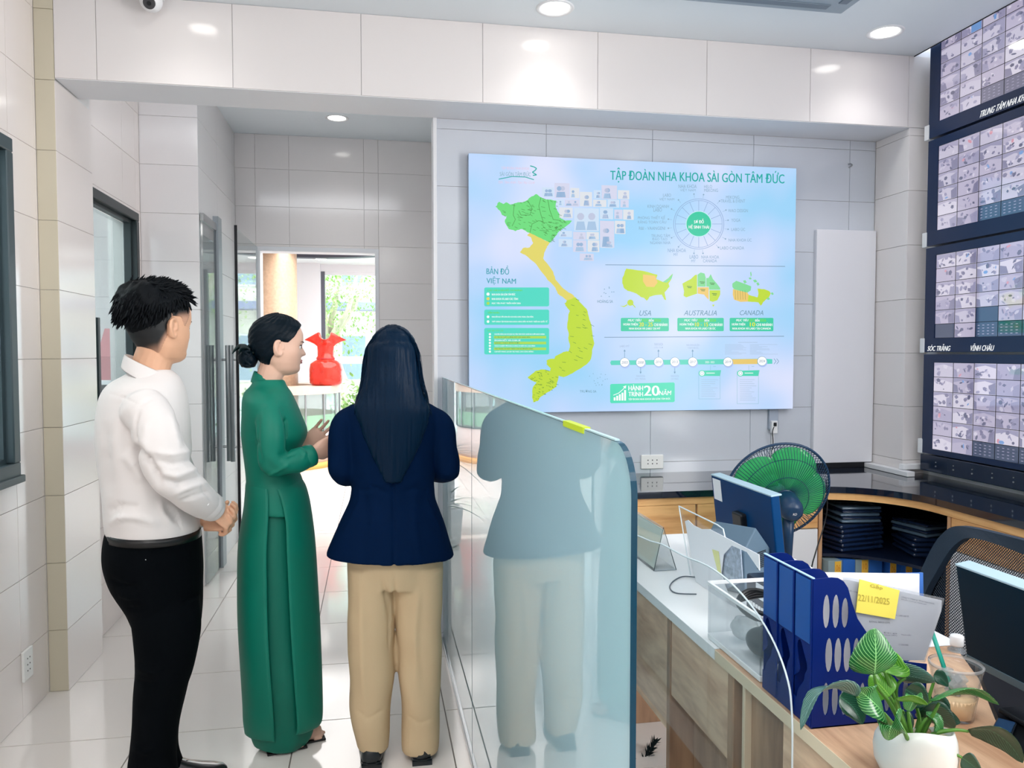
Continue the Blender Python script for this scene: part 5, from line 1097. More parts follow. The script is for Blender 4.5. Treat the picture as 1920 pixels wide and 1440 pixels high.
for k in range(5):
    bm = B(); a0 = k*2*pi/5+.5; R = []
    for i in range(13):
        f_ = i/12; a = a0+f_*1.2; ro = .212*(sin(pi*(.14+.76*f_))**.22); R.append([fp(.03+(ro-.03)*j/6, a+.12*(j/6)**2, .03*(f_-.5)*(1+j/6*.5)) for j in range(7)])
    V = [[bm.verts.new(p) for p in r] for r in R]
    for i in range(12):
        for j in range(6): bm.faces.new((V[i][j], V[i+1][j], V[i+1][j+1], V[i][j+1]))
    o = obj('blade', bm, GBL, t, smooth=True); o.modifiers.new('s', 'SOLIDIFY').thickness = .0015
bm = B(); tube(bm, [fp(0, 0, d) for d in (-.035, .0, .03, .035)], [.035, .036, .034, .01], 24); obj('hub', bm, M('hub_green', (50, 150, 110), .3), t, smooth=True)
bm = B(); tube(bm, [fp(0, 0, d) for d in (-.185, -.18, -.15, -.09, -.075)], [.02, .036, .048, .052, .045], 28); obj('motor_housing', bm, GB, t, smooth=True)
bm = B(); q = fp(0, 0, -.1855); put_text(bm, 'RD', lambda a, b: q+uu*(a-.5)*-.016*-1+vv*(b-.5)*.010-axis*.001); obj('motor_mark', bm, WHITE, t)
obj('neck', tube(B(), [fp(0, 0, -.12)-Vector((0, 0, .04)), fp(0, 0, -.12)-Vector((0, 0, .12)), Vector((fp(0, 0, -.12).x, fp(0, 0, -.12).y, .62))], [.024, .022, .016], 16), GB, t, smooth=True)
px_, py_ = fp(0, 0, -.12).x, fp(0, 0, -.12).y
obj('pole', cyl(B(), (px_, py_, .02), (px_, py_, .64), .011, 14), CHROME, t, smooth=True)
bm = B(); lathe(bm, [(.19, 0), (.19, .012), (.16, .03), (.03, .045), (.02, .07)], (px_, py_, 0), 36); obj('base', bm, GB, t, smooth=True)
w0 = at(1552, 935, FY); o = obj('power_cable', tube(B(), spline([at(1549, 900, 3.0), at(1551, 950, 3.0), at(1545, 985, 3.0), at(1528, 1040, 2.95), at(1520, 1075, 2.9), Vector((1.72, 2.85, .3)), Vector((1.75, 2.9, .01))], 6), .003, 7), BLACK, org=(1.8, 2.95, 0)); tag(o, 'thin black power cable hanging down beside the fan', 'cable')

# ------------------------------------------------------------ MESH OFFICE CHAIR
XC = 1.64; ch = thing('office_chair', 'black office chair with a see through mesh back at the right edge', 'chair', (1.9-.05, 1.62, 0))
CF = M('chair_black', (14, 34, 52), .55, bump=.15, bscale=400)
oc = [atx(x, y, XC) for x, y in ((1768, 1140), (1772, 1105), (1784, 1062), (1797, 1022), (1808, 1000), (1822, 986), (1845, 988), (1920, 1012))]
ol = [(p.y, p.z) for p in oc]; ymid = ol[-1][0]-.10
full = ol+[(2*ymid-a, b_) for a, b_ in reversed(ol)]+[(2*ymid-ol[0][0]+.0, ol[0][1]-.12), (ol[0][0], ol[0][1]-.12)]
full = [(p.x, p.y) for p in spline([(a, b_, 0) for a, b_ in full], 4, closed=True)]
cy_ = ymid; cz_ = sum(b_ for a, b_ in full)/len(full)
def sc(p, d): v = Vector((p[0]-cy_, p[1]-cz_)); L = v.length; v *= (L-d)/L; return (cy_+v.x, cz_+v.y)
bm = B(); rings = []
for p in full:
    i1 = sc(p, .052); bow = .05*((p[0]-cy_)/.25)**2
    rings.append([Vector((XC-.0-bow, p[0], p[1])), Vector((XC+.022-bow, p[0], p[1])), Vector((XC+.026-bow, i1[0], i1[1])), Vector((XC+.004-bow, i1[0], i1[1]))])
ringsurf(bm, rings, closed=True); obj('back_frame', bm, CF, ch, smooth=False)
inn = [sc(p, .045) for p in full]
def clip_line(p0, d):
    ts = []
    for i in range(len(inn)):
        a, b_ = inn[i-1], inn[i]; ex, ez = b_[0]-a[0], b_[1]-a[1]; den = d[0]*ez-d[1]*ex
        if abs(den) < 1e-9: continue
        t_ = ((a[0]-p0[0])*ez-(a[1]-p0[1])*ex)/den; s = ((a[0]-p0[0])*d[1]-(a[1]-p0[1])*d[0])/den
        if 0 <= s < 1: ts.append(t_)
    return (min(ts), max(ts)) if len(ts) >= 2 else None
bm = B()
for sgn in (1, -1):
    for k in range(-80, 80):
        p0 = (cy_+k*.0065, cz_); d = (sgn*.6, .8); r = clip_line(p0, d)
        if r:
            q0 = (p0[0]+d[0]*r[0], p0[1]+d[1]*r[0]); q1 = (p0[0]+d[0]*r[1], p0[1]+d[1]*r[1]); P = []
            for j in range(7): f_ = j/6; y = q0[0]+(q1[0]-q0[0])*f_; P.append(Vector((XC+.012-.05*((y-cy_)/.25)**2, y, q0[1]+(q1[1]-q0[1])*f_)))
            tube(bm, P, .0011, 4, cap=False)
obj('back_mesh', bm, CF, ch, kind='stuff')
obj('back_crossbar', bbox(XC+.0, XC+.03, cy_-.2, cy_+.2, cz_-.01, cz_+.01, .004, 2), CF, ch)
obj('back_stem', bbox(XC+.02, XC+.05, cy_-.03, cy_+.03, .45, cz_+.1, .005, 2), BLACK, ch)
bm = bbox(1.66, 2.12, cy_-.24, cy_+.24, .43, .51, .03, 3); obj('seat', bm, CF, ch, smooth=True)
obj('gas_lift', cyl(B(), (1.89, cy_, .1), (1.89, cy_, .43), .025, 16), CHROME, ch, smooth=True)
for k in range(5):
    a = 2*pi*k/5+.3; e = Vector((1.89+.28*cos(a), cy_+.28*sin(a), .07)); obj('base_leg', tube(B(), [Vector((1.89, cy_, .11)), e], [.025, .016], 10), BLACK, ch, smooth=True)
    bm = B(); cyl(bm, e+Vector((-.01, 0, -.042)), e+Vector((.01, 0, -.042)), .027, 16); obj('castor', bm, BLACK, ch, smooth=True)

# ------------------------------------------------------------ POTTED PLANT ON THE DESK
def leafmat(name, c1_, c2_, dark):
    m = bpy.data.materials.new(name); m.use_nodes = True; nt = m.node_tree; b = nt.nodes['Principled BSDF']
    uv = nt.nodes.new('ShaderNodeUVMap'); sp = nt.nodes.new('ShaderNodeSeparateXYZ'); nt.links.new(uv.outputs[0], sp.inputs[0])
    def mth(op, a, b_=None, v=None):
        n = nt.nodes.new('ShaderNodeMath'); n.operation = op
        nt.links.new(a, n.inputs[0]) if not isinstance(a, float) else None
        if b_ is not None: nt.links.new(b_, n.inputs[1])
        if v is not None: n.inputs[1].default_value = v
        return n.outputs[0]
    v_ = mth('ABSOLUTE', mth('SUBTRACT', sp.outputs[1], v=.5)); k = mth('SUBTRACT', sp.outputs[0], mth('MULTIPLY', v_, v=.8)); s = mth('SINE', mth('MULTIPLY', k, v=88.0)); s = mth('GREATER_THAN', s, v=.80)
    md = mth('LESS_THAN', v_, v=.015); s = mth('MAXIMUM', s, md)
    mx = nt.nodes.new('ShaderNodeMix'); mx.data_type = 'RGBA'; mx.inputs[6].default_value = srgb(c1_)+(1,); mx.inputs[7].default_value = srgb(c2_)+(1,)
    nt.links.new(s, mx.inputs[0]); nt.links.new(mx.outputs[2], b.inputs['Base Color']); b.inputs['Roughness'].default_value = .28; b.inputs['Subsurface Weight'].default_value = 0
    return m
LG = leafmat('leaf_striped', (10, 92, 36), (128, 190, 118), 0); LD = leafmat('leaf_dark', (8, 52, 36), (50, 100, 76), 0); LS = leafmat('leaf_silver', (48, 88, 80), (128, 162, 152), 0); LL = leafmat('leaf_lime', (72, 142, 34), (140, 196, 80), 0)
STM = M('stem_green', (78, 128, 44), .4)
def leaf(bm, pts, wmax, side, fold=.25, n=14, nw=6, tipw=.0):
    """leaf blade along pts, half width wmax, side = direction of the blade's width"""
    P = spline(pts, max(2, n//(len(pts)-1))); m = len(P); uvl = bm.loops.layers.uv.verify(); rows_ = []
    for i, p in enumerate(P):
        s = i/(m-1); a = P[max(0, i-1)]; b_ = P[min(m-1, i+1)]; tt = (b_-a).normalized(); sd = (side-tt*side.dot(tt)).normalized(); nn = tt.cross(sd).normalized()
        w = wmax*(sin(pi*min(1, s**.72))**.8)*(1-.15*s) if s < 1 else 0
        if s == 0: w = wmax*.12
        rows_.append([(bm.verts.new(p+sd*w*(2*j/nw-1)+nn*w*fold*abs(2*j/nw-1)**1.3), s, j/nw) for j in range(nw+1)])
    for i in range(m-1):
        for j in range(nw):
            q = [rows_[i][j], rows_[i][j+1], rows_[i+1][j+1], rows_[i+1][j]]
            f = bm.faces.new([x[0] for x in q])
            for lp, x in zip(f.loops, q): lp[uvl].uv = (x[1], x[2])
PY = 1.15; cr = at(1712, 1398, PY); pot = thing('potted_plant', 'striped leaf philodendron in a white cut rim pot on the wood desk', 'plant', (cr.x, PY, DZT))
pcx, pcy = cr.x+.008, PY+.005; prof_ = [(.044, DZT+.001), (.056, DZT+.006), (.0645, DZT+.024), (.0665, DZT+.046), (.064, DZT+.066), (.059, DZT+.079)]
def potring(r, z, cut=0):
    out = []
    for k in range(48):
        a = 2*pi*k/48; zz = z+(cut*(-.020*sin(a)-.004*cos(a)+.003*cos(3*a)) if cut else 0); out.append(Vector((pcx+r*cos(a), pcy+r*sin(a), zz)))
    return out
bm = B(); ringsurf(bm, [potring(r, z, max(0, (z-DZT-.04)/.039)) for r, z in prof_]+[potring(.055, DZT+.078, 1), potring(.057, DZT+.050, 0), potring(.04, DZT+.044, 0)], True, True); obj('pot', bm, M('ceramic_white', (214, 217, 213), .3), pot, smooth=True)
obj('soil', lathe(B(), [(.056, DZT+.048), (.0, DZT+.058)], (pcx, pcy, 0), 28, cap0=True, cap1=False), M('soil', (60, 45, 36), .9), pot)
rd = random.Random(6)
for k in range(26):
    a = rd.uniform(0, 6.28); r = .052*sqrt(rd.random()); bm = B(); s = rd.uniform(.008, .013); sph(bm, (pcx+r*cos(a), pcy+r*sin(a), DZT+.057+rd.random()*.006), s, 10, 1, .8+.3*rd.random(), .7); obj('pebble', bm, [M('pebble_cream', (214, 208, 176), .5), M('pebble_brown', (120, 100, 72), .5)][rd.random() < .35], pot, smooth=True)
cc6 = lambda x, y, dy=0.0: at(1460+x/3.789, 1060+y/3.789, PY+dy)
crown = cc6(960, 1290, .0)
RT = Vector((1, 0, 0)); 
leaves = [ # petiole pts, blade pts, half width, side, mat, fold
 ([(940,1270,0),(800,1000,.0),(700,860,-.01),(680,775,-.015)], [(680,775,-.015),(690,640,-.02),(680,445,-.01)], .034, Vector((1,0,-.15)), LG, .15),
 ([(930,1280,0),(860,1050,.02),(770,800,.03),(760,760,.03)], [(760,760,.03),(800,690,.04),(858,640,.045)], .026, Vector((.8,.3,.5)), LL, .2),
 ([(930,1280,.0),(760,1080,-.02),(640,960,-.03),(555,930,-.04)], [(555,930,-.04),(430,870,-.05),(260,930,-.055),(155,1170,-.06)], .017, Vector((.35,-.75,.5)), LS, .35),
 ([(930,1290,0),(830,1150,-.02),(750,1050,-.03)], [(750,1050,-.03),(660,960,-.04),(560,880,-.04)], .023, Vector((.6,0,-.8)), LG, .15),
 ([(940,1280,.01),(850,1050,.02),(790,930,.02)], [(790,930,.02),(720,850,.03),(640,790,.03)], .022, Vector((.5,.2,.8)), LL, .2),
 ([(920,1280,.03),(700,1050,.03),(500,960,.02)], [(430,930,.02),(530,1010,.01),(595,1130,.0)], .018, Vector((.9,.2,.35)), LD, .25),
 ([(940,1290,-.02),(900,1200,-.04),(860,1120,-.05)], [(860,1110,-.05),(800,1140,-.06),(780,1245,-.06)], .021, Vector((.75,0,.65)), LG, .2),
 ([(960,1290,.02),(850,1000,.03),(840,860,.03),(900,800,.03)], [(820,770,.04),(960,790,.02),(1110,830,.01)], .019, Vector((.1,.5,-.85)), LS, .2),
 ([(980,1290,0),(1050,1150,-.01),(1140,980,-.02)], [(1065,960,-.02),(1230,880,-.03),(1400,880,-.035),(1565,990,-.04)], .015, Vector((.1,-.75,.6)), LG, .35),
 ([(960,1280,-.01),(860,1060,-.02),(830,960,-.03)], [(830,945,-.03),(940,930,-.04),(1060,990,-.04)], .010, Vector((.1,-.7,.7)), LL, .3),
 ([(960,1290,.01),(1000,1100,.02),(960,960,.02)], [(900,880,.02),(980,930,.015),(1060,980,.01)], .018, Vector((-.3,.2,.9)), LD, .25),
 ([(970,1290,.02),(1040,1150,.03),(1080,1060,.03)], [(1020,1020,.03),(1130,1080,.03),(1250,1160,.03)], .022, Vector((.5,.3,-.8)), LD, .25),
 ([(985,1300,0),(1100,1200,-.02),(1250,1170,-.03),(1345,1180,-.03)], [(1345,1165,-.03),(1500,1170,-.04),(1640,1270,-.045),(1735,1405,-.05)], .018, Vector((.3,-.6,.7)), LD, .3),
 ([(970,1300,-.02),(1150,1300,-.04),(1300,1365,-.05)], [(1300,1365,-.05),(1350,1400,-.05),(1440,1470,-.05)], .012, Vector((.5,0,.8)), LD, .2),
 ([(960,1290,.03),(1050,1000,.05),(1110,800,.05)], [(1100,780,.05),(1150,800,.05),(1205,860,.05)], .010, Vector((.4,.2,.8)), LD, .2),
 ([(950,1290,.03),(1000,1120,.05),(1040,1050,.05)], [(1000,900,.06),(1020,1000,.055),(1010,1110,.05)], .016, Vector((1,.1,0)), LD, .2),
 ([(960,1290,.04),(1120,1150,.05),(1200,1120,.05)], [(1160,1060,.05),(1220,1090,.05),(1290,1120,.045)], .010, Vector((.2,.2,.9)), LD, .2),
 ([(950,1290,.02),(900,1100,.035),(880,1030,.035)], [(880,1040,.035),(900,1120,.03),(880,1230,.02)], .012, Vector((1,.1,.1)), LD, .2),
 ([(965,1290,.0),(1010,1150,-.01),(1060,1080,-.015)], [(1050,1060,-.015),(1110,1110,-.02),(1160,1190,-.02)], .014, Vector((.8,.1,-.5)), LG, .2),
 ([(955,1290,-.01),(930,1120,-.02),(920,1040,-.02)], [(925,1040,-.02),(960,960,-.02),(1010,900,-.015)], .013, Vector((.8,.1,.5)), LG, .2),
 ([(960,1290,.03),(1000,1090,.05),(1080,960,.05)], [(1080,960,.05),(1150,1000,.05),(1200,1060,.05)], .014, Vector((.6,.1,-.7)), LD, .2)]
for pet, bl, w, sd, mt, fo in leaves:
    bm = B(); tube(bm, spline([cc6(*p) for p in pet], 5), [.0045-.0022*i/(5*(len(pet)-1)) for i in range(5*(len(pet)-1)+1)], 7); st = obj('petiole', bm, STM, pot, smooth=True)
    bm = B(); leaf(bm, [cc6(*p) for p in bl], w*1.38, sd, fo); o = obj('leaf', bm, mt, st, smooth=True); o.modifiers.new('s', 'SOLIDIFY').thickness = .0006

# spiky plant by the doorway (its leaves show in the glass)
sx_, sy_ = .17, 5.85; t = thing('spiky_potted_plant', 'spiky green plant in a white pot beside the doorway, partly hidden by the navy jacket', 'plant', (sx_, sy_, 0))
bm = B(); lathe(bm, [(.10, 0), (.14, .02), (.16, .28), (.15, .30), (.13, .29), (.0, .27)], (sx_, sy_, 0), 32); obj('pot', bm, WHITE, t, smooth=True)
rd = random.Random(21); SG = M('spiky_leaf', (40, 78, 62), .5); c0 = Vector((sx_, sy_, .28)); obj('stem', cyl(B(), c0, c0+Vector((0, 0, .40)), .02, 10), M('stem_brown', (110, 96, 80), .7), t)
def blade(c, a, el, L, w):
    bm = B(); d = Vector((cos(a)*cos(el), sin(a)*cos(el), sin(el))); P = [c+d*L*s-Vector((0, 0, 1))*.45*L*s*s for s in [i/8 for i in range(9)]]; sd = Vector((-sin(a), cos(a), 0)); V = []
    for i, p in enumerate(P): ww = w*(1-i/8)**.7+.0003; V.append((bm.verts.new(p-sd*ww), bm.verts.new(p+sd*ww)))
    for x, y in zip(V, V[1:]): bm.faces.new((x[0], y[0], y[1], x[1]))
    return bm
for k in range(34): obj('leaf', blade(c0+Vector((0, 0, .40)), rd.uniform(0, 6.28), rd.uniform(-.3, 1.35), rd.uniform(.30, .42), rd.uniform(.008, .014)), SG, t)
for k in range(12): obj('leaf', blade(c0+Vector((0, 0, .02)), rd.uniform(0, 6.28), rd.uniform(.1, 1.0), rd.uniform(.25, .36), rd.uniform(.014, .02)), SG, t)

# ------------------------------------------------------------ PEOPLE
def rng(l, r, y, Y, ry, yr=None, n=44, e=2.0, fn=None):
    """ring whose left and right extremes sit at pixels l, r (rows y, yr) on the plane Y; ry = half depth"""
    A = at(l, y, Y); C_ = at(r, y if yr is None else yr, Y); c = (A+C_)/2; h = (C_-A)/2; out = []
    for k in range(n):
        a = 2*pi*k/n; ca, sa = cos(a), sin(a); ca = math.copysign(abs(ca)**(2/e), ca); sa = math.copysign(abs(sa)**(2/e), sa)
        m_ = 1+(fn(a) if fn else 0)
        out.append(c+h*ca*m_+Vector((0, -ry*sa*m_, 0)))
    return out
def refine(rows_, k=3):
    """rows (y, l, r, ry, dY): smooth interpolation"""
    P = rows_; out = []; n = len(P)
    for i in range(n-1):
        p = [P[max(0, i-1)], P[i], P[i+1], P[min(n-1, i+2)]]
        for s in range(k):
            t = s/k; out.append([.5*((2*b_) + (c-a)*t + (2*a-5*b_+4*c-d)*t*t + (-a+3*b_-3*c+d)*t**3) for a, b_, c, d in zip(*p)])
    out.append(list(P[-1])); return out
def stack(bm, rows_, Y0, k=3, e=2.0, fn=None):
    return ringsurf(bm, [rng(l, r, y, Y0+dy, ry, e=e, fn=(lambda a, y=y: fn(a, y)) if fn else None) for y, l, r, ry, dy in refine(rows_, k)])
def limb(bm, pts, rad, k=5, n=18, flat=1.0):
    P = spline(pts, k); m = len(P); R = []
    for i in range(m): s = i/(m-1)*(len(rad)-1); j = min(len(rad)-2, int(s)); f_ = s-j; R.append(rad[j]+(rad[j+1]-rad[j])*f_)
    # rounded ends
    a, b_ = P[0], P[-1]; ta = (P[0]-P[1]).normalized(); tb = (P[-1]-P[-2]).normalized()
    P = [a+ta*R[0]*.8, a+ta*R[0]*.5]+P+[b_+tb*R[-1]*.5, b_+tb*R[-1]*.8]; R = [R[0]*.45, R[0]*.85]+R+[R[-1]*.85, R[-1]*.45]
    return tube(bm, P, R, n, flat=flat)
WTAB = [(-.04, .10), (0, .17), (.05, .225), (.1, .255), (.2, .295), (.3, .32), (.4, .335), (.5, .34), (.6, .345), (.7, .338), (.8, .305), (.88, .25), (.94, .18), (.98, .10), (1.0, .004)]
FTAB = [(-.04, .20), (0, .335), (.05, .385), (.1, .39), (.15, .372), (.2, .38), (.3, .385), (.36, .385), (.42, .39), (.48, .395), (.53, .41), (.6, .418), (.7, .412), (.8, .37), (.88, .30), (.94, .21), (.98, .115), (1.0, .004)]
BTAB = [(-.04, .06), (0, .10), (.1, .18), (.2, .27), (.3, .36), (.4, .42), (.5, .455), (.6, .465), (.7, .45), (.8, .40), (.88, .32), (.94, .22), (.98, .12), (1.0, .004)]
NTAB = [(.29, 0), (.31, .05), (.335, .105), (.36, .095), (.42, .055), (.47, .018), (.51, 0)]
LTAB = [(.12, 0), (.165, .008), (.185, .026), (.205, .016), (.213, .006), (.222, .018), (.24, .028), (.262, .008), (.29, 0)]
def rhead(th, z, face=True, fem=False):
    th = (th+pi) % (2*pi)-pi
    W, F, Bk = lerp_tab(WTAB, z), lerp_tab(FTAB, z), lerp_tab(BTAB, z)
    if fem and z < .35: W *= .93+.07*z/.35; F *= .97+.03*max(0, z)/.35
    b_ = F if abs(th) < pi/2 else Bk; n = 2.2
    r = 1/((abs(sin(th))/W)**n+(abs(cos(th))/b_)**n)**(1/n)
    if face:
        N = lerp_tab(NTAB, z) if .29 < z < .51 else 0; sg = .20 if z < .37 else .20-.09*min(1, (z-.37)/.1); r += N*exp(-(th/sg)**2)
        if .12 < z < .29: r += lerp_tab(LTAB, z)*exp(-(th/.30)**2)
        r -= .030*exp(-((abs(th)-.40)/.20)**2)*exp(-((z-.468)/.045)**2)
        r += .012*exp(-((abs(th)-.75)/.3)**2)*exp(-((z-.35)/.09)**2)+.008*exp(-((abs(th)-.3)/.25)**2)*exp(-((z-.545)/.025)**2)
    return r
class Head:
    def __init__(s, chin, phi, H, fem=False, tilt=0):
        s.H = H; s.fem = fem; s.M = Matrix.Translation(Vector(chin)) @ Matrix.Rotation(-phi, 4, 'Z') @ Matrix.Rotation(tilt, 4, 'X'); s.Mi = s.M.inverted()
    def P(s, th, z, off=0, face=True):
        r = rhead(th, z, face, s.fem)+off; return s.M @ Vector((r*sin(th)*s.H, r*cos(th)*s.H, z*s.H))
    def L(s, x, y, z): return s.M @ Vector((x*s.H, y*s.H, z*s.H))
    def skull(s, bm):
        zs = [-.04+1.04*(i/64) for i in range(65)]; zs = zs[:-6]+[.92, .94, .96, .975, .987, .995, 1.0]
        ringsurf(bm, [[s.P(2*pi*k/80, z) for k in range(80)] for z in sorted(set(zs))])
        for sd in (-1, 1): s.ear(bm, sd)
    def ear(s, bm, sd):
        x = .335*sd
        def E(y, z, o=0): return s.L(x+sd*(.02+o+(-y)*.45), y-.04, z)
        hel = [E(.045, .42), E(.04, .49), E(.005, .545), E(-.05, .555), E(-.095, .515), E(-.105, .45), E(-.08, .385), E(-.045, .335), E(-.01, .315), E(.02, .33), E(.028, .365)]
        tube(bm, spline(hel, 4), .0058 if not s.fem else .005, 8)
        tube(bm, spline([E(-.01, .50), E(-.055, .48), E(-.06, .43), E(-.04, .385)], 3), .0042, 7)
        c = E(-.035, .43, -.028); bm2 = sph(B(), (0, 0, 0), .022, 14, .35, 1, 1.5)
        bm2.transform(Matrix.Translation(c) @ s.M.to_3x3().to_4x4() @ Matrix.Rotation(sd*.4, 4, 'Z')); me = bpy.data.meshes.new('e'); bm2.to_mesh(me); bm.from_mesh(me); bpy.data.meshes.remove(me)
    def hollow(s, p):
        q = (s.M.inverted() @ p)/s.H if False else (s.Mi @ p)/s.H
        if abs(q.x) < .31 or abs(q.y+.065) > .12: return 0
        return -.0075*exp(-((q.y+.055)/.022)**2-((q.z-.43)/.045)**2)-.004*exp(-((q.y+.045)/.02)**2-((q.z-.50)/.02)**2)
    def features(s, par, lip, brow=(22, 18, 18)):
        for sd in (-1, 1):
            c = s.P(sd*.385, .468, -.028); d = (s.M.to_3x3() @ Vector((sd*.16, 1, 0))).normalized()
            e = obj('eye', sph(B(), c, .0125*s.H/.22, 16), M('eye_white', (236, 232, 228), .2), par, smooth=True)
            bm = B(); q = c+d*.0108*s.H/.22; cyl(bm, q, q+d*.0022, .0052, 14); obj('iris', bm, M('iris_dark', (36, 24, 20), .1), e)
            bm = B(); tube(bm, [s.P(sd*(.22+.34*k/6), .490+.012*sin(pi*k/6), .004) for k in range(7)], [.0008, .0014, .0018, .0018, .0018, .0016, .001], 6); obj('eyelashes', bm, M('lash', (16, 14, 16), .6), e)
            bm = B(); tube(bm, [s.P(sd*(.16+.46*k/7), .545+.018*sin(pi*k/7*.8), .002) for k in range(8)], [.001, .0022, .0028, .0028, .0026, .0022, .0016, .0008], 6, flat=.6); obj('eyebrow', bm, M('brow', brow, .7), par)
        for z, rr in ((.232, .0032), (.192, .0038)):
            bm = B(); tube(bm, [s.P((k/8-.5)*.56, z-.006*((k/8-.5)*2)**2*(-1 if z < .2 else 1)+(.212-z)*(abs(k/8-.5)*2)**2*.9, .003) for k in range(9)], [.0008]+[rr*.8, rr, rr, rr, rr, rr, rr*.8]+[.0008], 8); obj('lip', bm, M('lip_'+str(lip), lip, .35), par, smooth=True)
    def shell(s, bm, tfn, nz=70, nt=110, z0=-.03):
        """hair shell: tfn(theta, z) = thickness / H (None or <0 = sinks in)"""
        zs = [z0+(1-z0)*(i/nz) for i in range(nz)]+[.99, .997]; V = []
        for z in zs:
            row = []
            for k in range(nt):
                th = 2*pi*k/nt; t = tfn((th+pi) % (2*pi)-pi, z); r = rhead(th, z, False, s.fem)
                dz = max(0, (z-.62)/.38)**1.3; p = Vector((r*sin(th), r*cos(th), z)); n = Vector((sin(th)*(1-dz*.9), cos(th)*(1-dz*.9), dz)).normalized(); p += n*t
                row.append(bm.verts.new(s.M @ (p*s.H)))
            V.append(row)
        for a, b_ in zip(V, V[1:]):
            for k in range(nt): bm.faces.new((a[k], a[(k+1) % nt], b_[(k+1) % nt], b_[k]))
        t = tfn(0, 1); top = bm.verts.new(s.M @ (Vector((0, 0, 1+t))*s.H)); 
        for k in range(nt): bm.faces.new((V[-1][k], V[-1][(k+1) % nt], top))
        bm.faces.new(V[0][::-1]); return bm
def smooth01(a, b_, x): x = max(0, min(1, (x-a)/(b_-a))); return x*x*(3-2*x)
def hand(bm, w, d, n, sc_=1.0, curl=(.3, .35, .4, .45), thumb=1, spread=.07, tcurl=.3, fr=.0082):
    """w wrist, d towards the fingers, n out of the palm; thumb = side sign"""
    w = Vector(w); d = Vector(d).normalized(); n = Vector(n); n = (n-d*n.dot(d)).normalized(); s = d.cross(n).normalized()*thumb
    PL = .088*sc_; rings = []
    for i, (l, hw, ht) in enumerate(((-.03, .026, .019), (0, .027, .018), (.2, .033, .018), (.45, .041, .0175), (.75, .0435, .015), (.95, .042, .0125), (1.03, .038, .009))):
        c = w+d*PL*l; rings.append([c+s*hw*sc_*cos(2*pi*k/16)+n*ht*sc_*sin(2*pi*k/16) for k in range(16)])
    ringsurf(bm, rings)
    for i, (off, L) in enumerate(((.033, .072), (.011, .080), (-.011, .075), (-.032, .060))):
        a = spread*(1.5-i)*1.2; dd = (d*cos(a)+s*sin(a)).normalized(); p = w+d*PL*.86+s*off*sc_; c = curl[i]; P = [p]; ang = c*.4
        ls = [.16, .40, .27, .20]
        for j, l in enumerate(ls):
            P.append(P[-1]+(dd*cos(ang)+n*sin(ang))*L*sc_*l*1.05); ang += c*1.0
        r = fr*sc_; tube(bm, P+[P[-1]+(P[-1]-P[-2]).normalized()*r*.7], [r*1.1, r*1.06, r*1.0, r*.92, r*.8, r*.35], 10)
    p = w+d*PL*.18+s*.020*sc_+n*.006*sc_; t0 = (d*.62+s*.72+n*.25).normalized(); P = [p, p+t0*.036*sc_]
    t1 = (d*(.85)+s*.38+n*(.25+tcurl)).normalized(); P.append(P[-1]+t1*.030*sc_); t2 = (d*.95+s*.12+n*(.3+tcurl*1.4)).normalized(); P.append(P[-1]+t2*.024*sc_)
    r = fr*sc_; tube(bm, P+[P[-1]+t2*r*.6], [r*1.7, r*1.45, r*1.1, r*.95, r*.4], 12)
def shoe(par, heel, toe, w, mat, sole, laces=False, hgt=.075, heelh=.018, name='shoe'):
    heel, toe = Vector(heel), Vector(toe); d = (toe-heel); L = d.length; d.normalize(); s = Vector((d.y, -d.x, 0)); up = Vector((0, 0, 1)); rings = []; so = []
    for (l, hw, h, b_) in ((0, .3, .55, 1), (.03, .62, .85, 1), (.12, .78, .95, 1), (.28, .80, 1.0, .8), (.42, .82, .92, .3), (.55, .92, .74, .05), (.70, 1.0, .58, 0), (.84, .92, .48, 0), (.94, .66, .40, .02), (.985, .36, .28, .05), (1.0, .12, .16, .1)):
        c = heel+d*L*l; z0 = heelh*b_+.008; H_ = hgt*h
        rings.append([c+s*w/2*hw*math.copysign(abs(cos(a))**.75, cos(a))+up*(z0+(H_)*max(0, sin(a))**.8) for a in [2*pi*k/24 for k in range(24)]])
        so.append((c, w/2*hw*1.04, z0))
    bm = B(); ringsurf(bm, rings); o = obj(name, bm, mat, par, smooth=True)
    bm = B(); ringsurf(bm, [[c+s*h, c-s*h, c-s*h+up*(z+.004), c+s*h+up*(z+.004)] if False else [c+s*h+up*(z-.008), c-s*h+up*(z-.008), c-s*h+up*(z+.003), c+s*h+up*(z+.003)] for c, h, z in so]); obj('sole', bm, sole, o)
    bm = B(); c = heel+d*L*.12; box(bm, -w*.36, w*.36, -.03, .03, 0, heelh+.004); R = Matrix.Translation(c) @ Matrix((s, d, up)).transposed().to_4x4(); bm.transform(R); obj('heel', bm, sole, o)
    if laces:
        for k in range(4):
            l = .34+.065*k; c = heel+d*L*l; hh = hgt*(.98-.33*(k/3))+.014; bm = B(); tube(bm, [c+s*.018+up*(hh-.006), c+up*(hh+.004), c-s*.018+d*.012+up*(hh-.006)], .0022, 6); obj('lace', bm, BLACK, o)
        c = heel+d*L*.34+up*(hgt+.016); bm = B(); tube(bm, spline([c, c+s*.02+up*.016, c+s*.035+up*.004, c+s*.01, c-s*.02+up*.014, c-s*.036+up*.002, c], 4), .002, 6); obj('lace_bow', bm, BLACK, o)
    return o
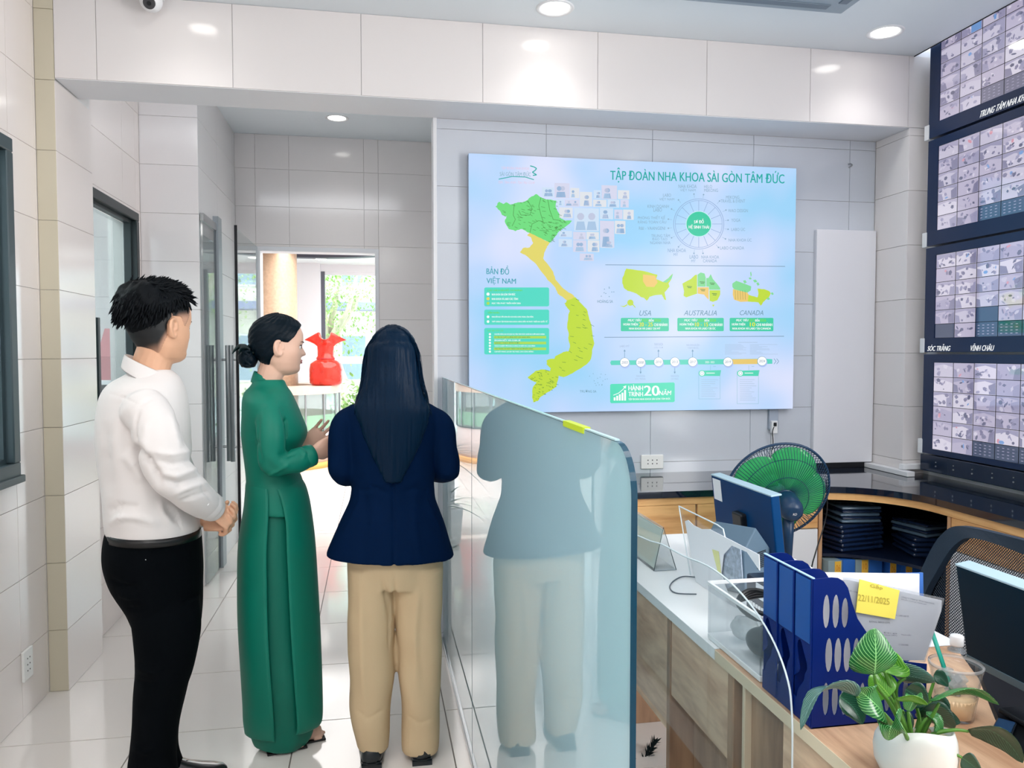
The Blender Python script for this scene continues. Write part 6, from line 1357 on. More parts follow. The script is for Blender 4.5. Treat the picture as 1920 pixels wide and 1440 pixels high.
def cloth(par, name, bm, mat, vox=.006, sm=6, amp=.003, fx=(9, 9, 3.5), seed=0, extra=None, label=None):
    def dsp(p):
        v = mnoise.noise(Vector((p.x*fx[0]+seed, p.y*fx[1], p.z*fx[2]))); w_ = 1-abs(mnoise.noise(Vector((p.x*fx[0]*.8+seed+7, p.y*fx[1]*.8, p.z*fx[2]*1.4))))*2
        return amp*(v+.5*w_)+(extra(p) if extra else 0)
    me = remesh(bm, vox, sm, disp=dsp); o = obj(name, me, mat, par, label=label); return o

def creases(Y0, lst):
    """folds of cloth: (pixel polyline, width m, height m) on the camera side of the plane Y0"""
    segs = []
    for pts, w, a in lst:
        P = [at(x, y, Y0) for x, y in pts]; L = sum(((q.x-p.x)**2+(q.z-p.z)**2)**.5 for p, q in zip(P, P[1:])); acc = 0
        for p, q in zip(P, P[1:]): l = ((q.x-p.x)**2+(q.z-p.z)**2)**.5; segs.append((p.x, p.z, q.x, q.z, w, a, acc/L, (acc+l)/L)); acc += l
    bb = [(min(g[0], g[2])-3*g[4], max(g[0], g[2])+3*g[4], min(g[1], g[3])-3*g[4], max(g[1], g[3])+3*g[4]) for g in segs]
    def f(p):
        if p.y > Y0+.02: return 0
        v = 0; kx = (Y0/p.y); x = p.x*kx; z = EYE+(p.z-EYE)*kx
        for g, b_ in zip(segs, bb):
            if x < b_[0] or x > b_[1] or z < b_[2] or z > b_[3]: continue
            dx, dz = g[2]-g[0], g[3]-g[1]; L2 = dx*dx+dz*dz; t = ((x-g[0])*dx+(z-g[1])*dz)/L2; tc_ = max(0, min(1, t)); d2 = (x-g[0]-dx*tc_)**2+(z-g[1]-dz*tc_)**2
            s = g[6]+(g[7]-g[6])*tc_; v += (g[5]*exp(-d2/g[4]**2)*min(1, 5*s+.15, 5*(1-s)+.15))*(1 if 0 <= t <= 1 else .5)
        return v
    return f
SKM = M('skin_man', (222, 172, 140), .5, var=.04, vscale=20, sss=.0); SKW = M('skin_woman', (226, 184, 162), .48, var=.03, vscale=20); SKN = M('skin_woman_b', (224, 180, 156), .48)
def hairmat(name, c, r=.38, st=(160, 160, 8)):
    m = M(name, c, r, spec=.5); nt = m.node_tree; b = nt.nodes['Principled BSDF']; tc = nt.nodes.new('ShaderNodeTexCoord'); mp = nt.nodes.new('ShaderNodeMapping'); mp.inputs['Scale'].default_value = st
    n = nt.nodes.new('ShaderNodeTexNoise'); n.inputs['Scale'].default_value = 1; bp = nt.nodes.new('ShaderNodeBump'); bp.inputs['Strength'].default_value = .5; bp.inputs['Distance'].default_value = .004
    nt.links.new(tc.outputs['Object'], mp.inputs[0]); nt.links.new(mp.outputs[0], n.inputs[0]); nt.links.new(n.outputs[0], bp.inputs['Height']); nt.links.new(bp.outputs[0], b.inputs['Normal']); return m
HMAN = hairmat('hair_black', (5, 9, 14), .6, (120, 120, 120)); HGRN = hairmat('hair_black_b', (3, 18, 28), .38, (60, 200, 200)); HNAV = hairmat('hair_blue_black', (0, 27, 50), .42, (220, 220, 5))
for m_ in (HMAN, HNAV, HGRN): m_.node_tree.nodes['Principled BSDF'].inputs['Specular IOR Level'].default_value = .14; m_.node_tree.nodes['Bump'].inputs['Strength'].default_value = .3

# ---- man in white shirt
YM = 2.74; root = atz(300, 1452, 0); root.y = YM; root.z = 0
man = thing('person', 'man in a white long sleeve shirt and black trousers, hands clasped, at the left', 'person', root)
hd = Head(at(298, 676, YM)+Vector((.0, .0, 0)), radians(38), .243, tilt=-.05)
bm = B(); hd.skull(bm)
limb(bm, [at(276, 735, YM-.01), at(281, 695, YM), at(294, 655, YM+.005)], [.070, .061, .060])
stack(bm, [(722, 250, 318, .08, 0), (745, 212, 332, .11, 0), (790, 205, 335, .12, 0), (880, 212, 335, .12, 0), (960, 215, 345, .12, 0), (1040, 216, 352, .13, 0), (1090, 235, 350, .12, 0)], YM, 2)
EL, WR = at(318, 900, YM-.20), at(396, 948, YM-.05)
limb(bm, [at(280, 785, YM-.13), at(296, 825, YM-.17), at(318, 885, YM-.18), at(352, 920, YM-.14), WR], [.040, .040, .036, .034, .028])
limb(bm, [at(292, 785, YM+.12), at(318, 850, YM+.19), at(338, 905, YM+.18), at(390, 975, YM+.02)], [.040, .038, .036, .028])
hand(bm, WR, Vector((.62, .25, -.62)), Vector((-.45, .5, -.5)), .98, (.55, .6, .6, .65), 1, .06, .35)
hand(bm, at(386, 985, YM+.01), Vector((.95, -.12, .12)), Vector((-.05, -.35, .9)), .96, (.62, .62, .6, .6), -1, .06, .5)
limb(bm, [at(290, 1080, YM-.07), at(306, 1240, YM-.08), at(285, 1420, YM-.08), at(286, 1448, YM-.07)], [.085, .06, .045, .04]); limb(bm, [at(310, 1080, YM+.07), at(318, 1240, YM+.07), at(302, 1400, YM+.06), at(303, 1428, YM+.06)], [.085, .06, .045, .04])
obj('body', remesh(bm, .0038, 1, disp=hd.hollow), SKM, man)
hd.features(man, (200, 120, 105))
# hair
def man_t(th, z):
    a = abs(th); hl = lerp_tab([(0, .84), (.5, .83), (.9, .74), (1.15, .66), (1.5, .60), (1.9, .48), (2.3, .30), (2.7, .20), (3.15, .16)], a)
    m_ = smooth01(hl-.04, hl+(.30 if a > 1.2 else .14), z); t = .02+.085*smooth01(.55, .85, z)*(1 if a > .9 else .9)+.085*smooth01(1.9, 2.8, a)*smooth01(.42, .62, z)*(1-smooth01(.86, 1.0, z))
    t *= 1+.22*mnoise.noise(Vector((sin(th)*5, cos(th)*5, z*9)))+.12*mnoise.noise(Vector((sin(th)*14, cos(th)*14, z*22)))
    return -.03*(1-m_)+t*m_
bm = hd.shell(B(), man_t); rd = random.Random(31)
for k in range(1500):
    th = rd.uniform(-pi, pi); z = rd.uniform(.5, 1.0)
    t = man_t(th, z)
    if t < .05: continue
    p = hd.P(th, min(z, .995), 0, False); dz = max(0, (z-.62)/.38)**1.3; R3 = hd.M.to_3x3(); n_ = (R3 @ Vector((sin(th)*(1-dz*.8), cos(th)*(1-dz*.8), dz))).normalized()
    fwd = R3 @ Vector((0, 1, 0)); b0 = p+n_*(t*hd.H*.86); L = rd.uniform(.022, .042); a = abs(th); top = smooth01(.78, .92, z)
    flow = fwd*(1.0*top+(.9 if a < 1.0 else -.15*(a-1.0)))+Vector((0, 0, -.9*(1-top)))
    dr = (flow+n_*(.26+.2*top)+Vector((rd.gauss(0, .11), rd.gauss(0, .11), rd.gauss(0, .09)))).normalized(); d2 = (dr+n_*-.18).normalized()
    tube(bm, [b0-dr*.006, b0+dr*L*.4, b0+dr*L*.4+d2*L*.35, b0+dr*L*.4+d2*L*.6+n_*.002], [.0042, .0036, .0022, .0003], 5)
obj('hair', bm, HMAN, man, smooth=True)
# faded sides
def fade_t(th, z):
    a = abs(th); hl = lerp_tab([(0, .88), (.7, .86), (.95, .60), (1.15, .47), (1.4, .60), (1.75, .60), (1.95, .30), (2.2, .10), (3.15, .08)], a); return .0085 if z > hl else -.03
bm = hd.shell(B(), fade_t, 110, 150); fm = bpy.data.materials.new('hair_fade'); fm.use_nodes = True; nt = fm.node_tree; b = nt.nodes['Principled BSDF']; b.inputs['Roughness'].default_value = .6
me = bpy.data.meshes.new('hair_fade'); bmesh.ops.recalc_face_normals(bm, faces=bm.faces[:]); bm.to_mesh(me); bm.free(); ca = me.color_attributes.new('fade', 'FLOAT_COLOR', 'POINT'); Mi = hd.M.inverted()
for i, v in enumerate(me.vertices):
    q = (Mi @ v.co)/hd.H; a = abs(atan2(q.x, q.y)); hl = lerp_tab([(0, .86), (1.0, .60), (1.4, .58), (1.8, .56), (2.0, .28), (2.3, .08), (3.15, .05)], a); top = lerp_tab([(0, .9), (1.0, .72), (1.5, .68), (1.9, .50), (2.3, .26), (3.15, .18)], a)
    f_ = smooth01(hl-.02, top, q.z); ca.data[i].color = (f_, f_, f_, 1)
at_ = nt.nodes.new('ShaderNodeAttribute'); at_.attribute_name = 'fade'; mx = nt.nodes.new('ShaderNodeMix'); mx.data_type = 'RGBA'; mx.inputs[6].default_value = srgb((196, 150, 124))+(1,); mx.inputs[7].default_value = srgb((10, 14, 18))+(1,); nt.links.new(at_.outputs['Fac'], mx.inputs[0]); nt.links.new(mx.outputs[2], b.inputs['Base Color'])
obj('cropped_sides', me, fm, man, smooth=True)
# shirt
SHIRT = M('shirt_white', (226, 221, 219), .8, spec=.2)
bm = B()
stack(bm, [(694, 250, 318, .066, 0), (706, 232, 334, .085, 0), (722, 206, 342, .125, 0), (745, 191, 349, .15, 0), (785, 184, 354, .165, 0), (830, 184, 356, .17, 0), (880, 190, 354, .165, 0), (930, 196, 356, .165, 0), (965, 199, 368, .165, 0), (987, 202, 374, .16, 0), (1003, 207, 372, .152, 0), (1012, 210, 366, .145, 0)], YM, 3)
limb(bm, [at(272, 768, YM-.145), at(296, 815, YM-.18), at(318, 880, YM-.19), at(352, 918, YM-.15), at(385, 945, YM-.08)], [.072, .074, .068, .060, .050], 6, 24)
limb(bm, [at(385, 944, YM-.08), at(397, 952, YM-.06)], [.0485, .044], 3, 20)
limb(bm, [at(290, 765, YM+.14), at(318, 850, YM+.20), at(338, 905, YM+.19), at(383, 965, YM+.05)], [.070, .066, .060, .046], 6, 22)
def shx(p):
    q = p; v = 0
    v += .006*sin(q.z*26+q.x*18+2*mnoise.noise(q*5))*smooth01(1.02, .85, q.z)*smooth01(.75, .9, q.z)*.6
    v += .004*sin(q.z*52+q.x*34+3*mnoise.noise(q*6))*exp(-((q.x-EL.x)/.07)**2-((q.z-EL.z)/.09)**2)
    return v
csh = creases(YM-.12, [
 ([(262, 768), (254, 795), (255, 822), (266, 850)], .006, -.006), ([(256, 765), (275, 752), (300, 742)], .006, -.003), ([(203, 738), (232, 745), (258, 758)], .004, -.0025),
 ([(240, 832), (258, 842), (276, 858), (292, 886), (303, 915)], .013, -.013), ([(232, 850), (252, 872), (268, 905)], .016, .009), ([(222, 760), (218, 830), (222, 900)], .018, .006), ([(238, 770), (240, 810), (236, 850)], .012, -.005),
 ([(196, 790), (200, 860), (206, 930)], .016, -.005), ([(205, 985), (228, 968), (262, 970), (300, 985)], .013, .009), ([(202, 960), (225, 948), (262, 950)], .012, -.006), ([(300, 935), (302, 960), (322, 985)], .010, .006), ([(312, 950), (330, 972), (352, 990)], .012, -.008),
 ([(284, 845), (318, 852), (360, 846)], .010, .007), ([(290, 862), (322, 870), (364, 862)], .009, -.007), ([(298, 884), (330, 893), (372, 878)], .010, .008), ([(304, 900), (335, 908), (380, 893)], .009, -.008), ([(325, 925), (350, 915), (388, 905)], .009, .006), ([(336, 938), (362, 930), (394, 920)], .007, -.004),
 ([(330, 770), (342, 805), (350, 840)], .008, -.006), ([(318, 775), (328, 815), (338, 842)], .010, .005), ([(372, 904), (385, 925), (396, 940)], .004, -.004), ([(275, 790), (270, 830), (282, 858)], .012, .006)])
cloth(man, 'shirt', bm, SHIRT, .0055, 3, .004, (8, 8, 4.5), 3, lambda p: shx(p)+csh(p))
def collar(par, name, mat, rings_, th, n=56, opening=None):
    bm = B(); V = [[bm.verts.new(p) for p in r] for r in rings_]
    for a, b_ in zip(V, V[1:]):
        for k in range(n):
            if opening and opening(2*pi*(k+.5)/n): continue
            bm.faces.new((a[k], a[(k+1) % n], b_[(k+1) % n], b_[k]))
    o = obj(name, bm, mat, par, smooth=True); m_ = o.modifiers.new('s', 'SOLIDIFY'); m_.thickness = th; m_.offset = 0; s_ = o.modifiers.new('v', 'SUBSURF'); s_.levels = 1; s_.render_levels = 1; return o
collar(man, 'collar', SHIRT, [rng(240, 325, 690, YM, .068, 722, 56), rng(237, 326, 664, YM, .064, 704, 56), rng(235, 329, 663, YM, .068, 705, 56), rng(232, 334, 674, YM, .080, 722, 56), rng(229, 340, 688, YM, .094, 744, 56)], .0022, 56, lambda a: min(a, 2*pi-a) < .16 and a > pi)
cf = at(399, 953, YM-.06); wd = (at(399, 953, YM-.06)-at(380, 940, YM-.09)).normalized(); u_, v__ = frame_of(wd)
bm = B(); tube(bm, [cf-wd*.05, cf-wd*.045, cf-wd*.002, cf], [.047, .0495, .0465, .045], 28, cap=False); o = obj('cuff', bm, SHIRT, man, smooth=True); o.modifiers.new('s', 'SOLIDIFY').thickness = .003
obj('cuff_button', cyl(B(), at(389, 945, YM-.145), at(389, 945, YM-.15), .005, 12), M('button_white', (245, 245, 240), .3), man)
bm = B(); pts = [at(x, y, YM-.0) for x, y in ()]
# belt and trousers
BLKT = M('trousers_black', (2, 5, 9), .85, spec=.08, bump=.08, bscale=300)
bm = B()
stack(bm, [(992, 203, 374, .148, 0), (1004, 199, 376, .155, 0), (1035, 196, 378, .165, 0), (1065, 199, 379, .165, 0), (1100, 212, 378, .16, 0), (1140, 238, 378, .145, 0), (1170, 250, 376, .12, 0)], YM, 3)
stack(bm, [(1120, 236, 374, .095, -.05), (1160, 247, 376, .10, -.06), (1200, 252, 372, .10, -.065), (1250, 256, 361, .098, -.07), (1300, 252, 345, .09, -.075), (1350, 249, 335, .085, -.08), (1400, 245, 329, .082, -.08), (1437, 241, 330, .082, -.08), (1458, 240, 334, .082, -.08)], YM, 3)
stack(bm, [(1120, 262, 378, .095, .07), (1200, 270, 372, .095, .07), (1280, 268, 352, .085, .07), (1350, 264, 336, .08, .065), (1400, 262, 334, .075, .03), (1432, 262, 343, .07, .0)], YM, 3)
cst = creases(YM-.1, [([(206, 1085), (232, 1098), (262, 1102)], .008, -.006), ([(222, 1115), (242, 1120), (266, 1118)], .007, .005), ([(238, 1140), (256, 1142), (276, 1136)], .007, -.005), ([(256, 1250), (285, 1262), (310, 1258)], .01, .005), ([(255, 1275), (280, 1282), (300, 1278)], .008, -.004), ([(248, 1400), (275, 1412), (300, 1404)], .01, .005), ([(352, 1020), (362, 1050), (374, 1072)], .006, -.005)])
cloth(man, 'trousers', bm, BLKT, .006, 3, .004, (9, 9, 3), 9, cst)
bm = B(); ringsurf(bm, [rng(203, 375, 992, YM, .158, n=48), rng(201, 376, 1006, YM, .162, n=48), rng(205, 372, 1006, YM, .15, n=48), rng(207, 371, 992, YM, .15, n=48)], closed=True); obj('belt', bm, M('belt_black', (14, 14, 16), .35), man, smooth=True)
p = at(232, 1056, YM-.150); obj('pocket_button', cyl(B(), p+Vector((0, .02, 0)), p, .0075, 16), M('button_grey', (120, 130, 135), .4), man)
p = at(267, 1050, YM-.158); obj('pocket_tag', bbox(p.x-.012, p.x+.012, p.y-.002, p.y+.02, p.z-.0025, p.z+.0025, .001, 1), WHITE, man)
SHB = M('shoe_leather', (34, 30, 34), .25, coat=.3); SOL = M('shoe_sole', (22, 20, 22), .6)
h0 = atz(258, 1480, 0); h0.y = YM-.10; t0 = Vector((h0.x+.265, h0.y+.10, 0)); shoe(man, h0, t0, .10, SHB, SOL, True, .085)
h0 = Vector((atz(275, 1450, 0).x, YM-.01, 0)); t0 = Vector((atz(430, 1446, 0).x, YM+.03, 0)); shoe(man, h0, t0, .10, SHB, SOL, True, .085)

# ---- woman in green dress
YG = 2.93; root = atz(520, 1398, 0); root.y = YG; root.z = 0
wg = thing('person', 'woman in a long green dress with her hair in a bun, facing right', 'person', root)
hg = Head(at(521, 699, YG), radians(72), .208, True, tilt=-.04)
bm = B(); hg.skull(bm)
limb(bm, [at(499, 740, YG), at(504, 712, YG), at(514, 680, YG)], [.052, .046, .048])
stack(bm, [(735, 475, 530, .09, 0), (750, 470, 540, .14, 0), (800, 466, 555, .12, 0), (870, 472, 545, .095, 0), (920, 475, 552, .10, 0), (980, 478, 556, .11, 0), (1030, 484, 552, .10, 0)], YG, 2)
WG = at(585, 852, YG-.10); limb(bm, [at(505, 775, YG-.115), at(508, 820, YG-.155), at(512, 866, YG-.160), at(545, 866, YG-.14), WG], [.030, .030, .029, .027, .022])
WF = at(575, 838, YG+.12); limb(bm, [at(515, 775, YG+.12), at(520, 820, YG+.18), at(522, 866, YG+.17), WF], [.030, .030, .029, .022])
hand(bm, WG, Vector((.85, .25, .42)), Vector((-.25, .85, .35)), .88, (.15, .18, .2, .25), -1, .05, .1, .0076)
hand(bm, WF, Vector((.70, -.05, .70)), Vector((.2, -.85, .25)), .88, (.12, .12, .15, .2), 1, .05, .1, .0076)
limb(bm, [at(512, 1020, YG-.04), at(518, 1200, YG-.03), at(528, 1372, YG-.005)], [.065, .05, .028]); limb(bm, [at(528, 1020, YG+.05), at(535, 1200, YG+.045), at(556, 1366, YG+.045)], [.065, .05, .028])
for (cx_, cy2, dy) in ((556, 1394, -.0), (590, 1384, .05)):   # feet
    a = atz(cx_, cy2, .012); a.y = YG+dy; e = Vector((1, .25, 0)).normalized(); sd = Vector((.25, -1, 0)).normalized()
    tube(bm, [a-e*.11+Vector((0, 0, .04)), a-e*.08+Vector((0, 0, .035)), a-e*.04+Vector((0, 0, .025)), a+Vector((0, 0, .014)), a+e*.02+Vector((0, 0, .01))], [.025, .032, .034, .03, .02], 14)
    for k in range(5): q = a+sd*(.026-.012*k)+e*(.010-.006*abs(k-3)); tube(bm, [q, q+e*.02+Vector((0, 0, -.001)), q+e*.030], [.0085, .0085, .005], 8)
obj('body', remesh(bm, .0036, 1, disp=hg.hollow), SKW, wg)
hg.features(wg, (182, 112, 110))
def grn_t(th, z):
    a = abs(th); hl = lerp_tab([(0, .82), (.5, .80), (.85, .72), (1.1, .60), (1.3, .53), (1.62, .53), (1.8, .46), (2.0, .30), (2.4, .12), (3.15, .06)], a)
    m_ = smooth01(hl-.012, hl+.03, z); t = .034+.014*smooth01(.5, .85, z)+.018*smooth01(2.0, 3.0, a); t += .004*sin(th*3+z*60+a*20); return -.03*(1-m_)+t*m_
bm = hg.shell(B(), grn_t, 90, 140); hr = obj('hair', bm, HGRN, wg, smooth=True)
bm = B(); c = at(465, 672, YG-.01); sph(bm, c, .036, 28, 1, 1.05, 1.0)
for k in range(5): tube(bm, [c+Vector((.0+.037*cos(a)*.55+.001, .037*sin(a)*.9, .036*cos(a+k*1.2)*.75)) for a in [2*pi*j/24 for j in range(24)]], .006, 7, closed=True)
obj('hair_bun', bm, HGRN, wg, smooth=True)
RB = M('ribbon_black', (18, 38, 40), .3); 
for pts, w_ in (([(468, 655), (456, 649), (444, 652), (435, 663)], .011), ([(470, 660), (462, 652), (452, 653), (447, 664)], .016), ([(474, 664), (478, 655), (470, 648), (462, 652)], .014)):
    P = spline([at(x, y, YG-.04) for x, y in pts], 5); bm = B(); V = []; m = len(P)
    for i, p in enumerate(P): ww = w_*sin(pi*(.12+.86*i/(m-1)))**.8; V.append((bm.verts.new(p+Vector((0, -ww*.5, ww*.8))), bm.verts.new(p+Vector((0, ww*.5, -ww*.8)))))
    for x, y in zip(V, V[1:]): bm.faces.new((x[0], y[0], y[1], x[1]))
    o = obj('ribbon_loop', bm, RB, wg, smooth=True); o.modifiers.new('s', 'SOLIDIFY').thickness = .0015
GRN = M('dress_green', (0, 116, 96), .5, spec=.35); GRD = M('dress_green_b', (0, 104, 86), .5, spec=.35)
bm = B()
stack(bm, [(712, 476, 533, .055, 0), (724, 470, 538, .075, 0), (736, 459, 546, .115, 0), (752, 455, 553, .155, 0), (778, 454, 564, .155, 0), (803, 453, 575, .14, 0), (820, 454, 574, .135, 0), (845, 457, 562, .12, 0), (870, 460, 557, .115, 0), (895, 462, 564, .12, 0), (920, 463, 572, .135, 0), (955, 458, 580, .15, 0)], YG, 3)
limb(bm, [at(506, 772, YG-.11), at(507, 795, YG-.145), at(508, 825, YG-.165), at(512, 866, YG-.165), at(545, 866, YG-.145), at(572, 858, YG-.115)], [.050, .051, .050, .046, .044, .040], 6, 22)
limb(bm, [at(515, 765, YG+.13), at(520, 820, YG+.19), at(522, 868, YG+.18), at(566, 846, YG+.13)], [.050, .048, .044, .036], 6, 20)
def gfx(p):
    e_ = at(508, 880, YG-.18); return .004*sin(p.z*70+p.x*45+2*mnoise.noise(p*8))*exp(-((p.x-e_.x-.03)/.07)**2-((p.z-e_.z)/.05)**2)
csg = creases(YG-.14, [([(524, 762), (536, 790), (540, 822), (540, 860)], .006, -.008), ([(532, 775), (545, 800), (552, 830)], .008, .004), ([(484, 775), (482, 830), (490, 870)], .008, -.006), ([(500, 892), (520, 884), (545, 868)], .006, .005), ([(506, 902), (530, 896), (560, 884)], .006, -.004), ([(548, 848), (562, 842), (572, 850), (568, 862)], .005, .004), ([(520, 850), (538, 856), (556, 850)], .006, -.004), ([(466, 820), (470, 870), (466, 915)], .012, -.004), ([(500, 900), (530, 905), (560, 898)], .007, -.007)])
cloth(wg, 'dress_bodice', bm, GRN, .005, 6, .0028, (9, 9, 4), 5, lambda p: gfx(p)+csg(p))
collar(wg, 'dress_collar', GRN, [rng(470, 540, 716, YG, .052, 742, 56), rng(474, 538, 704, YG, .046, 732, 56), rng(477, 534, 695, YG, .043, 723, 56)], .003, 56)
cf = at(583, 854, YG-.103); wd = (cf-at(560, 862, YG-.13)).normalized(); bm = B(); tube(bm, [cf-wd*.04, cf-wd*.01, cf+wd*.006], [.040, .041, .039], 26, cap=False); o = obj('dress_cuff', bm, GRN, wg, smooth=True); o.modifiers.new('s', 'SOLIDIFY').thickness = .002
def flap(name, a0, a1, rows_, mat, th=.003, wob=0):
    bm = B(); R = refine(rows_, 4); n = 30; V = []
    for i, (y, l, r, ry, dy) in enumerate(R):
        A = at(l, y, YG+dy); C_ = at(r, y, YG+dy); c = (A+C_)/2; h = (C_-A)/2; s = i/(len(R)-1); row = []
        for k in range(n+1):
            a = radians(a0(s)+(a1(s)-a0(s))*k/n); w_ = 1+wob*s*(sin(a*5+1)*.6+sin(a*9)*.4); row.append(bm.verts.new(c+h*cos(a)*w_+Vector((0, -ry*sin(a)*w_, 0))))
        V.append(row)
    for x, y in zip(V, V[1:]):
        for k in range(n): bm.faces.new((x[k], x[k+1], y[k+1], y[k]))
    o = obj(name, bm, mat, wg, smooth=True); m_ = o.modifiers.new('s', 'SOLIDIFY'); m_.thickness = th; m_.offset = 0; return o
skirt = [(890, 466, 558, .108, 0), (906, 462, 570, .124, 0), (925, 461, 577, .142, 0), (955, 458, 583, .158, 0), (1012, 449, 590, .175, 0), (1087, 447, 595, .18, 0), (1162, 448, 599, .18, 0), (1237, 452, 602, .165, 0), (1312, 456, 604, .13, 0), (1345, 457, 603, .11, 0)]
flap('dress_back_panel', lambda s: 96+2*s, lambda s: 262-2*s, skirt+[(1370, 460, 601, .09, 0)], GRN, wob=.022)
flap('dress_front_panel', lambda s: -78+3*s, lambda s: 84-14*min(1, s*3)-6*s, skirt+[(1356, 458, 598, .10, 0)], GRN, wob=.025)
bm = B()
stack(bm, [(930, 470, 566, .125, 0), (1010, 460, 578, .15, 0), (1100, 459, 583, .155, 0), (1250, 463, 590, .14, 0), (1340, 467, 590, .095, 0), (1375, 471, 584, .08, 0), (1392, 476, 574, .07, 0), (1397, 479, 570, .065, 0)], YG, 3, fn=lambda a, y: .035*smooth01(930, 1300, y)*(sin(a*7+.5)*.6+sin(a*4+2)*.5))
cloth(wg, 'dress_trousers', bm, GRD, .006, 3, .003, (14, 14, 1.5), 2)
bm = B(); a = atz(540, 1406, .006); a.y = YG-.04
for (cx_, cy2, dy) in ((556, 1394, -.0), (590, 1384, .05)):
    a = atz(cx_, cy2, .012); a.y = YG+dy; e = Vector((1, .25, 0)).normalized(); q = a-e*.06
    bm = B(); R = Matrix.Translation(Vector((q.x, q.y, .005))) @ Matrix.Rotation(atan2(e.y, e.x), 4, 'Z'); box(bm, -.05, .095, -.036, .036, -.004, .003); bevel(bm, .003, 2); bm.transform(R); obj('sandal_sole', bm, SOL, wg)

# ---- woman in navy jacket
YN = 2.80; root = atz(737, 1432, 0); root.y = YN; root.z = 0
wn = thing('person', 'woman with long dark hair in a navy jacket and beige trousers, seen from behind', 'person', root)
hn = Head(at(737, 722, YN+.02), radians(3), .208, True)
bm = B(); hn.skull(bm)
limb(bm, [at(735, 770, YN), at(736, 740, YN+.005), at(737, 700, YN+.02)], [.055, .047, .05])
stack(bm, [(755, 700, 772, .06, 0), (775, 662, 806, .085, 0), (830, 665, 806, .09, 0), (920, 672, 800, .085, 0), (1000, 662, 815, .10, 0), (1070, 664, 818, .11, 0)], YN, 2)
for sgn, (sx, ex) in ((-1, (650, 640)), (1, (820, 842))):
    cx_ = 736+sgn*28; limb(bm, [at(sx, 790, YN), at((sx+ex)/2-sgn*-4, 840, YN), at(ex, 884, YN+.0), at((ex+cx_)/2+sgn*8, 884, YN+.12), at(cx_+sgn*8, 868, YN+.24)], [.032, .030, .028, .027, .022])
    w_ = at(cx_+sgn*6, 867, YN+.25); hand(bm, w_, Vector((-sgn*.75, .5, .1)), Vector((-.0, -.6, .75)), .86, (.5, .5, .55, .6), sgn, .05, .3, .0074)
limb(bm, [at(697, 1060, YN), at(697, 1220, YN), at(698, 1408, YN)], [.08, .052, .034]); limb(bm, [at(787, 1060, YN), at(787, 1220, YN), at(788, 1412, YN-.02)], [.08, .052, .034])
obj('body', remesh(bm, .004, 1), SKN, wn)
hn.features(wn, (190, 95, 95))
NV = M('jacket_navy', (0, 25, 58), .8, spec=.08, bump=.05, bscale=400)
bm = B()
stack(bm, [(748, 690, 780, .055, 0), (757, 664, 806, .075, 0), (766, 650, 819, .092, 0), (785, 645, 825, .105, 0), (830, 652, 818, .112, 0), (880, 656, 815, .108, 0), (925, 658, 814, .102, 0), (950, 650, 822, .108, 0), (980, 637, 834, .122, 0), (1010, 624, 843, .135, 0), (1038, 613, 851, .148, 0), (1041, 616, 848, .145, 0)], YN, 3)
for sgn, sx, mx_, ex, ey in ((-1, 664, 641, 643, 893), (1, 806, 832, 839, 888)):
    cx_ = 736+sgn*28; limb(bm, [at(sx, 786, YN), at((sx+mx_)/2+sgn*6, 800, YN-.002), at(mx_, 840, YN-.005), at(ex, ey-8, YN), at((ex+cx_)/2+sgn*8, ey-6, YN+.12), at(cx_+sgn*14, 872, YN+.21)], [.050, .050, .048, .046, .042, .036], 6, 22)
def nfx(p):
    s = at(736, 900, YN).x; v = -.006*exp(-((p.x-s)/.006)**2)*smooth01(.05, -.05, p.y-YN)*smooth01(1.25, 1.15, p.z)
    for e_x in (at(641, 880, YN).x, at(840, 880, YN).x): v += .003*sin(p.z*75+p.x*20)*exp(-((p.x-e_x)/.06)**2-((p.z-1.03)/.07)**2)
    return v
csn = creases(YN-.08, [([(655, 820), (652, 860), (656, 905)], .006, -.004), ([(817, 820), (820, 860), (815, 905)], .006, -.004), ([(668, 925), (700, 915), (730, 925)], .012, -.005), ([(750, 925), (780, 915), (808, 925)], .012, -.005), ([(640, 1000), (665, 960), (675, 930)], .014, .005), ([(838, 1000), (812, 960), (802, 930)], .014, .005), ([(695, 900), (700, 980), (690, 1050)], .016, .005), ([(780, 900), (776, 980), (786, 1050)], .016, .005)])
jk = cloth(wn, 'jacket', bm, NV, .005, 7, .003, (8, 8, 3), 11, lambda p: nfx(p)+csn(p))
collar(wn, 'jacket_collar', NV, [rng(700, 772, 742, YN, .062, n=56), rng(694, 778, 752, YN, .078, n=56), rng(686, 786, 762, YN, .094, n=56)], .003)
# hair: skull shell + long fall
def nav_t(th, z): a = abs(th); hl = lerp_tab([(0, .82), (.6, .80), (1.0, .60), (1.3, .2), (1.7, -.05), (3.15, -.1)], a); m_ = smooth01(hl-.02, hl+.05, z); return -.03*(1-m_)+.062*m_
bm = hn.shell(B(), nav_t, 60, 90)
def strands(a, y): return .012*sin(a*23+y*.01)+.008*sin(a*41)
stack(bm, [(636, 704, 768, .07, 0), (650, 686, 781, .098, -.005), (683, 681, 787, .10, -.01), (717, 676, 790, .09, -.03), (745, 668, 797, .07, -.055), (765, 664, 806, .055, -.075), (790, 672, 803, .045, -.088), (830, 686, 790, .035, -.098), (870, 704, 770, .025, -.106), (905, 722, 752, .014, -.110)], YN, 4, fn=strands)
me = remesh(bm, .0045, 2, disp=lambda p: .0022*mnoise.noise(Vector((p.x*90, p.y*60, p.z*3)))+.002*mnoise.noise(Vector((p.x*220, 0, p.z*5))))
obj('hair', me, HNAV, wn)
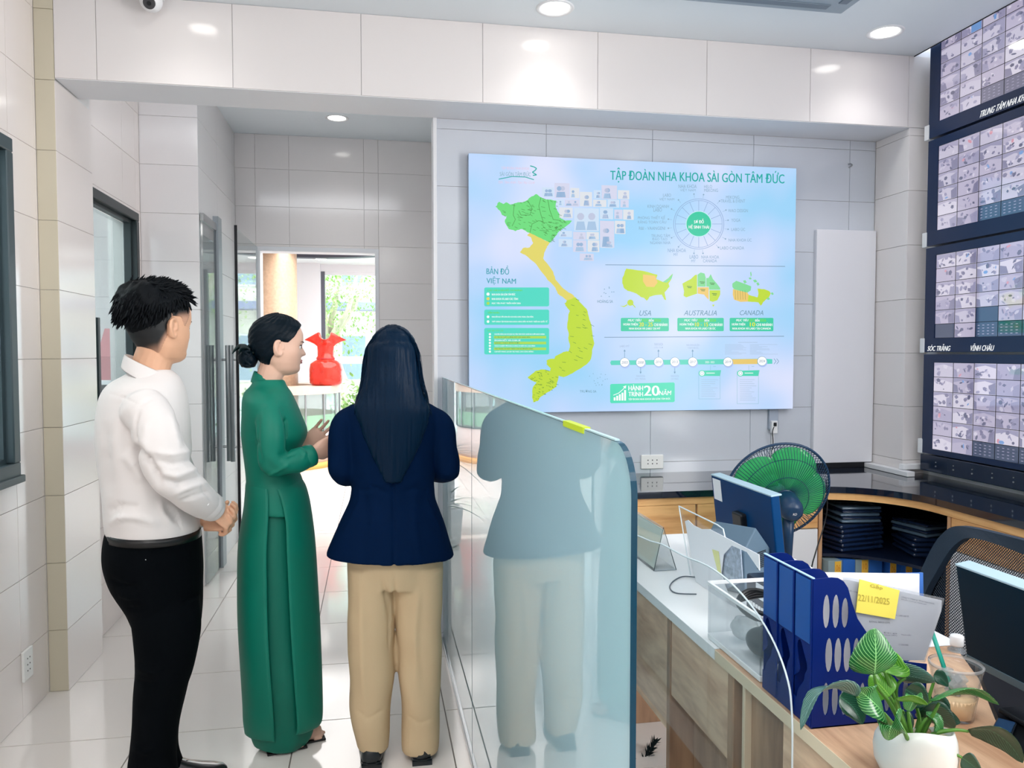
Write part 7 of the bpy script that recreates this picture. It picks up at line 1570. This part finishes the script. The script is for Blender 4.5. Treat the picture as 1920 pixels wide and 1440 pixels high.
# loose strands at the outline
bm = B(); rd = random.Random(77)
for k in range(120):
    sd = rd.choice((-1, 1)); u0 = rd.uniform(8, 34); xs = [(736+sd*u0, 612+(u0/34)**2*16), (735+sd*rd.uniform(44, 50), 655), (735+sd*rd.uniform(50, 58), 705), (737+sd*rd.uniform(56, 66), 745), (737+sd*rd.uniform(55, 74), 768+rd.uniform(0, 12))]
    off = rd.uniform(-.09, -.02); tube(bm, spline([at(x, y, YN+off*(.4+.15*i)) for i, (x, y) in enumerate(xs)], 4), .0008, 3, cap=False)
obj('loose_strands', bm, HNAV, wn, kind='stuff')
BGE = M('trousers_beige', (206, 182, 146), .8, bump=.06, bscale=300)
bm = B()
stack(bm, [(1000, 655, 822, .105, 0), (1040, 651, 829, .115, 0), (1070, 651, 830, .115, 0), (1095, 652, 829, .105, 0)], YN, 3)
stack(bm, [(1060, 651, 741, .105, 0), (1110, 652, 738, .095, 0), (1162, 652, 738, .09, 0), (1237, 654, 740, .088, 0), (1305, 656, 736, .088, 0), (1350, 660, 731, .086, 0), (1382, 667, 729, .082, 0), (1396, 670, 728, .080, 0)], YN, 3, e=2.3)
stack(bm, [(1060, 736, 830, .105, 0), (1110, 739, 829, .095, 0), (1162, 743, 828, .09, 0), (1237, 746, 826, .088, 0), (1305, 750, 825, .088, 0), (1350, 752, 824, .086, 0), (1388, 753, 823, .082, -.01), (1402, 753, 822, .080, -.01)], YN, 3, e=2.3)
def bfx(p): return .006*sin(p.x*30+p.z*22+3*mnoise.noise(p*4))*smooth01(.0, .2, p.z)*smooth01(.62, .5, p.z)*.5
csb = creases(YN-.08, [([(712, 1078), (722, 1110), (731, 1160), (732, 1220)], .009, -.006), ([(740, 1082), (740, 1110), (738, 1160)], .006, -.006), ([(785, 1100), (778, 1200), (784, 1300)], .012, .005), ([(676, 1100), (680, 1250), (684, 1340)], .012, .005), ([(668, 1330), (690, 1348), (722, 1330)], .007, -.003), ([(762, 1340), (785, 1356), (815, 1345)], .007, -.003)])
cloth(wn, 'trousers', bm, BGE, .006, 9, .004, (9, 9, 2.5), 17, lambda p: bfx(p)+csb(p))
SHN = M('heel_black', (14, 24, 30), .3, coat=.3)
for (cx_, cy2, dy) in ((697, 1436, -.055), (789, 1444, -.06)):
    h = Vector((at(cx_, 1430, YN).x, YN+dy-.03, 0)); o = shoe(wn, h, h+Vector((.004, .235, 0)), .098, SHN, SHN, False, .06, .012)
